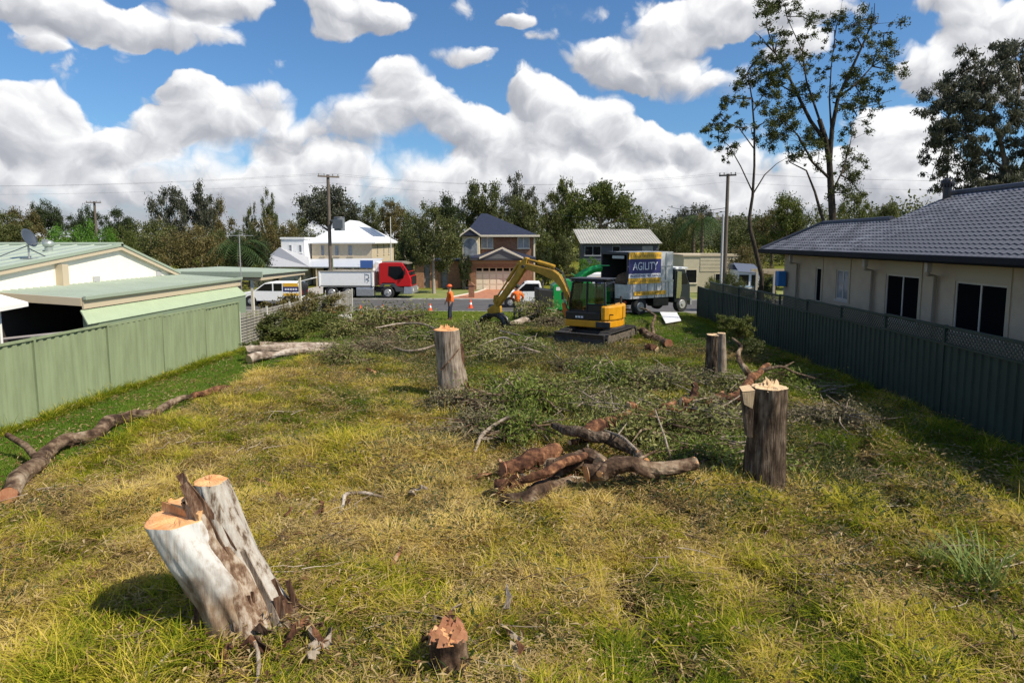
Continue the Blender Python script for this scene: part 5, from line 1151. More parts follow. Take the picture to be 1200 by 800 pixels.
plate([(6.78, 1.25), (6.98, 1.5), (7.12, 1.48), (7.18, 1.2), (7.05, 1.02)], .16, ygr, 'linkage')
plate([(6.75, .72), (7.55, .62), (7.62, .82), (7.25, 1.02), (7.0, 1.08), (6.8, .98)], .20, ygr, 'quick_hitch')
part('grapple_head', MB().box(4.75, 5.35, yb - .3, yb + .3, .70, .86), blk, EX, .02)
def tine(x0, sgn, yy):
    pts = [(x0, yy, .78), (x0 + sgn * .26, yy, .62), (x0 + sgn * .38, yy, .34), (x0 + sgn * .32, yy, .06), (x0 + sgn * .10, yy, -.10)]
    part('tine', MB().tube(pts, [.09, .10, .09, .07, .03], 6), blk, EX)
for yy in (yb - .34, yb - .02, yb + .30): tine(5.3, 1, yy)
for yy in (yb - .2, yb + .16): tine(4.85, -1, yy)

# ================================================================== PEOPLE
skin = mat('skin', (.42, .24, .16), .6); hiv = mat('hi_vis_orange', (.90, .16, .015), .7, var=.06, scale=8, bump=.3, bscale=12); trs = mat('navy_trousers', (.020, .026, .045), .85, bump=.3, bscale=14); boot = mat('tan_boot', (.10, .06, .03), .8)
def skinned(name, verts, edges, radii, mt, par, sub=1, label=None):
    me = bpy.data.meshes.new(name); me.from_pydata(verts, edges, []); me.materials.append(mt); o = link(name, me, par)
    md = o.modifiers.new('skin', 'SKIN'); md.use_smooth_shade = True
    for i_, r_ in enumerate(radii):
        sv = me.skin_vertices[0].data[i_]; sv.radius = (r_, r_) if not hasattr(r_, '__len__') else r_; sv.use_root = (i_ == 0)
    s_ = o.modifiers.new('smooth', 'SUBSURF'); s_.levels = s_.render_levels = sub
    return tagp(o, label=label)
def person(label, loc, rz, hat, hatmat, armL, armR, legs=(0.10, -.06), hats='hard_hat'):
    """faces local +x; arms: (elbow, hand) points; legs: foot x offsets"""
    t_ = thing('person', label, 'person', loc, rz)
    V = [(0, 0, .94), (0, 0, 1.12), (.01, 0, 1.32), (.01, 0, 1.47), (.03, 0, 1.545), (.045, 0, 1.635), (.04, 0, 1.735)]; E = [(0, 1), (1, 2), (2, 3), (3, 4), (4, 5), (5, 6)]; Rr = [(.13, .10), (.115, .095), (.13, .10), (.065, .065), .055, (.115, .13), (.09, .10)]
    for sgn, arm in ((1, armL), (-1, armR)):
        n_ = len(V); V += [(.0, sgn * .17, 1.40), arm[0], arm[1], tuple(Vector(arm[1]) + (Vector(arm[1]) - Vector(arm[0])).normalized() * .09)]; E += [(3, n_), (n_, n_ + 1), (n_ + 1, n_ + 2), (n_ + 2, n_ + 3)]; Rr += [.05, .042, .03, .034]
    for sgn, fx_ in ((1, legs[0]), (-1, legs[1])):
        n_ = len(V); V += [(0, sgn * .10, .88), (fx_ * .6 + .02, sgn * .11, .50), (fx_, sgn * .12, .09), (fx_ + .14, sgn * .13, .045)]; E += [(0, n_), (n_, n_ + 1), (n_ + 1, n_ + 2), (n_ + 2, n_ + 3)]; Rr += [.09, .062, .045, .04]
    bd = skinned('body', V, E, Rr, skin, t_)
    hd = MB()      # face and hands
    hd.ball((.155, 0, 1.655), .022, .015, .02, 6, 5)
    for s_ in (-1, 1):
        hd.ball((.04, s_ * .095, 1.66), .02, .014, .03, 6, 5)
        arm = armL if s_ > 0 else armR; h_ = Vector(arm[1]); d_ = (h_ - Vector(arm[0])).normalized(); sd = Vector((1, 0, 0)); sd = (sd - d_ * sd.dot(d_)).normalized(); pl_ = h_ + d_ * .10
        for k, ln in enumerate((.065, .075, .07, .055)):
            b0_ = pl_ + sd * (.027 - .018 * k); hd.tube([b0_, b0_ + d_ * ln * .55 + Vector((0, -s_ * .006, 0)), b0_ + d_ * ln * .95 + Vector((0, -s_ * .022, 0))], [.009, .008, .006], 6)
        hd.tube([h_ + d_ * .03 + sd * .03, h_ + d_ * .07 + sd * .055, h_ + d_ * .10 + sd * .05], [.011, .010, .008], 6)
    part('fingers_and_face', hd, skin, bd)
    part('eyes', MB().ball((.138, .035, 1.685), .009, n=6, m=4).ball((.138, -.035, 1.685), .009, n=6, m=4), blk, bd); part('mouth', MB().box(.136, .146, -.022, .022, 1.603, 1.612), mat('lips', (.3, .12, .09), .6), bd)
    # shirt: trunk and sleeves
    SV = [(0, 0, .88), (.0, 0, 1.02), (.01, 0, 1.25), (.01, 0, 1.40), (.015, 0, 1.475)]; SE = [(0, 1), (1, 2), (2, 3), (3, 4)]; SR = [(.20, .155), (.18, .145), (.195, .15), (.165, .125), (.085, .085)]
    for sgn, arm in ((1, armL), (-1, armR)): n_ = len(SV); mid = Vector((0, sgn * .20, 1.42)).lerp(Vector(arm[0]), .95); w_ = Vector(arm[0]).lerp(Vector(arm[1]), .8); SV += [(0, sgn * .175, 1.385), tuple(mid), tuple(w_)]; SE += [(3, n_), (n_, n_ + 1), (n_ + 1, n_ + 2)]; SR += [.095, .072, .052]
    skinned('shirt', SV, SE, SR, hiv, t_)
    TV = [(0, 0, 1.02), (0, 0, .93)]; TE = [(0, 1)]; TR = [(.155, .125), (.175, .14)]
    for sgn, fx_ in ((1, legs[0]), (-1, legs[1])): n_ = len(TV); TV += [(0, sgn * .10, .86), (fx_ * .6 + .02, sgn * .11, .50), (fx_ * .95, sgn * .12, .13)]; TE += [(1, n_), (n_, n_ + 1), (n_ + 1, n_ + 2)]; TR += [.12, .088, .072]
    skinned('trousers', TV, TE, TR, trs, t_)
    for sgn, fx_ in ((1, legs[0]), (-1, legs[1])): part('boot', MB().box(fx_ - .07, fx_ + .21, sgn * .12 - .05, sgn * .12 + .05, 0, .10, .012).cyl((fx_, sgn * .12, .08), (fx_, sgn * .12, .2), .058, .058, 10), boot, t_, .02)
    m = MB(); m.ball((.035, 0, 1.725), .128, .115, .10, 14, 8)
    if hats == 'hard_hat': m.add([(.035 + (.165 if abs(math.cos(a_)) > .5 and math.cos(a_) > 0 else .14) * math.cos(a_), .128 * math.sin(a_), 1.715 + dz_) for dz_ in (0, .015) for a_ in [2 * math.pi * k / 16 for k in range(16)]], [tuple(range(16))[::-1], tuple(range(16, 32))] + [(k, (k + 1) % 16, 16 + (k + 1) % 16, 16 + k) for k in range(16)])
    else: m.box(.11, .23, -.07, .07, 1.70, 1.715)
    part(hats, m, hatmat, t_); part('hair', MB().ball((.015, 0, 1.68), .112, .10, .085, 10, 6), mat('dark_hair', (.03, .02, .015), .8), t_)
    part('ear_muffs' if hats == 'hard_hat' else 'ear_defenders', MB().ball((.04, .115, 1.665), .03, .02, .04, 8, 5).ball((.04, -.115, 1.665), .03, .02, .04, 8, 5), blk, t_)
    return t_
p = on_ground(528, 376); s1_ = 1.0
P1_ = person('worker standing in orange hard hat, orange shirt and dark trousers near the road cones', (p.x, p.y, p.z), R(200), True, mat('orange_helmet', (.85, .12, .02), .35), ((-.02, .30, 1.17), (.06, .33, .93)), ((.05, -.29, 1.17), (.16, -.26, .95)))
p = on_ground(606, 376.5)
P2_ = person('worker in dark cap and orange vest standing behind the excavator grapple', (p.x, p.y + .3, p.z), R(95), False, mat('dark_cap', (.03, .04, .03), .8), ((.04, .30, 1.18), (.16, .22, 1.02)), ((.04, -.30, 1.18), (.16, -.24, 1.0)), (.05, -.04), 'cap')
for pp_, yy in ((P1_, None), (P2_, None)): pp_.scale = (1.06, 1.06, 1.06)

# ---- road cones and oddments at the kerb
cone_m = mat('cone_orange', (.85, .10, .02), .5)
def cone(px, py, label, h=.55, fallen=False):
    p = on_ground(px, py); t_ = thing('road_cone', label, 'road cone', tuple(p), 0, 'orange road cones along the kerb')
    b_ = part('cone', MB().tube([(0, 0, .03), (0, 0, h)], [.135, .03], 16).box(-.17, .17, -.17, .17, 0, .035), cone_m, t_); part('band', MB().tube([(0, 0, h * .42), (0, 0, h * .66)], [.099, .072], 16), mat('cone_white', (.8,) * 3, .4), t_)
    if fallen: t_.rotation_euler = (R(90), 0, R(60)); t_.location.z += .15
    return t_
cone(422.5, 370, 'orange cone nearest the slatted fence, by the pale block', .6); cone(449, 368, 'orange cone just right of the one nearest the slatted fence', .55); cone(504, 364.5, 'orange cone with white band left of the standing worker', .55); cone(551.5, 361, 'orange cone out on the road right of the standing worker', .6)
p = on_ground(392.5, 376); solo('fuel_can', MB().box(p.x - .25, p.x + .2, p.y - .2, p.y + .2, p.z, p.z + .42, .03).tube([(p.x - .1, p.y, p.z + .42), (p.x - .05, p.y, p.z + .5), (p.x + .1, p.y, p.z + .42)], .03, 6), mat('red_plastic', (.55, .02, .03), .4), tuple(p), 'red fuel can on the verge beside the pale block', 'fuel can', bevel=.03)
p = on_ground(404, 377); solo('concrete_block', MB().box(p.x - .42, p.x + .42, p.y - .3, p.y + .3, p.z - .05, p.z + .38, .06), mat('pale_block', (.55, .53, .48), .9, var=.2, bump=.4), tuple(p), 'pale rough block lying on the verge beside the red can', 'block', bevel=.05)
p = on_ground(430, 370); solo('bollard', MB().cyl((p.x, p.y, p.z), (p.x, p.y, p.z + .5), .09, .05, 10), mat('cream_post', (.66,) * 3), tuple(p), 'small cream marker post between the two left cones', 'marker post')
m = MB(); q4 = [on_ground(*a_) for a_ in ((780, 383), (798, 380), (793, 373.5), (773, 373))]; zb_ = max(a_.z for a_ in q4)
m.add([(a_.x, a_.y, zb_ + .20 + .1 * (i_ > 1)) for i_, a_ in enumerate(q4)] + [(a_.x, a_.y, zb_ + .17 + .1 * (i_ > 1)) for i_, a_ in enumerate(q4)], [(0, 1, 2, 3), (7, 6, 5, 4), (0, 4, 5, 1), (1, 5, 6, 2), (2, 6, 7, 3), (3, 7, 4, 0)])
solo('white_board', m, mat('white_board', (.80, .82, .86), .35), tuple(q4[0]), 'white board lying on the grass beside the silver truck', 'board')

# ================================================================== STUMPS AND LOGS
def ringmat(name, c1, c2, dark=(.20, .09, .04)):
    m = bpy.data.materials.new(name); m.use_nodes = True; t = NT(m.node_tree); b = t.n['Principled BSDF']; b.inputs['Roughness'].default_value = .75
    co = t.new('ShaderNodeTexCoord').outputs['Object']; s_ = t.new('ShaderNodeSeparateXYZ'); t.put(s_.inputs[0], co)
    n = t.noise(co, 5.0, 4, .6); r = t.math('SQRT', t.math('ADD', t.math('POWER', s_.outputs[0], 2.0), t.math('POWER', s_.outputs[1], 2.0)))
    w_ = t.math('SINE', t.math('MULTIPLY', t.math('ADD', r, t.math('MULTIPLY', n.outputs[0], .05)), 220.0))
    saw = t.noise(t.vmath('MULTIPLY', co, (6, 90, 6)), 1.0, 3, .6).outputs[0]
    c = t.mix(t.ss(n.outputs[0], .3, .7), c1, c2); c = t.mix(t.math('MULTIPLY', t.ss(w_, 0.2, 1.0), .22), c, (*dark, 1)); c = t.mix(t.math('MULTIPLY', t.ss(saw, .5, .7), .3), c, (*dark, 1))
    t.put(b.inputs['Base Color'], c); bn = t.new('ShaderNodeBump'); bn.inputs['Strength'].default_value = .4; bn.inputs['Distance'].default_value = .01; t.put(bn.inputs['Height'], saw); t.put(b.inputs['Normal'], bn.outputs[0]); return m
wood = ringmat('fresh_cut_wood', (.62, .27, .095), (.74, .44, .21)); wood_red = ringmat('red_cut_wood', (.27, .10, .045), (.42, .20, .10)); wood_pale = ringmat('pale_cut_wood', (.66, .46, .26), (.72, .54, .33))
def barkmat(name, stops, low=None, lowz=(.2, .7), st=(14, 14, 1.6), bump=.9, bd=.03):
    m = bpy.data.materials.new(name); m.use_nodes = True; t = NT(m.node_tree); b = t.n['Principled BSDF']; b.inputs['Roughness'].default_value = .9; b.inputs['Specular IOR Level'].default_value = .15
    co = t.new('ShaderNodeTexCoord').outputs['Object']; a = t.noise(t.vmath('MULTIPLY', co, st), 1.0, 7, .65).outputs[0]; c_ = t.noise(co, 3.5, 4, .6).outputs[0]
    f = t.math('ADD', t.math('MULTIPLY', a, .65), t.math('MULTIPLY', c_, .35)); c = t.ramp(t.ss(f, .32, .68), stops)
    if low:
        s_ = t.new('ShaderNodeSeparateXYZ'); t.put(s_.inputs[0], co); z = t.math('ADD', s_.outputs[2], t.math('MULTIPLY', t.math('SUBTRACT', c_, .5), .9)); c = t.mix(t.ss(z, *lowz), t.ramp(t.ss(f, .3, .7), low), c)
    t.put(b.inputs['Base Color'], c); bn = t.new('ShaderNodeBump'); bn.inputs['Strength'].default_value = bump; bn.inputs['Distance'].default_value = bd; t.put(bn.inputs['Height'], a); t.put(b.inputs['Normal'], bn.outputs[0]); MATS[name] = m; return m
b_white = barkmat('white_gum_bark', [(0, (.26, .20, .14)), (.22, (.40, .36, .31)), (.5, (.50, .50, .48)), (1, (.53, .52, .49))], [(0, (.07, .045, .03)), (.45, (.22, .15, .095)), (1, (.42, .34, .25))], (.25, .90), (9, 9, 1.1), .5)
b_grey = barkmat('grey_tan_bark', [(0, (.085, .065, .05)), (.45, (.24, .19, .145)), (1, (.42, .36, .29))])
b_brown = barkmat('dark_brown_bark', [(0, (.022, .015, .011)), (.45, (.085, .06, .042)), (.8, (.17, .13, .095)), (1, (.27, .22, .17))], None, None, (16, 16, 2.2), 1.0, .05)
b_log = barkmat('reddish_log_bark', [(0, (.015, .009, .007)), (.35, (.075, .034, .020)), (.65, (.17, .080, .042)), (.85, (.30, .15, .075)), (1, (.42, .30, .20))], None, None, (5, 5, 5), 1.0, .04)
b_logbr = barkmat('brown_log_bark', [(0, (.018, .012, .009)), (.4, (.085, .052, .033)), (.75, (.21, .15, .10)), (1, (.36, .29, .21))], None, None, (4, 4, 4), 1.0, .04)
b_pale = barkmat('pale_log_bark', [(0, (.10, .07, .05)), (.35, (.24, .19, .15)), (.7, (.40, .34, .28)), (1, (.54, .49, .43))], None, None, (4, 4, 4), .6)
b_rs = barkmat('shaggy_brown_bark', [(0, (.035, .018, .012)), (.5, (.12, .065, .04)), (1, (.25, .17, .115))], None, None, (20, 20, 2), 1.0)

def column(axis, radii, n=28, seed=0, lump=.10, flute=0.0, ph=0.0, ridge=.0):
    """organic trunk section; returns MB sides and the top ring"""
    g = random.Random(seed); N = 26; pts = []; m = MB(); axis = [Vector(a_) for a_ in axis]
    def ax(u):
        f = u * (len(axis) - 1); i = min(int(f), len(axis) - 2); return axis[i].lerp(axis[i + 1], f - i)
    def rd(u): f = u * (len(radii) - 1); i = min(int(f), len(radii) - 2); return radii[i] * (1 - f + i) + radii[i + 1] * (f - i)
    vs = []; off = g.uniform(0, 50)
    for j in range(N + 1):
        u = j / N; c = ax(u); r = rd(u)
        for k in range(n):
            a = 2 * math.pi * k / n
            q = 1 + lump * 2 * (float(vnoise(off + 2.2 * math.cos(a) + 5, off + 2.2 * math.sin(a) + u * 2.5, 1.0, 1)) - .5) + flute * math.sin(5 * a + ph) * (1 - u) ** 2
            q += lump * .5 * (float(vnoise(off + 7 * math.cos(a) + 9, off + 7 * math.sin(a) + u * 5, 1.0, 3)) - .5)
            if ridge: q += ridge * (2 * abs(float(vnoise(off + 11 * math.cos(a) + 40, off + 11 * math.sin(a) + u * 2.6, 1.0, 4)) - .5) - .4)
            vs.append((c.x + r * q * math.cos(a), c.y + r * q * math.sin(a), c.z))
    fs = [(j * n + k, j * n + (k + 1) % n, (j + 1) * n + (k + 1) % n, (j + 1) * n + k) for j in range(N) for k in range(n)]
    m.add(vs, fs, True); return m, vs[N * n:]
def capmesh(ring, rise=0.0, seed=0, rough=.012):
    g = random.Random(seed); c = sum((Vector(v) for v in ring), Vector()) / len(ring); n = len(ring); vs = []; fs = []
    for q in (1.0, .97, .7, .4):
        for v in ring: p = c.lerp(Vector(v), q); vs.append((p.x, p.y, p.z + (rise if q < 1 else 0) + (g.uniform(-rough, rough) if q < .97 else 0)))
    vs.append((c.x, c.y, c.z + rise))
    for j in range(3): fs += [(j * n + k, j * n + (k + 1) % n, (j + 1) * n + (k + 1) % n, (j + 1) * n + k) for k in range(n)]
    fs += [(3 * n + k, 3 * n + (k + 1) % n, 4 * n) for k in range(n)]
    return MB().add(vs, fs)
def localize(o, c):
    """centre a part's own coordinates on c (for the rings)"""
    me = o.data
    for v in me.vertices: v.co -= Vector(c)
    o.location = c
def half_step(ring, h, frac=.5, ang=0.0):
    """a thick raised slab over one side of a cut"""
    c = sum((Vector(v) for v in ring), Vector()) / len(ring); d = Vector((math.cos(ang), math.sin(ang), 0)); top = []
    pts = [Vector(v) for v in ring]; keep = [p for p in pts if (p - c).dot(d) > frac * .2]
    keep.sort(key=lambda p: math.atan2((p - c).dot(Vector((-d.y, d.x, 0))), (p - c).dot(d)))
    base = [(c + (p - c) * .97) for p in keep]; n = len(base)
    vs = [tuple(p - Vector((0, 0, .03))) for p in base] + [tuple(p * 1.0 + Vector((random.uniform(-.01, .01), random.uniform(-.01, .01), h + random.uniform(-.02, .02)))) for p in base]
    return MB().add(vs, [tuple(range(n))[::-1], tuple(range(n, 2 * n))] + [(k, (k + 1) % n, n + (k + 1) % n, n + k) for k in range(n)])
# A: the big twin stump, front left
pb = on_ground(283, 742); A = Vector((pb.x, pb.y + .25, gzf(pb.x, pb.y + .25) - .06))
tl = atY(208, 606, A.y - .05) - A; tr_ = atY(246, 563, A.y + .14) - A
SA = thing('tree_stump', 'big twin tree stump with white bark and stepped orange cut in the left foreground', 'tree stump', tuple(A))
b_mix = barkmat('streaked_gum_bark', [(0, (.045, .028, .020)), (.25, (.16, .115, .08)), (.42, (.36, .32, .27)), (1, (.50, .48, .44))], None, None, (12, 12, 1.0), .8)
m1, r1 = column([(-.02, 0, 0), tl * .5 + Vector((.02, 0, 0)), tl], [.40, .345, .32, .28], 64, 1, .12, .12, 0, .05)
o = part('trunk', m1, b_white, SA)
cp = capmesh(r1, .006, 2); o = part('cut_face', cp, wood, SA); cc = sum((Vector(v) for v in r1), Vector()) / len(r1); localize(o, cc)
hs = half_step(r1, .09, .1, R(66)); o = part('cut_step', hs, wood, SA); localize(o, cc)
m2, r2 = column([(.12, .04, 0), tr_ * .5 + Vector((.03, .02, 0)), tr_], [.30, .23, .185, .16], 52, 5, .12, .10, 0, .10)
m3, r3 = column([(.04, -.12, 0), (tl + tr_) * .25 + Vector((.05, -.05, 0)), (tl + tr_) * .5 + Vector((.02, -.02, -.01))], [.30, .235, .17, .11], 48, 9, .18, .12, 0, .22)
b_seam = barkmat('seam_bark', [(0, (.05, .028, .018)), (.4, (.17, .105, .065)), (.7, (.34, .26, .19)), (1, (.47, .42, .35))], None, None, (16, 16, 1.0), .9)
part('bark_seam', m3, b_seam, SA, label='brown streaked bark wedged between the two trunks')
part('second_trunk', m2, b_mix, SA, label='narrower grey trunk joined to the right of the white one')
o = part('cut_face', capmesh(r2, .004, 3), wood, SA); localize(o, sum((Vector(v) for v in r2), Vector()) / len(r2))
rr = random.Random(4)
def ribbon(pts, w_, mt, par, th_=.012, nm='bark_strip', twist=.6):
    m = MB(); vs = []; pts = [Vector(p) for p in pts]
    for i, p in enumerate(pts):
        d = (pts[min(i + 1, len(pts) - 1)] - pts[max(i - 1, 0)]).normalized(); s_ = d.cross(Vector((0.2, -1, .1))).normalized(); s_ = Quaternion(d, rr.uniform(-twist, twist)) @ s_; ww = w_ * (.5 + .5 * math.sin(math.pi * (i + .6) / (len(pts) + .2))) * rr.uniform(.8, 1.2)
        vs += [p - s_ * ww / 2, p + s_ * ww / 2]
    m.add(vs, [(2 * i, 2 * i + 1, 2 * i + 3, 2 * i + 2) for i in range(len(pts) - 1)], False); o = part(nm, m, mt, par); solidify(o, th_); return o
fr_ = lambda u, dx_, dy_: Vector((.20, .22, 0)).lerp(tr_, u) + Vector((dx_, dy_, 0))
ribbon([fr_(1.03, -.14, -.20), fr_(.98, -.12, -.22), fr_(.85, -.10, -.24), fr_(.65, -.08, -.27), fr_(.45, -.05, -.30), fr_(.2, 0, -.34), fr_(.02, .05, -.40)], .13, b_rs, SA)
ribbon([fr_(1.08, -.18, -.12), fr_(1.02, -.14, -.17), fr_(.9, -.06, -.20), fr_(.75, -.02, -.22), fr_(.55, .03, -.24)], .09, b_rs, SA)
ribbon([fr_(.6, -.16, -.30), fr_(.42, -.16, -.34), fr_(.25, -.12, -.38), fr_(.1, -.1, -.44), fr_(.0, -.08, -.52)], .10, b_rs, SA)
ribbon([fr_(.55, .10, -.22), fr_(.38, .12, -.26), fr_(.2, .15, -.33), fr_(.05, .18, -.42), fr_(-.0, .2, -.55)], .09, b_grey, SA)
ribbon([fr_(.3, .18, -.12), fr_(.2, .2, -.17), fr_(.12, .24, -.2), fr_(.05, .3, -.24), fr_(.01, .38, -.28)], .07, b_rs, SA)
ribbon([Vector((-.42, -.12, .55)), Vector((-.45, -.15, .38)), Vector((-.42, -.22, .2)), Vector((-.38, -.3, .05))], .12, b_rs, SA)
for k in range(9):
    a_ = R(rr.uniform(-130, 10)); rad_ = rr.uniform(.32, .46); b_ = Vector((math.cos(a_) * rad_ + .05, math.sin(a_) * rad_ * .8 + .05, .02)); ribbon([b_ * .8 + Vector((0, 0, rr.uniform(.2, .42))), b_ * .95 + Vector((0, 0, .12)), b_ * 1.15 + Vector((0, 0, .05)), b_ * 1.45 + Vector((0, 0, .05))], rr.uniform(.05, .1), rr.choice([b_rs, b_grey, b_rs]), SA)
def stump(name, label, pxb, pyb, pxt, pyt, wb, wt, barkm, wd, seed, flute=.1, lump=.08, cat='tree stump', dy=.0, rise=.005, ridge=.05):
    pb = on_ground(pxb, pyb); c = Vector((pb.x, pb.y + wb * .5 + dy, 0)); c.z = gzf(c.x, c.y) - .06
    t_ = thing(name, label, cat, tuple(c)); tp = atY(pxt, pyt, c.y) - c
    m, ring = column([(0, 0, 0), tp * .5, tp], [wb, wb * .6 + wt * .4, wt * 1.02, wt], 64, seed, lump, flute, 0, ridge); part('trunk', m, barkm, t_)
    o = part('cut_face', capmesh(ring, rise, seed), wd, t_); localize(o, sum((Vector(v) for v in ring), Vector()) / len(ring)); return t_, tp, ring, c
def splinters(ring, n, hmin, hmax, mt, par, seed, area=1.0, ang=None):
    g = random.Random(seed); c = sum((Vector(v) for v in ring), Vector()) / len(ring); m = MB()
    for _ in range(n):
        a = g.uniform(0, 6.28) if ang is None else R(g.uniform(*ang)); q = g.uniform(.1, .85) * area; v = Vector(ring[int(a / 6.2832 * len(ring)) % len(ring)]); p = c.lerp(v, q); h = g.uniform(hmin, hmax); w_ = g.uniform(.02, .06)
        tip = p + Vector((g.uniform(-.03, .03), g.uniform(-.03, .03), h)); m.add([(p.x - w_, p.y - w_, p.z - .03), (p.x + w_, p.y - w_ * .6, p.z - .03), (p.x, p.y + w_, p.z - .03), tuple(tip), tuple(p + (tip - p) * .5 + Vector((w_ * .9, 0, 0)))], [(0, 1, 4), (0, 4, 3), (1, 2, 4), (4, 2, 3), (2, 0, 3)])
    part('splinters', m, mt, par, kind='stuff')
SB, tpB, rB, cB = stump('tree_stump', 'tall grey-tan tree stump with flat orange cut in the middle distance', 531, 466, 523, 386, .38, .32, b_grey, wood, 11, .10)
splinters(rB, 6, .05, .16, wood, SB, 3, 1, (60, 160)); ribbon([tpB + Vector((.38, -.05, -.35)), tpB + Vector((.42, -.08, -.7)), tpB + Vector((.42, -.1, -1.2)), Vector((.5, -.15, .15))], .10, b_rs, SB)
ribbon([tpB + Vector((.34, -.20, -.45)), tpB + Vector((.1, -.42, -.75)), tpB + Vector((-.1, -.42, -.95))], .03, b_rs, SB)
SCc, tpC, rC, cC = stump('tree_stump', 'tall dark rough-barked tree stump with splintered top on the right', 900, 574, 901, 453, .31, .262, b_brown, wood_pale, 21, .08, .10, ridge=.16)
splinters(rC, 22, .04, .15, wood_pale, SCc, 8, .85, (20, 150)); splinters(rC, 16, .02, .06, wood_pale, SCc, 9)
sl_ = MB(); q0 = tpC + Vector((-.34, -.05, -.02)); sl_.add([tuple(q0 + Vector(d_)) for d_ in ((-.12, -.12, -.03), (.06, -.16, .0), (.06, .12, .03), (-.10, .12, .0), (-.02, -.12, -.75), (.06, -.14, -.75), (.06, .05, -.75), (0, .08, -.75))], [(0, 1, 2, 3), (4, 7, 6, 5), (0, 4, 5, 1), (1, 5, 6, 2), (2, 6, 7, 3), (3, 7, 4, 0)])
part('side_slab', sl_, b_brown, SCc, .01, label='pale cut slab split from the left side'); part('cut_face', MB().add([tuple(q0 + Vector(d_) + Vector((0, 0, .006))) for d_ in ((-.12, -.12, -.03), (.06, -.16, .0), (.06, .12, .03), (-.10, .12, .0))], [(0, 1, 2, 3)]).add([tuple(q0 + Vector(d_)) for d_ in ((-.125, -.125, -.035), (.055, -.163, -.005), (.03, -.16, -.28), (-.09, -.13, -.22))], [(0, 3, 2, 1)]), wood_pale, SCc)
SD_, tpD, rD, cD = stump('tree_stump', 'dark split tree stump with a pale strip of bark beside the dark green fence', 838, 442, 837, 392, .25, .215, b_brown, wood_pale, 31, .05, .12, ridge=.14)
m2, r2_ = column([(.16, -.10, 0), tuple(tpD * .5 + Vector((.17, -.10, 0))), tuple(tpD + Vector((.17, -.10, .06)))], [.17, .145, .12], 18, 33, .1); part('side_trunk', m2, b_grey, SD_, label='paler grey limb joined on the right'); part('cut_face', capmesh(r2_, .004, 4), wood_pale, SD_)
SE_, tpE, rE, cE = stump('tree_stump', 'short reddish tree stump with ragged top at the bottom centre', 527, 789, 525, 741, .19, .165, b_logbr, wood_red, 41, .06, .12, dy=-.05, ridge=.15)
splinters(rE, 34, .03, .10, wood_red, SE_, 5, 1.05); splinters(rE, 10, .03, .06, wood, SE_, 6)

def log(label, pts, rads, barkm, wd=wood, n=16, name='log', group=None, lift=None, sub=7, jit=.05, cat='log', ends=(1, 1), branches=()):
    """pts: photograph pixels of the centre line on the ground (px, py[, extra height])"""
    P = []
    for i, q in enumerate(pts):
        r = rads[i] if hasattr(rads, '__len__') else rads; g_ = on_ground(q[0], q[1] + (0 if len(q) < 4 else q[3])); r = r * .95; h = r * .95 + .06 + (q[2] if len(q) > 2 else 0)
        g_ = on_ground(q[0], q[1], h); P.append(Vector((g_.x, g_.y, g_.z)))
    rl = [a_ * .95 for a_ in (rads if hasattr(rads, '__len__') else [rads] * len(P))]; Q = []; RR = []
    for i in range(len(P) - 1):
        p0, p1, p2, p3 = P[max(i - 1, 0)], P[i], P[i + 1], P[min(i + 2, len(P) - 1)]
        for k in range(sub):
            u = k / sub; Q.append(.5 * ((2 * p1) + (p2 - p0) * u + (2 * p0 - 5 * p1 + 4 * p2 - p3) * u * u + (3 * p1 - p0 - 3 * p2 + p3) * u ** 3)); RR.append(rl[i] * (1 - u) + rl[i + 1] * u)
    Q.append(P[-1]); RR.append(rl[-1]); g = random.Random(label); k0 = g.uniform(0, 90); RR = [r * (1 + 3.0 * jit * (float(vnoise(k0 + i_ * .30, .5, 1.0, 1)) - .5)) for i_, r in enumerate(RR)]; Q = [q_ + Vector(((float(vnoise(k0 + i_ * .22, 7.5, 1.0, 2)) - .5), 0, (float(vnoise(k0 + i_ * .22, 3.5, 1.0, 3)) - .5))) * RR[i_] * 1.3 for i_, q_ in enumerate(Q)]
    base = Vector((P[0].x, P[0].y, gzf(P[0].x, P[0].y))); t_ = thing(name, label, cat, tuple(base), 0, group)
    Q = [q - base for q in Q]; part('bark', MB().tube(Q, RR, n, False, False, .085, rnd=g), barkm, t_)
    for e_, (a_, b_) in enumerate(((0, 1), (-1, -2))):
        if ends[e_]:
            d = (Q[a_] - Q[b_]).normalized(); c_ = MB(); c_.M = Matrix.Translation(Q[a_] + d * .004) @ d.to_track_quat('Z', 'Y').to_matrix().to_4x4(); c_.cyl((0, 0, -.03), (0, 0, .0), RR[a_] * .99, RR[a_] * .93, n); M_ = c_.M; vs = c_.v
            part('cut_face', c_, wd, t_)
    for (i_, pts2, r0, r1_) in branches:
        q0 = Q[i_]; pp = [q0] + [on_ground(a_[0], a_[1], a_[2]) - base for a_ in pts2]; part('branch', MB().tube(pp, [r0 + (r1_ - r0) * k / (len(pp) - 1) for k in range(len(pp))], 8, rnd=g, jit=.06), barkm, t_)
    return t_
log('long brown tree trunk lying in the grass beside the light green fence', [(6, 578), (28, 560), (50, 535), (80, 517), (108, 508), (132, 497), (155, 487), (180, 485), (205, 474), (228, 468)], [.13, .14, .13, .135, .12, .13, .115, .09, .075, .06], b_logbr, wood_red, 18, branches=((12, [(30, 522, .3), (8, 509, .42)], .07, .045),))
log('broken orange-ended end of the long trunk, farthest along the fence', [(226, 466, .02), (238, 461, .04), (252, 457), (270, 452)], [.08, .07, .08, .05], b_log, wood)
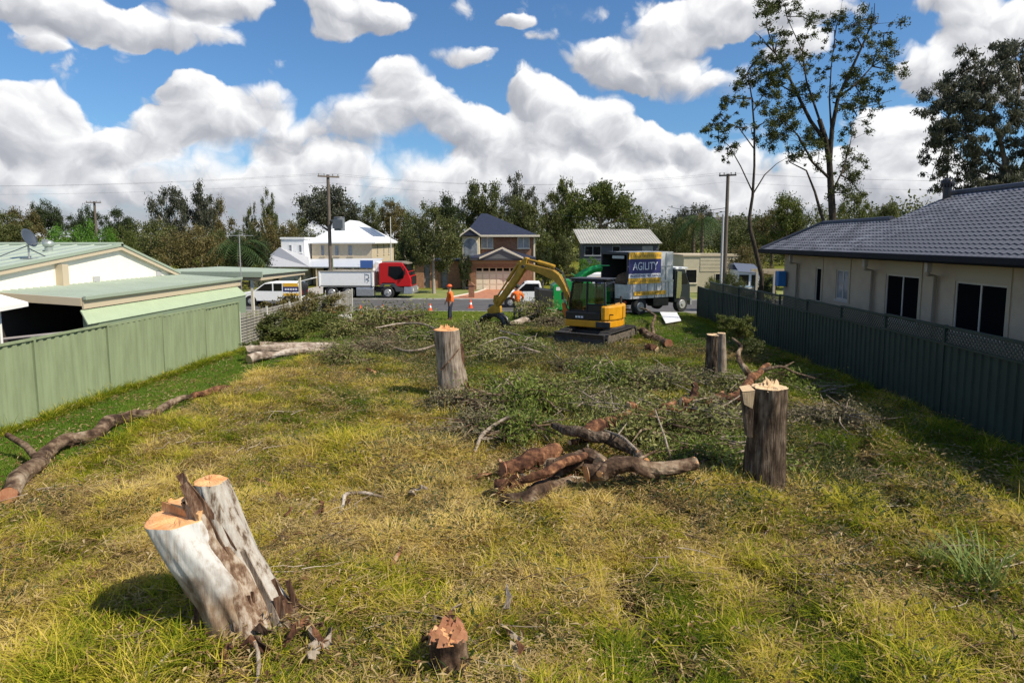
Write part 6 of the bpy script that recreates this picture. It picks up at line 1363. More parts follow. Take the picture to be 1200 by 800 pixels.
log('uppermost pale log of the small heap by the slatted fence', [(290, 412, .16), (325, 408, .18), (365, 406, .16), (398, 405, .14)], [.15, .14, .11, .08], b_pale, wood_pale, group='pale logs heaped near the slatted fence')
log('thick pale log lying in front of the heap by the slatted fence', [(291, 420), (318, 414, .04), (350, 411, .05), (388, 411)], [.17, .15, .12, .09], b_pale, wood_pale, group='pale logs heaped near the slatted fence')
log('rearmost thin pale log of the heap by the slatted fence', [(305, 406, .1), (345, 404, .1), (392, 402, .1)], [.13, .12, .09], b_pale, wood_pale, group='pale logs heaped near the slatted fence')
# the log heap in the middle
G1 = 'split logs heaped in the middle of the block'
log('short thick reddish log on the upper left of the central heap', [(588, 552), (610, 542, .05), (632, 533, .05), (655, 527, .02)], [.17, .16, .17, .12], b_log, wood_red, group=G1, jit=.15)
log('orange-faced split log on the lower left of the central heap', [(583, 573), (600, 570), (625, 564), (652, 556)], [.13, .13, .12, .10], b_log, wood_red, group=G1, jit=.16)
log('long pale brown log lowest in the central heap', [(590, 588), (620, 580), (650, 571), (682, 560)], [.10, .12, .12, .09], b_logbr, wood, group=G1, jit=.09)
log('grey knobbly log in the centre of the heap', [(640, 546, .12), (665, 541, .12), (690, 541, .12), (704, 548, .1)], [.12, .14, .15, .16], b_logbr, wood_pale, group=G1, jit=.12)
log('long straight log ending right of the central heap', [(690, 552, .16), (715, 547, .20), (745, 545, .22), (775, 548, .22), (814, 542, .24)], [.14, .13, .12, .11, .11], b_logbr, wood, group=G1, jit=.07)
log('dark curved limb leaning across the back of the central heap', [(648, 495, .35), (672, 508, .30), (700, 515, .28), (730, 523, .22), (758, 541, .12)], [.06, .10, .11, .10, .07], b_brown, wood, group=G1)
log('dark short log behind the central heap with orange end', [(690, 510, .2), (703, 502, .22), (717, 494, .25), (738, 484, .25)], [.14, .14, .12, .09], b_log, wood_pale, group=G1)
log('curved log with pale cut end above the central heap', [(735, 477, .32), (748, 482, .25), (762, 486, .2), (778, 482, .25), (790, 470, .4)], [.12, .11, .11, .10, .08], b_log, wood_pale, group=G1)
log('dark crooked branch end standing up right of the curved log', [(798, 472, .3), (810, 474, .3), (816, 462, .45), (812, 452, .6)], [.12, .12, .09, .06], b_log, wood_pale, group=G1)
log('thick reddish limb arching behind the splintered stump', [(822, 476, .25), (845, 468, .3), (862, 466, .3), (878, 446, .5), (888, 436, .6), (900, 428, .7)], [.10, .12, .13, .11, .09, .07], b_log, wood_pale, jit=.16)
tb_ = log('crooked grey limb rising from the arching limb towards the fence', [(881, 442, .42), (872, 430, .7), (866, 415, 1.0), (868, 402, 1.2), (858, 396, 1.3)], [.09, .08, .06, .05, .03], b_logbr, wood, name='branch', cat='branch')
log('brown log with pale bent branch beside the excavator', [(752, 389), (766, 394), (785, 402)], [.17, .18, .17], b_logbr, wood_red, branches=((7, [(764, 382, .35), (768, 370, .45), (758, 363, .5), (750, 361, .55)], .08, .05), (3, [(748, 385, .3), (736, 385, .35)], .06, .04)))
log('short log with round pale cut end right of the excavator', [(770, 410), (758, 408)], [.15, .14], b_log, wood_pale)
log('pale grey log under the excavator grapple', [(590, 381), (604, 378), (618, 375)], [.16, .17, .15], b_pale, wood_pale)
log('thin bent grey branch on the grass in front of the excavator', [(560, 404, .3), (590, 396, .5), (612, 405, .35), (632, 412, .2)], [.03, .04, .04, .03], b_pale, wood_pale, name='branch', cat='branch', branches=((12, [(618, 415, .1), (616, 424, 0)], .05, .04),))
log('long thin grey branch crossing behind the bent one before the excavator', [(585, 388, .2), (618, 396, .35), (640, 406, .2), (655, 420, .1)], [.03, .035, .03, .02], b_pale, wood_pale, name='branch', cat='branch')
log('dark broken branch poking up left of the grapple', [(557, 378, .9), (563, 389, .55), (571, 401, .1)], [.04, .07, .08], b_brown, wood, name='branch', cat='branch')
log('grey forked branch lying in the twigs left of the tall pale stump', [(452, 404, .1), (475, 409, .2), (500, 406, .15), (520, 400, .3)], [.04, .045, .04, .03], b_grey, wood_pale, name='branch', cat='branch')
log('pale bare branch over the leafy heap behind the tall pale stump', [(440, 384, .5), (470, 378, .6), (500, 382, .5), (518, 390, .3)], [.03, .04, .04, .03], b_pale, wood_pale, name='branch', cat='branch')
log('forked dead branch in the grass below the tall pale stump', [(556, 530, .02), (566, 508, .25), (590, 492, .4), (608, 486, .5)], [.03, .04, .03, .02], b_grey, wood, name='branch', cat='branch', branches=((5, [(590, 512, .2), (625, 502, .2)], .03, .015),))
log('thin upright stick standing in the foliage right of the central heap', [(787, 545, .05), (780, 515, .5), (768, 480, .8)], [.018, .018, .012], b_grey, wood, name='stick', cat='stick')
log('white strip of bark lying bent on the grass left of centre', [(399, 603, .0), (402, 588, .02), (406, 578, .03), (424, 577, .03), (452, 583, 0)], [.022, .03, .03, .03, .015], b_pale, wood_pale, name='bark_strip', cat='bark')
log('grey stick in the grass just left of the foreground twin stump', [(160, 799), (180, 782), (203, 763), (216, 754)], [.014, .02, .02, .012], b_grey, wood, name='stick', cat='stick')
log('brown chunk of bark in the grass above the twin stump', [(299, 561), (308, 565), (318, 570)], [.03, .05, .03], b_log, wood_red, name='bark_chunk', cat='bark')
log('curled pale root of bark at the foot of the twin stump', [(300, 800, 0), (303, 780, .05), (302, 765, .1), (298, 752, .15)], [.015, .02, .02, .015], b_grey, wood, name='bark_strip', cat='bark')
log('dark low stick in the grass beside the right-hand rut', [(938, 530), (955, 520, .08), (975, 517, .05)], [.015, .025, .015], b_brown, wood, name='stick', cat='stick')
log('reddish splinter of wood lying in the dry grass left of centre', [(455, 665), (463, 655, .02), (470, 640, .02)], [.02, .035, .02], b_log, wood, name='wood_splinter', cat='wood splinter')
log('pale offcut lying in front of the leafy heap left of the tall stump', [(430, 431), (440, 437)], [.06, .06], b_log, wood, name='offcut', cat='offcut')

log('dark red limb lying across the middle of the central heap', [(610, 562, .3), (640, 552, .34), (672, 540, .36), (690, 530, .3)], [.05, .07, .07, .04], b_log, wood, group=G1)
log('forked brown limb resting on the long straight log', [(700, 556, .3), (725, 548, .34), (752, 552, .28), (772, 560, .1)], [.05, .06, .05, .03], b_logbr, wood, group=G1, branches=((9, [(748, 538, .35), (768, 528, .3)], .035, .02),))
log('thin broken limb poking from the left tip of the heap', [(580, 580, .08), (592, 568, .2), (606, 556, .34)], [.02, .04, .035], b_log, wood, group=G1)
log('reddish limb running from the short dark log up to the curved log', [(668, 520, .12), (690, 512, .14), (712, 498, .16), (735, 486, .2)], [.05, .06, .06, .05], b_log, wood_pale)
log('low crooked limb half buried in leaves between the curved log and the splintered stump', [(780, 484, .25), (805, 480, .3), (828, 474, .36), (848, 462, .42)], [.07, .08, .07, .06], b_log, wood)
log('thin forked limb reaching right behind the splintered stump top', [(893, 434, .65), (915, 432, .7), (935, 436, .6), (958, 440, .45)], [.05, .035, .03, .02], b_brown, wood, name='branch', cat='branch', branches=((8, [(930, 424, .8)], .03, .015),))
log('bare twiggy branch over the green cuttings right of the dark limb', [(700, 500, .3), (728, 512, .5), (748, 528, .4)], [.02, .03, .02], b_grey, wood, name='branch', cat='branch', branches=((6, [(735, 495, .6)], .015, .008),))
g_ = random.Random(77)
for (px_, py_, r_, nn, ll) in ((640, 560, 1.3, 26, .5), (700, 560, 1.0, 18, .45), (760, 520, 1.2, 14, .5), (470, 410, 1.3, 12, .5), (320, 765, .55, 10, .3), (560, 745, .6, 8, .25), (420, 590, 1.4, 8, .3), (835, 470, .9, 10, .4)):
    c_ = on_ground(px_, py_); t_ = thing('bark_shreds', {640: 'torn bark shreds around the left of the central log heap', 700: 'torn bark shreds in front of the long straight log', 760: 'dark bark shreds under the upright stick', 470: 'brown bark shreds left of the tall pale stump', 320: 'curled bark shreds at the foot of the foreground twin stump', 560: 'orange bark chips beside the small ragged stump', 420: 'thin bark shreds around the bent white strip', 835: 'bark shreds below the arching limb'}[px_], 'bark', tuple(c_), 0, 'bark shreds lying on the ground')
    for k in range(nn):
        a0 = g_.uniform(0, 6.28); q0 = Vector((g_.uniform(-r_, r_), g_.uniform(-r_, r_) * .6, 0)); d_ = Vector((math.cos(a0), math.sin(a0), 0)); L_ = ll * g_.uniform(.5, 1.3); pts_ = []
        for u in (0, .33, .66, 1): pp = q0 + d_ * L_ * u + Vector((g_.uniform(-.03, .03), g_.uniform(-.03, .03), 0)); pp.z = gzf(c_.x + pp.x, c_.y + pp.y) - c_.z + .10 + g_.uniform(0, .10); pts_.append(pp)
        ribbon(pts_, g_.uniform(.04, .10), g_.choice([b_rs, b_log, b_logbr, b_grey]), t_, .012, 'shred', 1.4)

# ================================================================== FOLIAGE
def leaves(P, Lf, Wf, g, droop=.0, flat=False):
    """diamond leaves at points P (n,3); returns V, F"""
    n = len(P); q = g.normal(size=(n, 3)); 
    if droop: q[:, 2] -= droop * 1.6
    d = q / np.linalg.norm(q, axis=1)[:, None]; s = g.normal(size=(n, 3)); s -= (s * d).sum(1)[:, None] * d; s /= np.linalg.norm(s, axis=1)[:, None]
    l = Lf * g.uniform(.6, 1.3, n)[:, None] / 2; w_ = Wf * g.uniform(.6, 1.3, n)[:, None] / 2
    V = np.stack([P - d * l, P - d * l * .1 - s * w_, P + d * l, P - d * l * .1 + s * w_], 1).reshape(-1, 3); i = np.arange(n) * 4
    return V, np.stack([i, i + 1, i + 2, i + 3], -1)
def clumps(C, rad, per, g, squash=.75):
    out = []
    for c, r in zip(C, rad):
        k = max(6, int(per * (r / np.mean(rad)) ** 2)); v = g.normal(size=(k, 3)); v /= np.linalg.norm(v, axis=1)[:, None]; v *= (g.random(k) ** .45)[:, None] * r; v[:, 2] *= squash
        v *= 1 + .35 * g.normal(size=(k, 1)); out.append(v + c)
    return np.concatenate(out)
LM = {'gum': leafmat('tall_gum_leaves', [(0, (.022, .034, .009)), (.4, (.052, .068, .015)), (.8, (.105, .122, .028)), (1, (.19, .20, .055))], .3),
      'olive': leafmat('olive_gum_leaves', [(0, (.036, .048, .012)), (.4, (.080, .096, .025)), (.75, (.135, .148, .045)), (1, (.20, .20, .08))]),
      'dark': leafmat('dark_leaves', [(0, (.018, .030, .010)), (.5, (.040, .060, .018)), (1, (.075, .095, .030))]),
      'brown': leafmat('bronze_gum_leaves', [(0, (.050, .045, .014)), (.4, (.115, .100, .032)), (.8, (.19, .155, .055)), (1, (.28, .22, .09))]),
      'grey': leafmat('grey_gum_leaves', [(0, (.040, .045, .028)), (.5, (.080, .088, .055)), (1, (.145, .15, .10))]),
      'bright': leafmat('bright_leaves', [(0, (.045, .12, .010)), (.5, (.085, .20, .018)), (1, (.16, .30, .04))]),
      'fresh': leafmat('fresh_gum_leaves', [(0, (.030, .056, .010)), (.4, (.080, .105, .018)), (.8, (.155, .170, .034)), (1, (.24, .245, .06))]),
      'palm': leafmat('palm_leaves', [(0, (.02, .05, .012)), (.5, (.045, .085, .02)), (1, (.09, .13, .04))])}
trunk_grey = barkmat('pale_gum_trunk', [(0, (.16, .13, .10)), (.5, (.34, .30, .25)), (1, (.52, .48, .42))], None, None, (6, 6, 1.5), .4)
trunk_dark = barkmat('dark_gum_trunk', [(0, (.018, .014, .011)), (.5, (.05, .04, .03)), (1, (.10, .08, .06))], None, None, (10, 10, 2), .7)
trunk_mid = barkmat('brown_tree_trunk', [(0, (.05, .038, .028)), (.5, (.12, .095, .07)), (1, (.22, .18, .14))], None, None, (8, 8, 2), .6)
def tree_meshes(seed, kind):
    """a unit tree: height 1, crown about .9 wide"""
    g = np.random.default_rng(seed); r_ = random.Random(seed)
    if kind == 'round': zc, rz2, rx2, n, cr, base = .62, .36, .44, 70, .085, .30
    elif kind == 'dome': zc, rz2, rx2, n, cr, base = .62, .34, .50, 85, .085, .42
    elif kind == 'open': zc, rz2, rx2, n, cr, base = .66, .33, .40, 42, .075, .40
    elif kind == 'tall': zc, rz2, rx2, n, cr, base = .56, .44, .40, 70, .075, .18
    elif kind == 'bush': zc, rz2, rx2, n, cr, base = .50, .48, .50, 75, .10, .02
    elif kind == 'cone': zc, rz2, rx2, n, cr, base = .50, .50, .40, 80, .075, .05
    C = []; tries = 0
    lob = [(r_.uniform(0, 6.28), r_.uniform(-.6, .9), r_.uniform(.62, 1.08)) for _ in range(7)]
    while len(C) < n and tries < 6000:
        tries += 1; v = g.normal(size=3); v /= np.linalg.norm(v); rr_ = g.random() ** .4
        a = math.atan2(v[1], v[0]); lim = 1
        for (la, lz, ls) in lob:
            dd = math.exp(-((math.cos(a - la) - 1) ** 2 * 6 + (v[2] - lz) ** 2 * 2.2)); lim = lim * (1 - dd) + ls * dd
        z = zc + v[2] * rz2 * rr_ * lim; rad = rx2 * lim * rr_
        if kind == 'dome' and v[2] < -.25: continue
        if kind == 'cone': rad *= max(.15, 1.35 - 1.2 * z)
        x, y = v[0] * rad, v[1] * rad
        if z < base: continue
        C.append((x, y, z))
    C = np.array(C); rad = cr * g.uniform(.6, 1.35, len(C)); P = clumps(C, rad, 150, g)
    LV_, LF_ = leaves(P, .030, .016, g, .3)
    m = MB(); th_ = .018 if kind in ('open', 'tall') else .024; bend = [(0, 0, 0), (r_.uniform(-.02, .02), r_.uniform(-.02, .02), base * .5), (r_.uniform(-.03, .03), r_.uniform(-.03, .03), base + .05), (r_.uniform(-.04, .04), r_.uniform(-.04, .04), zc), (r_.uniform(-.05, .05), 0, zc + rz2 * .6)]
    m.tube(bend, [th_ * 1.3, th_, th_ * .85, th_ * .5, .004], 8, rnd=r_)
    for k in range(9):
        z0 = base + (zc + .1 - base) * r_.random() * .8; a = k * .72 + r_.uniform(-.3, .3); tgt = C[np.argmin([(c[2] - z0 - .18) ** 2 + (math.cos(math.atan2(c[1], c[0]) - a) - 1) ** 2 * .05 + (math.hypot(c[0], c[1]) - rx2 * .7) ** 2 for c in C])]
        p0 = Vector((0, 0, z0)); p2 = Vector(tgt); p1 = p0.lerp(p2, .5) + Vector((r_.uniform(-.03, .03), r_.uniform(-.03, .03), -.03)); m.tube([p0, p1, p2], [th_ * .55, th_ * .35, .003], 6, rnd=r_)
        for q in range(4):
            t2 = C[r_.randrange(len(C))]
            if (Vector(t2) - p2).length < .28: m.tube([p1.lerp(p2, .4), Vector(t2)], [th_ * .25, .002], 5, rnd=r_)
    return npmesh('crown', LV_, LF_, None), m
TMESH = {}
def tree(px, Y, topy, wpx, kind, leaf, bark, label, name='gum_tree', group='trees beyond the houses', seed=1, cat='tree', basez=None):
    key = (kind, seed, leaf, bark.name)
    if key not in TMESH:
        c, tm_ = tree_meshes(seed * 13 + len(kind), kind); c.materials.append(LM[leaf]); tt = tm_.mesh('trunk', bark); TMESH[key] = (c, tt)
    c, tt = TMESH[key]; bz_ = (GR if Y > 38 else float(gbase(Y))) if basez is None else basez
    x = atY(px, 282, Y).x; zt = atY(px, topy, Y).z; H = (zt - bz_) / .97; Wm = wpx * Y / 750 / .9
    t_ = thing(name, label, cat, (x, Y, bz_ - .05), random.uniform(0, 6.28), group, (Wm, Wm, H)); link('crown', c, t_); link('trunk', tt, t_); return t_
T = [
 (8, 74, 246, 62, 'round', 'olive', trunk_mid, 'olive tree at the extreme left above the green roof', 1), (30, 84, 242, 50, 'round', 'brown', trunk_mid, 'bronze-tinged tree just right of the extreme left tree', 2),
 (57, 118, 234, 34, 'dome', 'dark', trunk_dark, 'flat-topped dark tree above the satellite dish', 1), (100, 118, 241, 42, 'round', 'dark', trunk_dark, 'dark tree behind the distant power pole', 3),
 (142, 112, 243, 44, 'round', 'dark', trunk_dark, 'dark tree between the distant pole and the pale-limbed gum', 1), (84, 62, 262, 40, 'bush', 'dark', trunk_dark, 'dark shrubby tree behind the satellite dish', 2),
 (78, 52, 250, 52, 'bush', 'bright', trunk_mid, 'bright green leafy tree just behind the left roof ridge', 1), (112, 55, 256, 48, 'bush', 'bright', trunk_mid, 'bright green tree right of the brightest leafy tree', 2), (142, 60, 263, 44, 'bush', 'fresh', trunk_mid, 'yellow-green tree above the gable apex', 3),
 (198, 70, 206, 52, 'open', 'grey', trunk_grey, 'tall pale-limbed open gum above the cream gable', 1), (236, 74, 212, 52, 'open', 'grey', trunk_grey, 'second pale-limbed gum just right of the tallest one on the left', 2), (252, 78, 232, 44, 'round', 'brown', trunk_grey, 'weeping bronze gum right of the pale-limbed pair', 4),
 (178, 66, 256, 70, 'bush', 'olive', trunk_mid, 'rounded olive tree behind the gable slope', 4), (222, 60, 262, 72, 'bush', 'brown', trunk_mid, 'bronze bushy tree behind the patio roof', 5), (256, 68, 256, 60, 'bush', 'olive', trunk_mid, 'olive bushy tree left of the palm', 1),
 (294, 84, 228, 18, 'tall', 'olive', trunk_grey, 'slim tall gum left of its slightly wider neighbour', 1), (316, 84, 224, 26, 'tall', 'olive', trunk_grey, 'slim tall gum nearest the transformer pole on the left', 2),
 (322, 74, 252, 62, 'bush', 'brown', trunk_mid, 'bronze bushy tree above the grey garage roof', 2), (290, 58, 268, 54, 'bush', 'dark', trunk_mid, 'dark bushy tree behind the carport', 5), (350, 92, 250, 50, 'bush', 'olive', trunk_mid, 'olive tree behind the white box-shaped house', 3),
 (386, 96, 218, 80, 'dome', 'grey', trunk_mid, 'broad grey-green domed gum behind the transformer pole', 2), (432, 100, 236, 46, 'round', 'olive', trunk_mid, 'olive tree behind the white hip roof', 3), (462, 96, 233, 42, 'round', 'brown', trunk_mid, 'bronze tree behind the flagpole', 5), (492, 92, 236, 48, 'bush', 'olive', trunk_mid, 'olive tree right of the flagpole', 2),
 (528, 88, 226, 48, 'round', 'dark', trunk_mid, 'dark tree rising left of the navy hip roof', 6), (566, 92, 207, 62, 'round', 'olive', trunk_mid, 'tall gum directly behind the navy hip roof', 7), (608, 96, 203, 52, 'open', 'grey', trunk_mid, 'tall open gum just right of the navy roof apex', 3), (612, 84, 228, 66, 'round', 'olive', trunk_mid, 'rounded gum behind the right slope of the navy roof', 2),
 (652, 100, 222, 50, 'round', 'olive', trunk_mid, 'gum between the brick house and the broad domed gum', 1), (703, 88, 208, 88, 'dome', 'fresh', trunk_mid, 'broad domed gum above the dark weatherboard house', 3), (664, 92, 209, 36, 'open', 'fresh', trunk_mid, 'thin open gum at the left of the broad domed one', 4), (745, 96, 244, 56, 'bush', 'olive', trunk_mid, 'olive tree right of the broad domed gum', 4),
 (642, 67, 262, 42, 'cone', 'fresh', trunk_mid, 'feathery conical tree right of the brick house', 1), (662, 66, 276, 36, 'cone', 'olive', trunk_mid, 'lower feathery tree beside the conical one', 2), (636, 64, 286, 26, 'bush', 'dark', trunk_dark, 'dark shrub tucked against the brick house', 3),
 (692, 62, 300, 34, 'bush', 'bright', trunk_mid, 'bright green shrub below the dark weatherboard house', 3), (772, 105, 246, 44, 'bush', 'dark', trunk_dark, 'dark tree right of the weatherboard house', 1), (792, 98, 254, 52, 'bush', 'olive', trunk_mid, 'olive tree left of the tall palm', 5),
 (812, 112, 240, 60, 'round', 'grey', trunk_mid, 'grey tree behind the tall palm', 5), (862, 96, 240, 66, 'bush', 'olive', trunk_mid, 'olive tree behind the twin street poles', 1), (905, 84, 240, 62, 'round', 'brown', trunk_mid, 'bronze tree left of the tall forked gum', 6), (922, 70, 224, 64, 'round', 'fresh', trunk_mid, 'leafy green tree left of the tall gum trunk', 2),
 (965, 60, 240, 60, 'bush', 'olive', trunk_mid, 'olive tree behind the low end of the tiled roof', 2), (1000, 66, 226, 46, 'round', 'fresh', trunk_mid, 'leafy tree just right of the tall gum trunk', 4), (1032, 68, 234, 42, 'dome', 'olive', trunk_mid, 'small domed tree nearest the rise of the tiled roof', 4),
 (880, 54, 285, 50, 'bush', 'brown', trunk_mid, 'bronze shrub behind the caravan', 4), (862, 41.5, 318, 26, 'bush', 'olive', trunk_mid, 'olive shrub at the foot of the steel pole', 4), (838, 42, 323, 24, 'bush', 'fresh', trunk_mid, 'green shrub just above the end of the dark green fence', 5), (898, 44, 322, 30, 'bush', 'dark', trunk_mid, 'dark shrub behind the pergola', 4),
 (545, 58, 296, 20, 'tall', 'dark', trunk_mid, 'small dark tree in front of the cream bay of the brick house', 5), (350, 55, 322, 16, 'bush', 'dark', trunk_mid, 'clipped dark shrub in front of the white house', 1), (326, 58, 332, 14, 'bush', 'dark', trunk_mid, 'small dark shrub beside the garage doorway', 2)]
for (px, Y_, ty, wd_, kd, lf_, bk, lab, sd) in T: tree(px, Y_, ty, wd_, kd, lf_, bk, lab, 'gum_tree' if kd != 'bush' else 'leafy_tree', seed=sd)
# street tree left of the brick house
tree(508, 54, 243, 78, 'round', 'olive', trunk_grey, 'leafy street tree with pale trunk on the lawn left of the brick house', 'street_tree', None, 4); tree(482, 57, 262, 40, 'round', 'dark', trunk_grey, 'lower olive street tree left of the pale-trunked one', 'street_tree', None, 9)
# woodland that reads as one mass behind everything
g = np.random.default_rng(5); C = []; 
for k in range(900):
    a = R(g.uniform(-52, 52)); d_ = g.uniform(125, 175); C.append((d_ * math.sin(a), d_ * math.cos(a), GR + g.uniform(0, (6.5 if a > -.2 else 3.0) + 4.0 * float(vnoise(a * 9, 3.1, 1.0, 2)))))
P = clumps(np.array(C), g.uniform(2.2, 4.0, len(C)), 170, g, .8); V_, F_ = leaves(P, .62, .40, g)
o = link('distant_woodland', npmesh('distant_woodland', V_, F_, LM['olive'])); tagp(o, 'distant dark woodland closing the horizon behind the houses', 'woodland', kind='stuff')
# far hill on the right
hm = mat('wooded_hill', (.085, .070, .062), .95, col2=(.055, .062, .036), scale=.03, detail=8, bump=.6, bscale=.3)
m = MB(); N_ = 40
vs = []
for j in range(9):
    for i_ in range(N_ + 1):
        x_ = 60 + i_ * 7.0; y_ = 420 + j * 22; h_ = 24 * math.exp(-((x_ - 150) / 62) ** 2) * math.sin(math.pi * min(1, (j + .3) / 8.6)) + 3 * float(fbm(x_, y_, 18, 2)); vs.append((x_, y_, GR - 2 + h_))
m.add(vs, [(j * (N_ + 1) + i_, j * (N_ + 1) + i_ + 1, (j + 1) * (N_ + 1) + i_ + 1, (j + 1) * (N_ + 1) + i_) for j in range(8) for i_ in range(N_)], True); solo('hill', m, hm, (0, 0, 0), kind='structure')

# palms
def palm(px, Y_, topy, label, R_=2.6, seed=1):
    bz_ = GR; x = atY(px, 282, Y_).x; zt = atY(px, topy, Y_).z - bz_; g = random.Random(seed); t_ = thing('palm_tree', label, 'palm tree', (x, Y_, bz_)); hc = zt - R_ * .35
    part('trunk', MB().tube([(0, 0, 0), (.1, 0, hc * .5), (.05, 0, hc)], [.25, .2, .18], 10, jit=.1, rnd=g), trunk_mid, t_)
    for k in range(18):
        a = k * 2.4; up = g.uniform(-.2, 1.0); m = MB(); pts = []
        for q in range(9): u = q / 8; pts.append(Vector((.05 + math.cos(a) * R_ * u * (1 - .15 * up * u), math.sin(a) * R_ * u, hc + R_ * (up * u - (1.0 + .3 * up) * u * u * .85))))
        sd_ = Vector((-math.sin(a), math.cos(a), 0)); m.tube(pts, [.03] * 8 + [.01], 4, rnd=g)
        for q in range(1, 9):
            for h_ in (0, .5):
                p_ = pts[q].lerp(pts[q - 1], h_); dd = (pts[q] - pts[q - 1]).normalized(); ll = R_ * .28 * math.sin(math.pi * min(.97, (q - h_ + 1) / 9.5))
                for s_ in (-1, 1): tip = p_ + sd_ * s_ * ll + dd * ll * .5 + Vector((0, 0, -ll * g.uniform(.25, .6))); m.add([p_ - dd * .05, p_ + dd * .05, tip], [(0, 1, 2)])
        part('frond', m, LM['palm'] if k != 7 else LM['brown'], t_)
palm(278, 56, 276, 'low green palm left of the garage, behind the carport', 3.0, 1); palm(822, 74, 246, 'tall dark palm behind the cream flat-roofed building', 3.2, 2); palm(812, 80, 252, 'second dark palm left of the taller palm', 3.0, 3)

# ------------------------------------------------------------------ the two tall foreground gums and the one behind the roof
def drawn_tree(name, label, Y_, basept, limbs, cl, leafk, bark, seed, per=120, Lf=.20, Wf=.055, depth=.9, droop=.4, basez=None, squash=.85):
    g = np.random.default_rng(seed); r_ = random.Random(seed); bz_ = float(gbase(Y_)) if basez is None else basez; x0 = atY(basept[0], 282, Y_).x; o = Vector((x0, Y_, bz_)); t_ = thing(name, label, 'tree', tuple(o)); sc = Y_ / 750
    m = MB(); tips = []
    for li, (pts, r0, r1_) in enumerate(limbs):
        dd = 0 if li == 0 else r_.uniform(-1, 1) * depth; n_ = len(pts); P_ = []
        for i_, q in enumerate(pts):
            u = i_ / (n_ - 1); y_ = Y_ + dd * u ** 1.2 * 1.6 * (len(pts) / 5); v = atY(q[0], q[1], y_) if not (li == 0 and i_ == 0) else o.copy(); P_.append(v - o)
        m.tube(P_, [.72 * (r0 + (r1_ - r0) * i_ / (n_ - 1)) for i_ in range(n_)], 10, jit=.06, rnd=r_); tips += [(Vector(p_), r0 + (r1_ - r0) * i_ / (n_ - 1)) for i_, p_ in enumerate(P_) if i_ >= 1]
    C = []; rad = []
    for (cx, cy, cr) in cl:
        v = atY(cx, cy, Y_) - o; near = min(tips, key=lambda t__: (t__[0].x - v.x) ** 2 + (t__[0].z - v.z) ** 2); yy = near[0].y + r_.uniform(-.6, .6) * depth
        v = atY(cx, cy, Y_ + yy) - o; m.tube([near[0], near[0].lerp(v, .5) + Vector((r_.uniform(-.2, .2), r_.uniform(-.1, .1), r_.uniform(-.1, .25))), v], [min(near[1], .05), .025, .008], 5, rnd=r_)
        k = max(4, int(cr / 1.6))
        for _ in range(k):
            w_ = Vector((r_.gauss(0, 1), r_.gauss(0, 1), r_.gauss(0, .8))) * cr * sc * .78; c_ = v + w_; C.append(tuple(c_)); rad.append(cr * sc * r_.uniform(.28, .60)); m.tube([v, c_], [.010, .004], 4, False, False, rnd=r_)
    part('trunk', m, bark, t_); P = clumps(np.array(C), np.array(rad), per, g, squash); V_, F_ = leaves(P, Lf, Wf, g, droop); link('crown', npmesh('crown', V_, F_, LM[leafk]), t_); return t_
drawn_tree('tall_gum_tree', 'tall forked gum tree rising above the low end of the tiled roof', 33, (976, 330), [
 ([(976, 330), (976, 260), (974, 225), (972, 190), (968, 165), (960, 140)], .26, .15),
 ([(969, 168), (950, 142), (935, 112), (922, 85), (908, 62), (893, 48)], .14, .03), ([(935, 112), (915, 100), (900, 96)], .06, .02),
 ([(972, 190), (975, 150), (982, 115), (996, 85), (1010, 55), (1024, 22), (1025, 4)], .17, .015), ([(982, 115), (1004, 98), (1022, 78), (1036, 55)], .09, .02),
 ([(974, 150), (972, 115), (974, 80), (978, 45)], .07, .02), ([(973, 210), (952, 190), (936, 160), (916, 138)], .10, .03), ([(975, 225), (985, 205), (994, 180), (998, 160)], .07, .02),
 ([(960, 140), (945, 95), (940, 60), (922, 20)], .08, .02), ([(976, 120), (1000, 128), (1030, 122), (1045, 118)], .05, .01), ([(976, 290), (962, 250), (955, 225), (945, 200), (925, 190)], .13, .03), ([(908, 62), (890, 42), (885, 38)], .03, .01), ([(908, 62), (898, 30), (900, 12)], .05, .02)],
 [(896, 10, 15), (913, 6, 15), (928, 14, 11), (902, 32, 9), (918, 40, 10), (953, 28, 11), (945, 42, 9), (983, 24, 13), (998, 30, 11), (972, 36, 9), (1028, 28, 12), (1040, 38, 11), (1046, 50, 9), (1038, 68, 13), (1042, 80, 11), (1028, 60, 9), (938, 62, 11), (950, 72, 11), (930, 78, 9), (905, 62, 9), (898, 72, 9), (915, 62, 8), (1000, 88, 14), (1012, 98, 14), (1008, 110, 12), (990, 118, 10), (1000, 128, 9), (960, 88, 9), (942, 106, 12), (950, 116, 10), (925, 125, 12), (912, 140, 14), (922, 152, 14), (936, 166, 14), (905, 158, 12), (948, 170, 12), (958, 158, 9), (1002, 140, 9), (1026, 118, 9), (1030, 108, 8), (1002, 162, 11), (996, 172, 9), (960, 180, 10), (940, 186, 9), (996, 196, 12), (1000, 212, 14), (990, 226, 12), (1008, 225, 8), (975, 66, 8), (1008, 44, 8), (1005, 62, 8), (890, 50, 6), (985, 52, 7), (915, 96, 8), (928, 188, 7)], 'gum', trunk_dark, 3, 85, .14, .048)
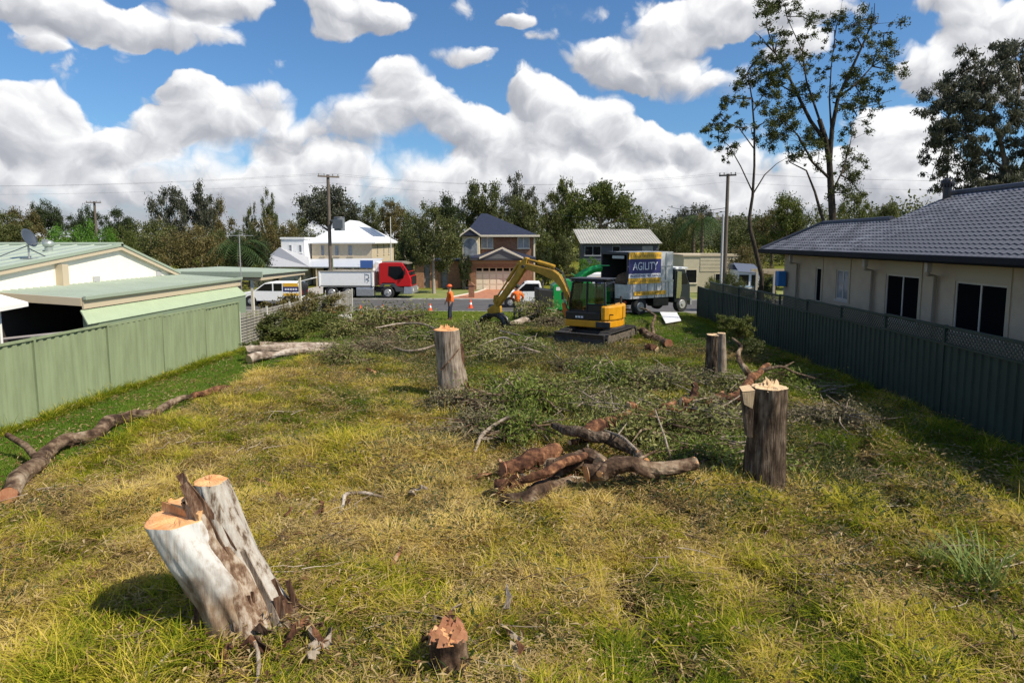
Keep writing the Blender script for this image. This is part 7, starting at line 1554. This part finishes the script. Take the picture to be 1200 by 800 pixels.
drawn_tree('slim_gum_tree', 'slim crooked gum tree with sparse crown left of the tall forked gum', 31.5, (893, 345), [
 ([(896, 352), (893, 325), (887, 300), (879, 268), (878, 255), (882, 230), (884, 195), (884, 150), (881, 115), (876, 85)], .17, .03),
 ([(882, 225), (868, 195), (855, 172), (842, 160)], .05, .015), ([(884, 175), (866, 150), (848, 142), (835, 148)], .04, .012), ([(882, 228), (896, 205), (910, 192), (924, 184)], .05, .01), ([(883, 130), (895, 110), (902, 92)], .04, .012)],
 [(893, 65, 11), (902, 72, 10), (881, 78, 8), (876, 88, 8), (890, 88, 12), (904, 92, 12), (914, 84, 9), (897, 104, 9), (868, 98, 9), (858, 118, 9), (868, 122, 8), (846, 126, 9), (838, 142, 9), (834, 150, 9), (850, 138, 7), (848, 152, 8), (862, 148, 7), (842, 165, 8), (862, 172, 8), (853, 186, 6), (872, 145, 7), (882, 160, 6), (906, 115, 9), (892, 125, 8), (908, 135, 8)], 'gum', trunk_dark, 5, 80, .13, .046, .5)
cl = []; r_ = random.Random(12)
while len(cl) < 72:
    a_, q_ = r_.uniform(0, 6.28), r_.random() ** .5; cx, cy = 1172 + 84 * q_ * math.cos(a_), 148 + 92 * q_ * math.sin(a_)
    if cy < 95 - (cx - 1105) * .55 and cx < 1180: continue
    cl.append((cx, cy, r_.uniform(9, 16)))
cl += [(1092, 205, 8), (1098, 222, 8), (1088, 188, 8), (1105, 175, 9), (1118, 92, 10), (1100, 110, 9), (1130, 80, 11), (1180, 62, 14), (1196, 58, 12)]
drawn_tree('drooping_gum_tree', 'large shaded drooping gum tree behind the high ridge at the right edge', 38, (1188, 330), [
 ([(1188, 330), (1186, 240), (1180, 200), (1172, 165), (1160, 130), (1150, 100)], .30, .06), ([(1180, 200), (1160, 185), (1135, 160), (1112, 140)], .13, .03), ([(1186, 230), (1160, 205), (1130, 195), (1100, 190)], .12, .03), ([(1172, 165), (1190, 130), (1196, 95), (1190, 65)], .14, .04), ([(1186, 240), (1205, 190), (1220, 150), (1235, 120)], .15, .04), ([(1160, 130), (1135, 110), (1120, 95)], .08, .02)],
 cl, 'grey', trunk_mid, 9, 85, .27, .065, 1.6, 1.0)

# ------------------------------------------------------------------ brush heaps, shrubs
def heap_mesh(seed, nb=60, leafn=4300):
    g = np.random.default_rng(seed); r_ = random.Random(seed); m = MB(); P = []
    for k in range(nb):
        a = r_.uniform(0, 6.28); ra = r_.random() ** .6 * .5; c = Vector((ra * math.cos(a * 3.7), ra * math.sin(a * 3.7), r_.uniform(.02, .62) * (1 - 1.2 * ra))); L_ = r_.uniform(.5, 1.1); d = Vector((math.cos(a), math.sin(a), r_.uniform(-.05, .35))); pts = [c]
        for q in range(4): d = (d + Vector((r_.uniform(-.3, .3), r_.uniform(-.3, .3), r_.uniform(-.30, .10)))).normalized(); pts.append(pts[-1] + d * L_ / 4)
        for p_ in pts: p_.z = max(.02, p_.z)
        m.tube(pts, [.022, .017, .012, .008, .004], 5, False, False, rnd=r_); P += [(p_, L_) for p_ in pts[1:]]
    for k in range(16):      # longer bare limbs sticking out
        a = r_.uniform(0, 6.28); c = Vector((r_.uniform(-.4, .4), r_.uniform(-.4, .4), r_.uniform(.1, .35))); d = Vector((math.cos(a), math.sin(a), r_.uniform(-.1, .4))); pts = [c]
        for q in range(4): d = (d + Vector((r_.uniform(-.25, .25), r_.uniform(-.25, .25), r_.uniform(-.18, .12)))).normalized(); pts.append(pts[-1] + d * r_.uniform(.2, .34))
        m.tube(pts, [.028, .022, .016, .010, .005], 5, False, False, rnd=r_)
    n_ = leafn; idx = g.integers(0, len(P), n_); C = np.array([tuple(P[i][0]) for i in idx]) + g.normal(size=(n_, 3)) * np.array([.10, .10, .09]); C[:, 2] = np.maximum(C[:, 2], .01)
    V_, F_ = leaves(C, .11, .032, g, .2); return m, V_, F_
brush = [leafmat('cut_olive_leaves', [(0, (.055, .062, .018)), (.4, (.135, .15, .036)), (.75, (.24, .25, .07)), (1, (.38, .36, .16))], .25), leafmat('cut_green_leaves', [(0, (.050, .078, .014)), (.4, (.12, .165, .026)), (.8, (.22, .27, .045)), (1, (.34, .35, .10))], .3), leafmat('cut_grey_leaves', [(0, (.070, .062, .032)), (.5, (.155, .140, .072)), (1, (.33, .28, .17))], .2)]
HM = []
for i_ in range(6):
    m, V_, F_ = heap_mesh(200 + i_); HM.append((npmesh('foliage', V_, F_, brush[i_ % 3]), m.mesh('branches', [b_logbr, b_grey][i_ % 2])))
def heap(px, py, w_, h_, v, label, dz_=0): 
    p_ = on_ground(px, py); t_ = thing('brush_pile', label, 'brush pile', tuple(p_ + Vector((0, 0, dz_))), random.uniform(0, 6.28), 'heaps of cut branches on the block', (w_ * 1.05, w_ * 1.05, h_ * 1.15)); link('foliage', HM[v][0], t_); link('branches', HM[v][1], t_)
for a_ in [
 (410, 392, 1.3, 1.1, 0, 'dark leafy heap nearest the road cones, left of the others'), (440, 386, 1.6, 1.5, 3, 'tallest olive heap of cut branches behind the tall pale stump'), (478, 388, 1.6, 1.4, 0, 'olive heap just left of the tall pale stump top'), (505, 398, 1.2, 1.0, 1, 'green cuttings directly behind the tall pale stump'),
 (402, 428, .9, .9, 0, 'small dark heap beside the end of the pale logs'), (455, 400, 1.4, .8, 2, 'grey twiggy heap left of the tall pale stump'), (430, 412, 1.2, .6, 2, 'low grey cuttings right of the pale logs'),
 (560, 412, 1.2, 1.3, 0, 'dark green heap right of the tall pale stump'), (588, 424, 1.2, .8, 3, 'dark green heap in front of the grapple'), (612, 414, 1.0, .8, 1, 'green cuttings under the bent grey branch'), (575, 392, 1.3, .8, 0, 'low cuttings below the grapple'), (632, 378, 1.2, 1.6, 3, 'brown-green heap between the second worker and the chipper'), (648, 384, 1.0, .9, 2, 'grey cuttings at the foot of the chipper'),
 (545, 482, 1.1, .8, 2, 'grey leafy cuttings at the foot of the tall pale stump'), (590, 470, 1.2, .8, 1, 'green cuttings between the tall stump and the log heap'), (622, 480, 1.1, 1.1, 4, 'brightest green sprigs above the central log heap'), (610, 512, .9, .8, 4, 'green sprigs just left of the central log heap'), (660, 470, 1.2, .8, 0, 'olive cuttings behind the dark curved limb'), (565, 512, 1.0, .7, 2, 'grey cuttings around the forked dead branch'),
 (700, 448, 1.3, .9, 1, 'fresh green cuttings in front of the excavator tracks'), (735, 445, 1.2, .9, 4, 'feathery green cuttings right of those before the tracks'), (670, 430, 1.2, .6, 2, 'low grey cuttings in front of the excavator blade'), (760, 460, 1.2, .8, 0, 'olive cuttings behind the curved log'), (725, 505, 1.1, .8, 3, 'olive cuttings between the curved log and long log'), (765, 515, 1.2, .9, 0, 'dark cuttings around the upright stick'), (810, 505, 1.2, .9, 3, 'dark leafy cuttings left of the splintered stump'), (845, 500, 1.1, .9, 5, 'grey-green cuttings just left of the splintered stump'), (850, 540, 1.0, .7, 1, 'green cuttings at the lower left of the splintered stump'), (810, 540, .8, .6, 4, 'green cuttings at the end of the long log'),
 (790, 450, 1.1, .6, 5, 'low grey cuttings right of the fresh green ones'), (925, 452, .9, .8, 4, 'green weeds behind the splintered stump'), (955, 470, .9, .8, 1, 'green cuttings against the dark green fence'), (985, 500, .8, .7, 5, 'grey cuttings along the foot of the dark green fence'), (945, 500, .8, .6, 5, 'grey-green sprigs right of the splintered stump'), (690, 475, 1.0, .6, 5, 'grey cuttings above the dark short log'), (870, 460, .9, .6, 3, 'olive cuttings under the arching limb')]: heap(*a_)
sh_m = []
for i_ in range(4):
    g = np.random.default_rng(300 + i_); C = np.stack([g.uniform(-.5, .5, 34), g.uniform(-.5, .5, 34), g.uniform(.1, .85, 34)], -1); P = clumps(C, g.uniform(.12, .24, 34), 90, g); P[:, 2] = np.maximum(P[:, 2], .01); V_, F_ = leaves(P, .10, .045, g); m = MB(); r_ = random.Random(i_)
    for c_ in C: m.tube([(c_[0] * .2, c_[1] * .2, 0), (c_[0] * .5, c_[1] * .5, c_[2] * .5), tuple(c_)], [.012, .009, .004], 4, False, False, rnd=r_)
    sh_m.append((V_, F_, m))
def shrub(px, py, w_, d_, h_, v, lk, label, name='shrub', lift=0, group=None):
    p_ = on_ground(px, py); p_.x += .55 if name == 'shrub' else 0; t_ = thing(name, label, 'shrub', (p_.x, p_.y, p_.z + lift), random.uniform(-.2, .2), group, (w_, d_, h_)); V_, F_, m = sh_m[v]; k_ = ('sh', v, lk)
    if k_ not in TMESH: TMESH[k_] = (npmesh('foliage', V_, F_, LM[lk]), m.mesh('stems', b_logbr))
    link('foliage', TMESH[k_][0], t_); link('stems', TMESH[k_][1], t_)
for a_ in [(305, 398, 1.0, 2.2, 1.3, 0, 'olive', 'straggly olive shrub nearest the light green fence end'), (322, 390, 1.2, 2.6, 1.6, 1, 'brown', 'bronze shrub leaning on the slatted fence, second from the light green fence'), (340, 383, 1.2, 3.0, 1.7, 2, 'brown', 'bronze shrub halfway along the slatted fence'), (358, 378, 1.3, 3.2, 1.6, 3, 'olive', 'olive shrub beyond the halfway one on the slatted fence'), (374, 374, 1.3, 3.2, 1.5, 0, 'brown', 'farthest bronze shrub at the street end of the slatted fence'),
           (318, 400, 1.1, 2.0, .8, 1, 'fresh', 'low bright green plant at the foot of the slatted fence, nearest'), (338, 392, 1.1, 2.4, .8, 2, 'fresh', 'low bright green plant midway along the slatted fence'), (356, 386, 1.1, 2.6, .8, 3, 'fresh', 'low bright green plant beyond the middle of the slatted fence'), (374, 382, 1.1, 2.6, .8, 0, 'fresh', 'low green plant at the street end of the slatted fence'), (286, 416, .9, .7, .5, 1, 'fresh', 'small tuft of weeds at the corner of the light green fence')]: shrub(*a_[:7], a_[7], group='shrubs along the slatted fence')
shrub(866, 416, .75, .6, .85, 0, 'fresh', 'sprouting green foliage hanging beside the dark split stump', 'leafy_sprout', .62); shrub(850, 420, .6, .5, .5, 1, 'fresh', 'green foliage sprouting over the top of the dark split stump', 'leafy_sprout', 1.0); shrub(880, 428, .6, .5, .6, 2, 'olive', 'dark foliage between the split stump and the fence', 'leafy_sprout', .3)
for a_ in ((548, 352, 2.0, 1.2, 1.0, 0, 'fresh', 'low shrub at the porch of the brick house'), (470, 350.5, 3.0, 1.5, 1.2, 1, 'dark', 'dark low hedge under the street trees')): pass
# strap-leaved clump and tussocks, right foreground
Vb, Fb = blades(90, .22, .35, .75, .020, 1.1, 500, 5); me = npmesh('strap_plant', Vb, Fb, leafmat('strap_leaves', [(0, (.08, .14, .02)), (.5, (.18, .25, .05)), (1, (.38, .38, .14))], .3))
p_ = on_ground(1148, 690); o = link('strap_plant', me, None, tuple(p_)); tagp(o, 'clump of long strap-like green leaves in the right foreground', 'plant')
o = link('strap_plant', me, None, tuple(on_ground(1095, 668)), (0, 0, 2.0)); o.scale = (.6, .6, .6); tagp(o, 'smaller strap-leaved clump just left of the big one in the right foreground', 'plant')
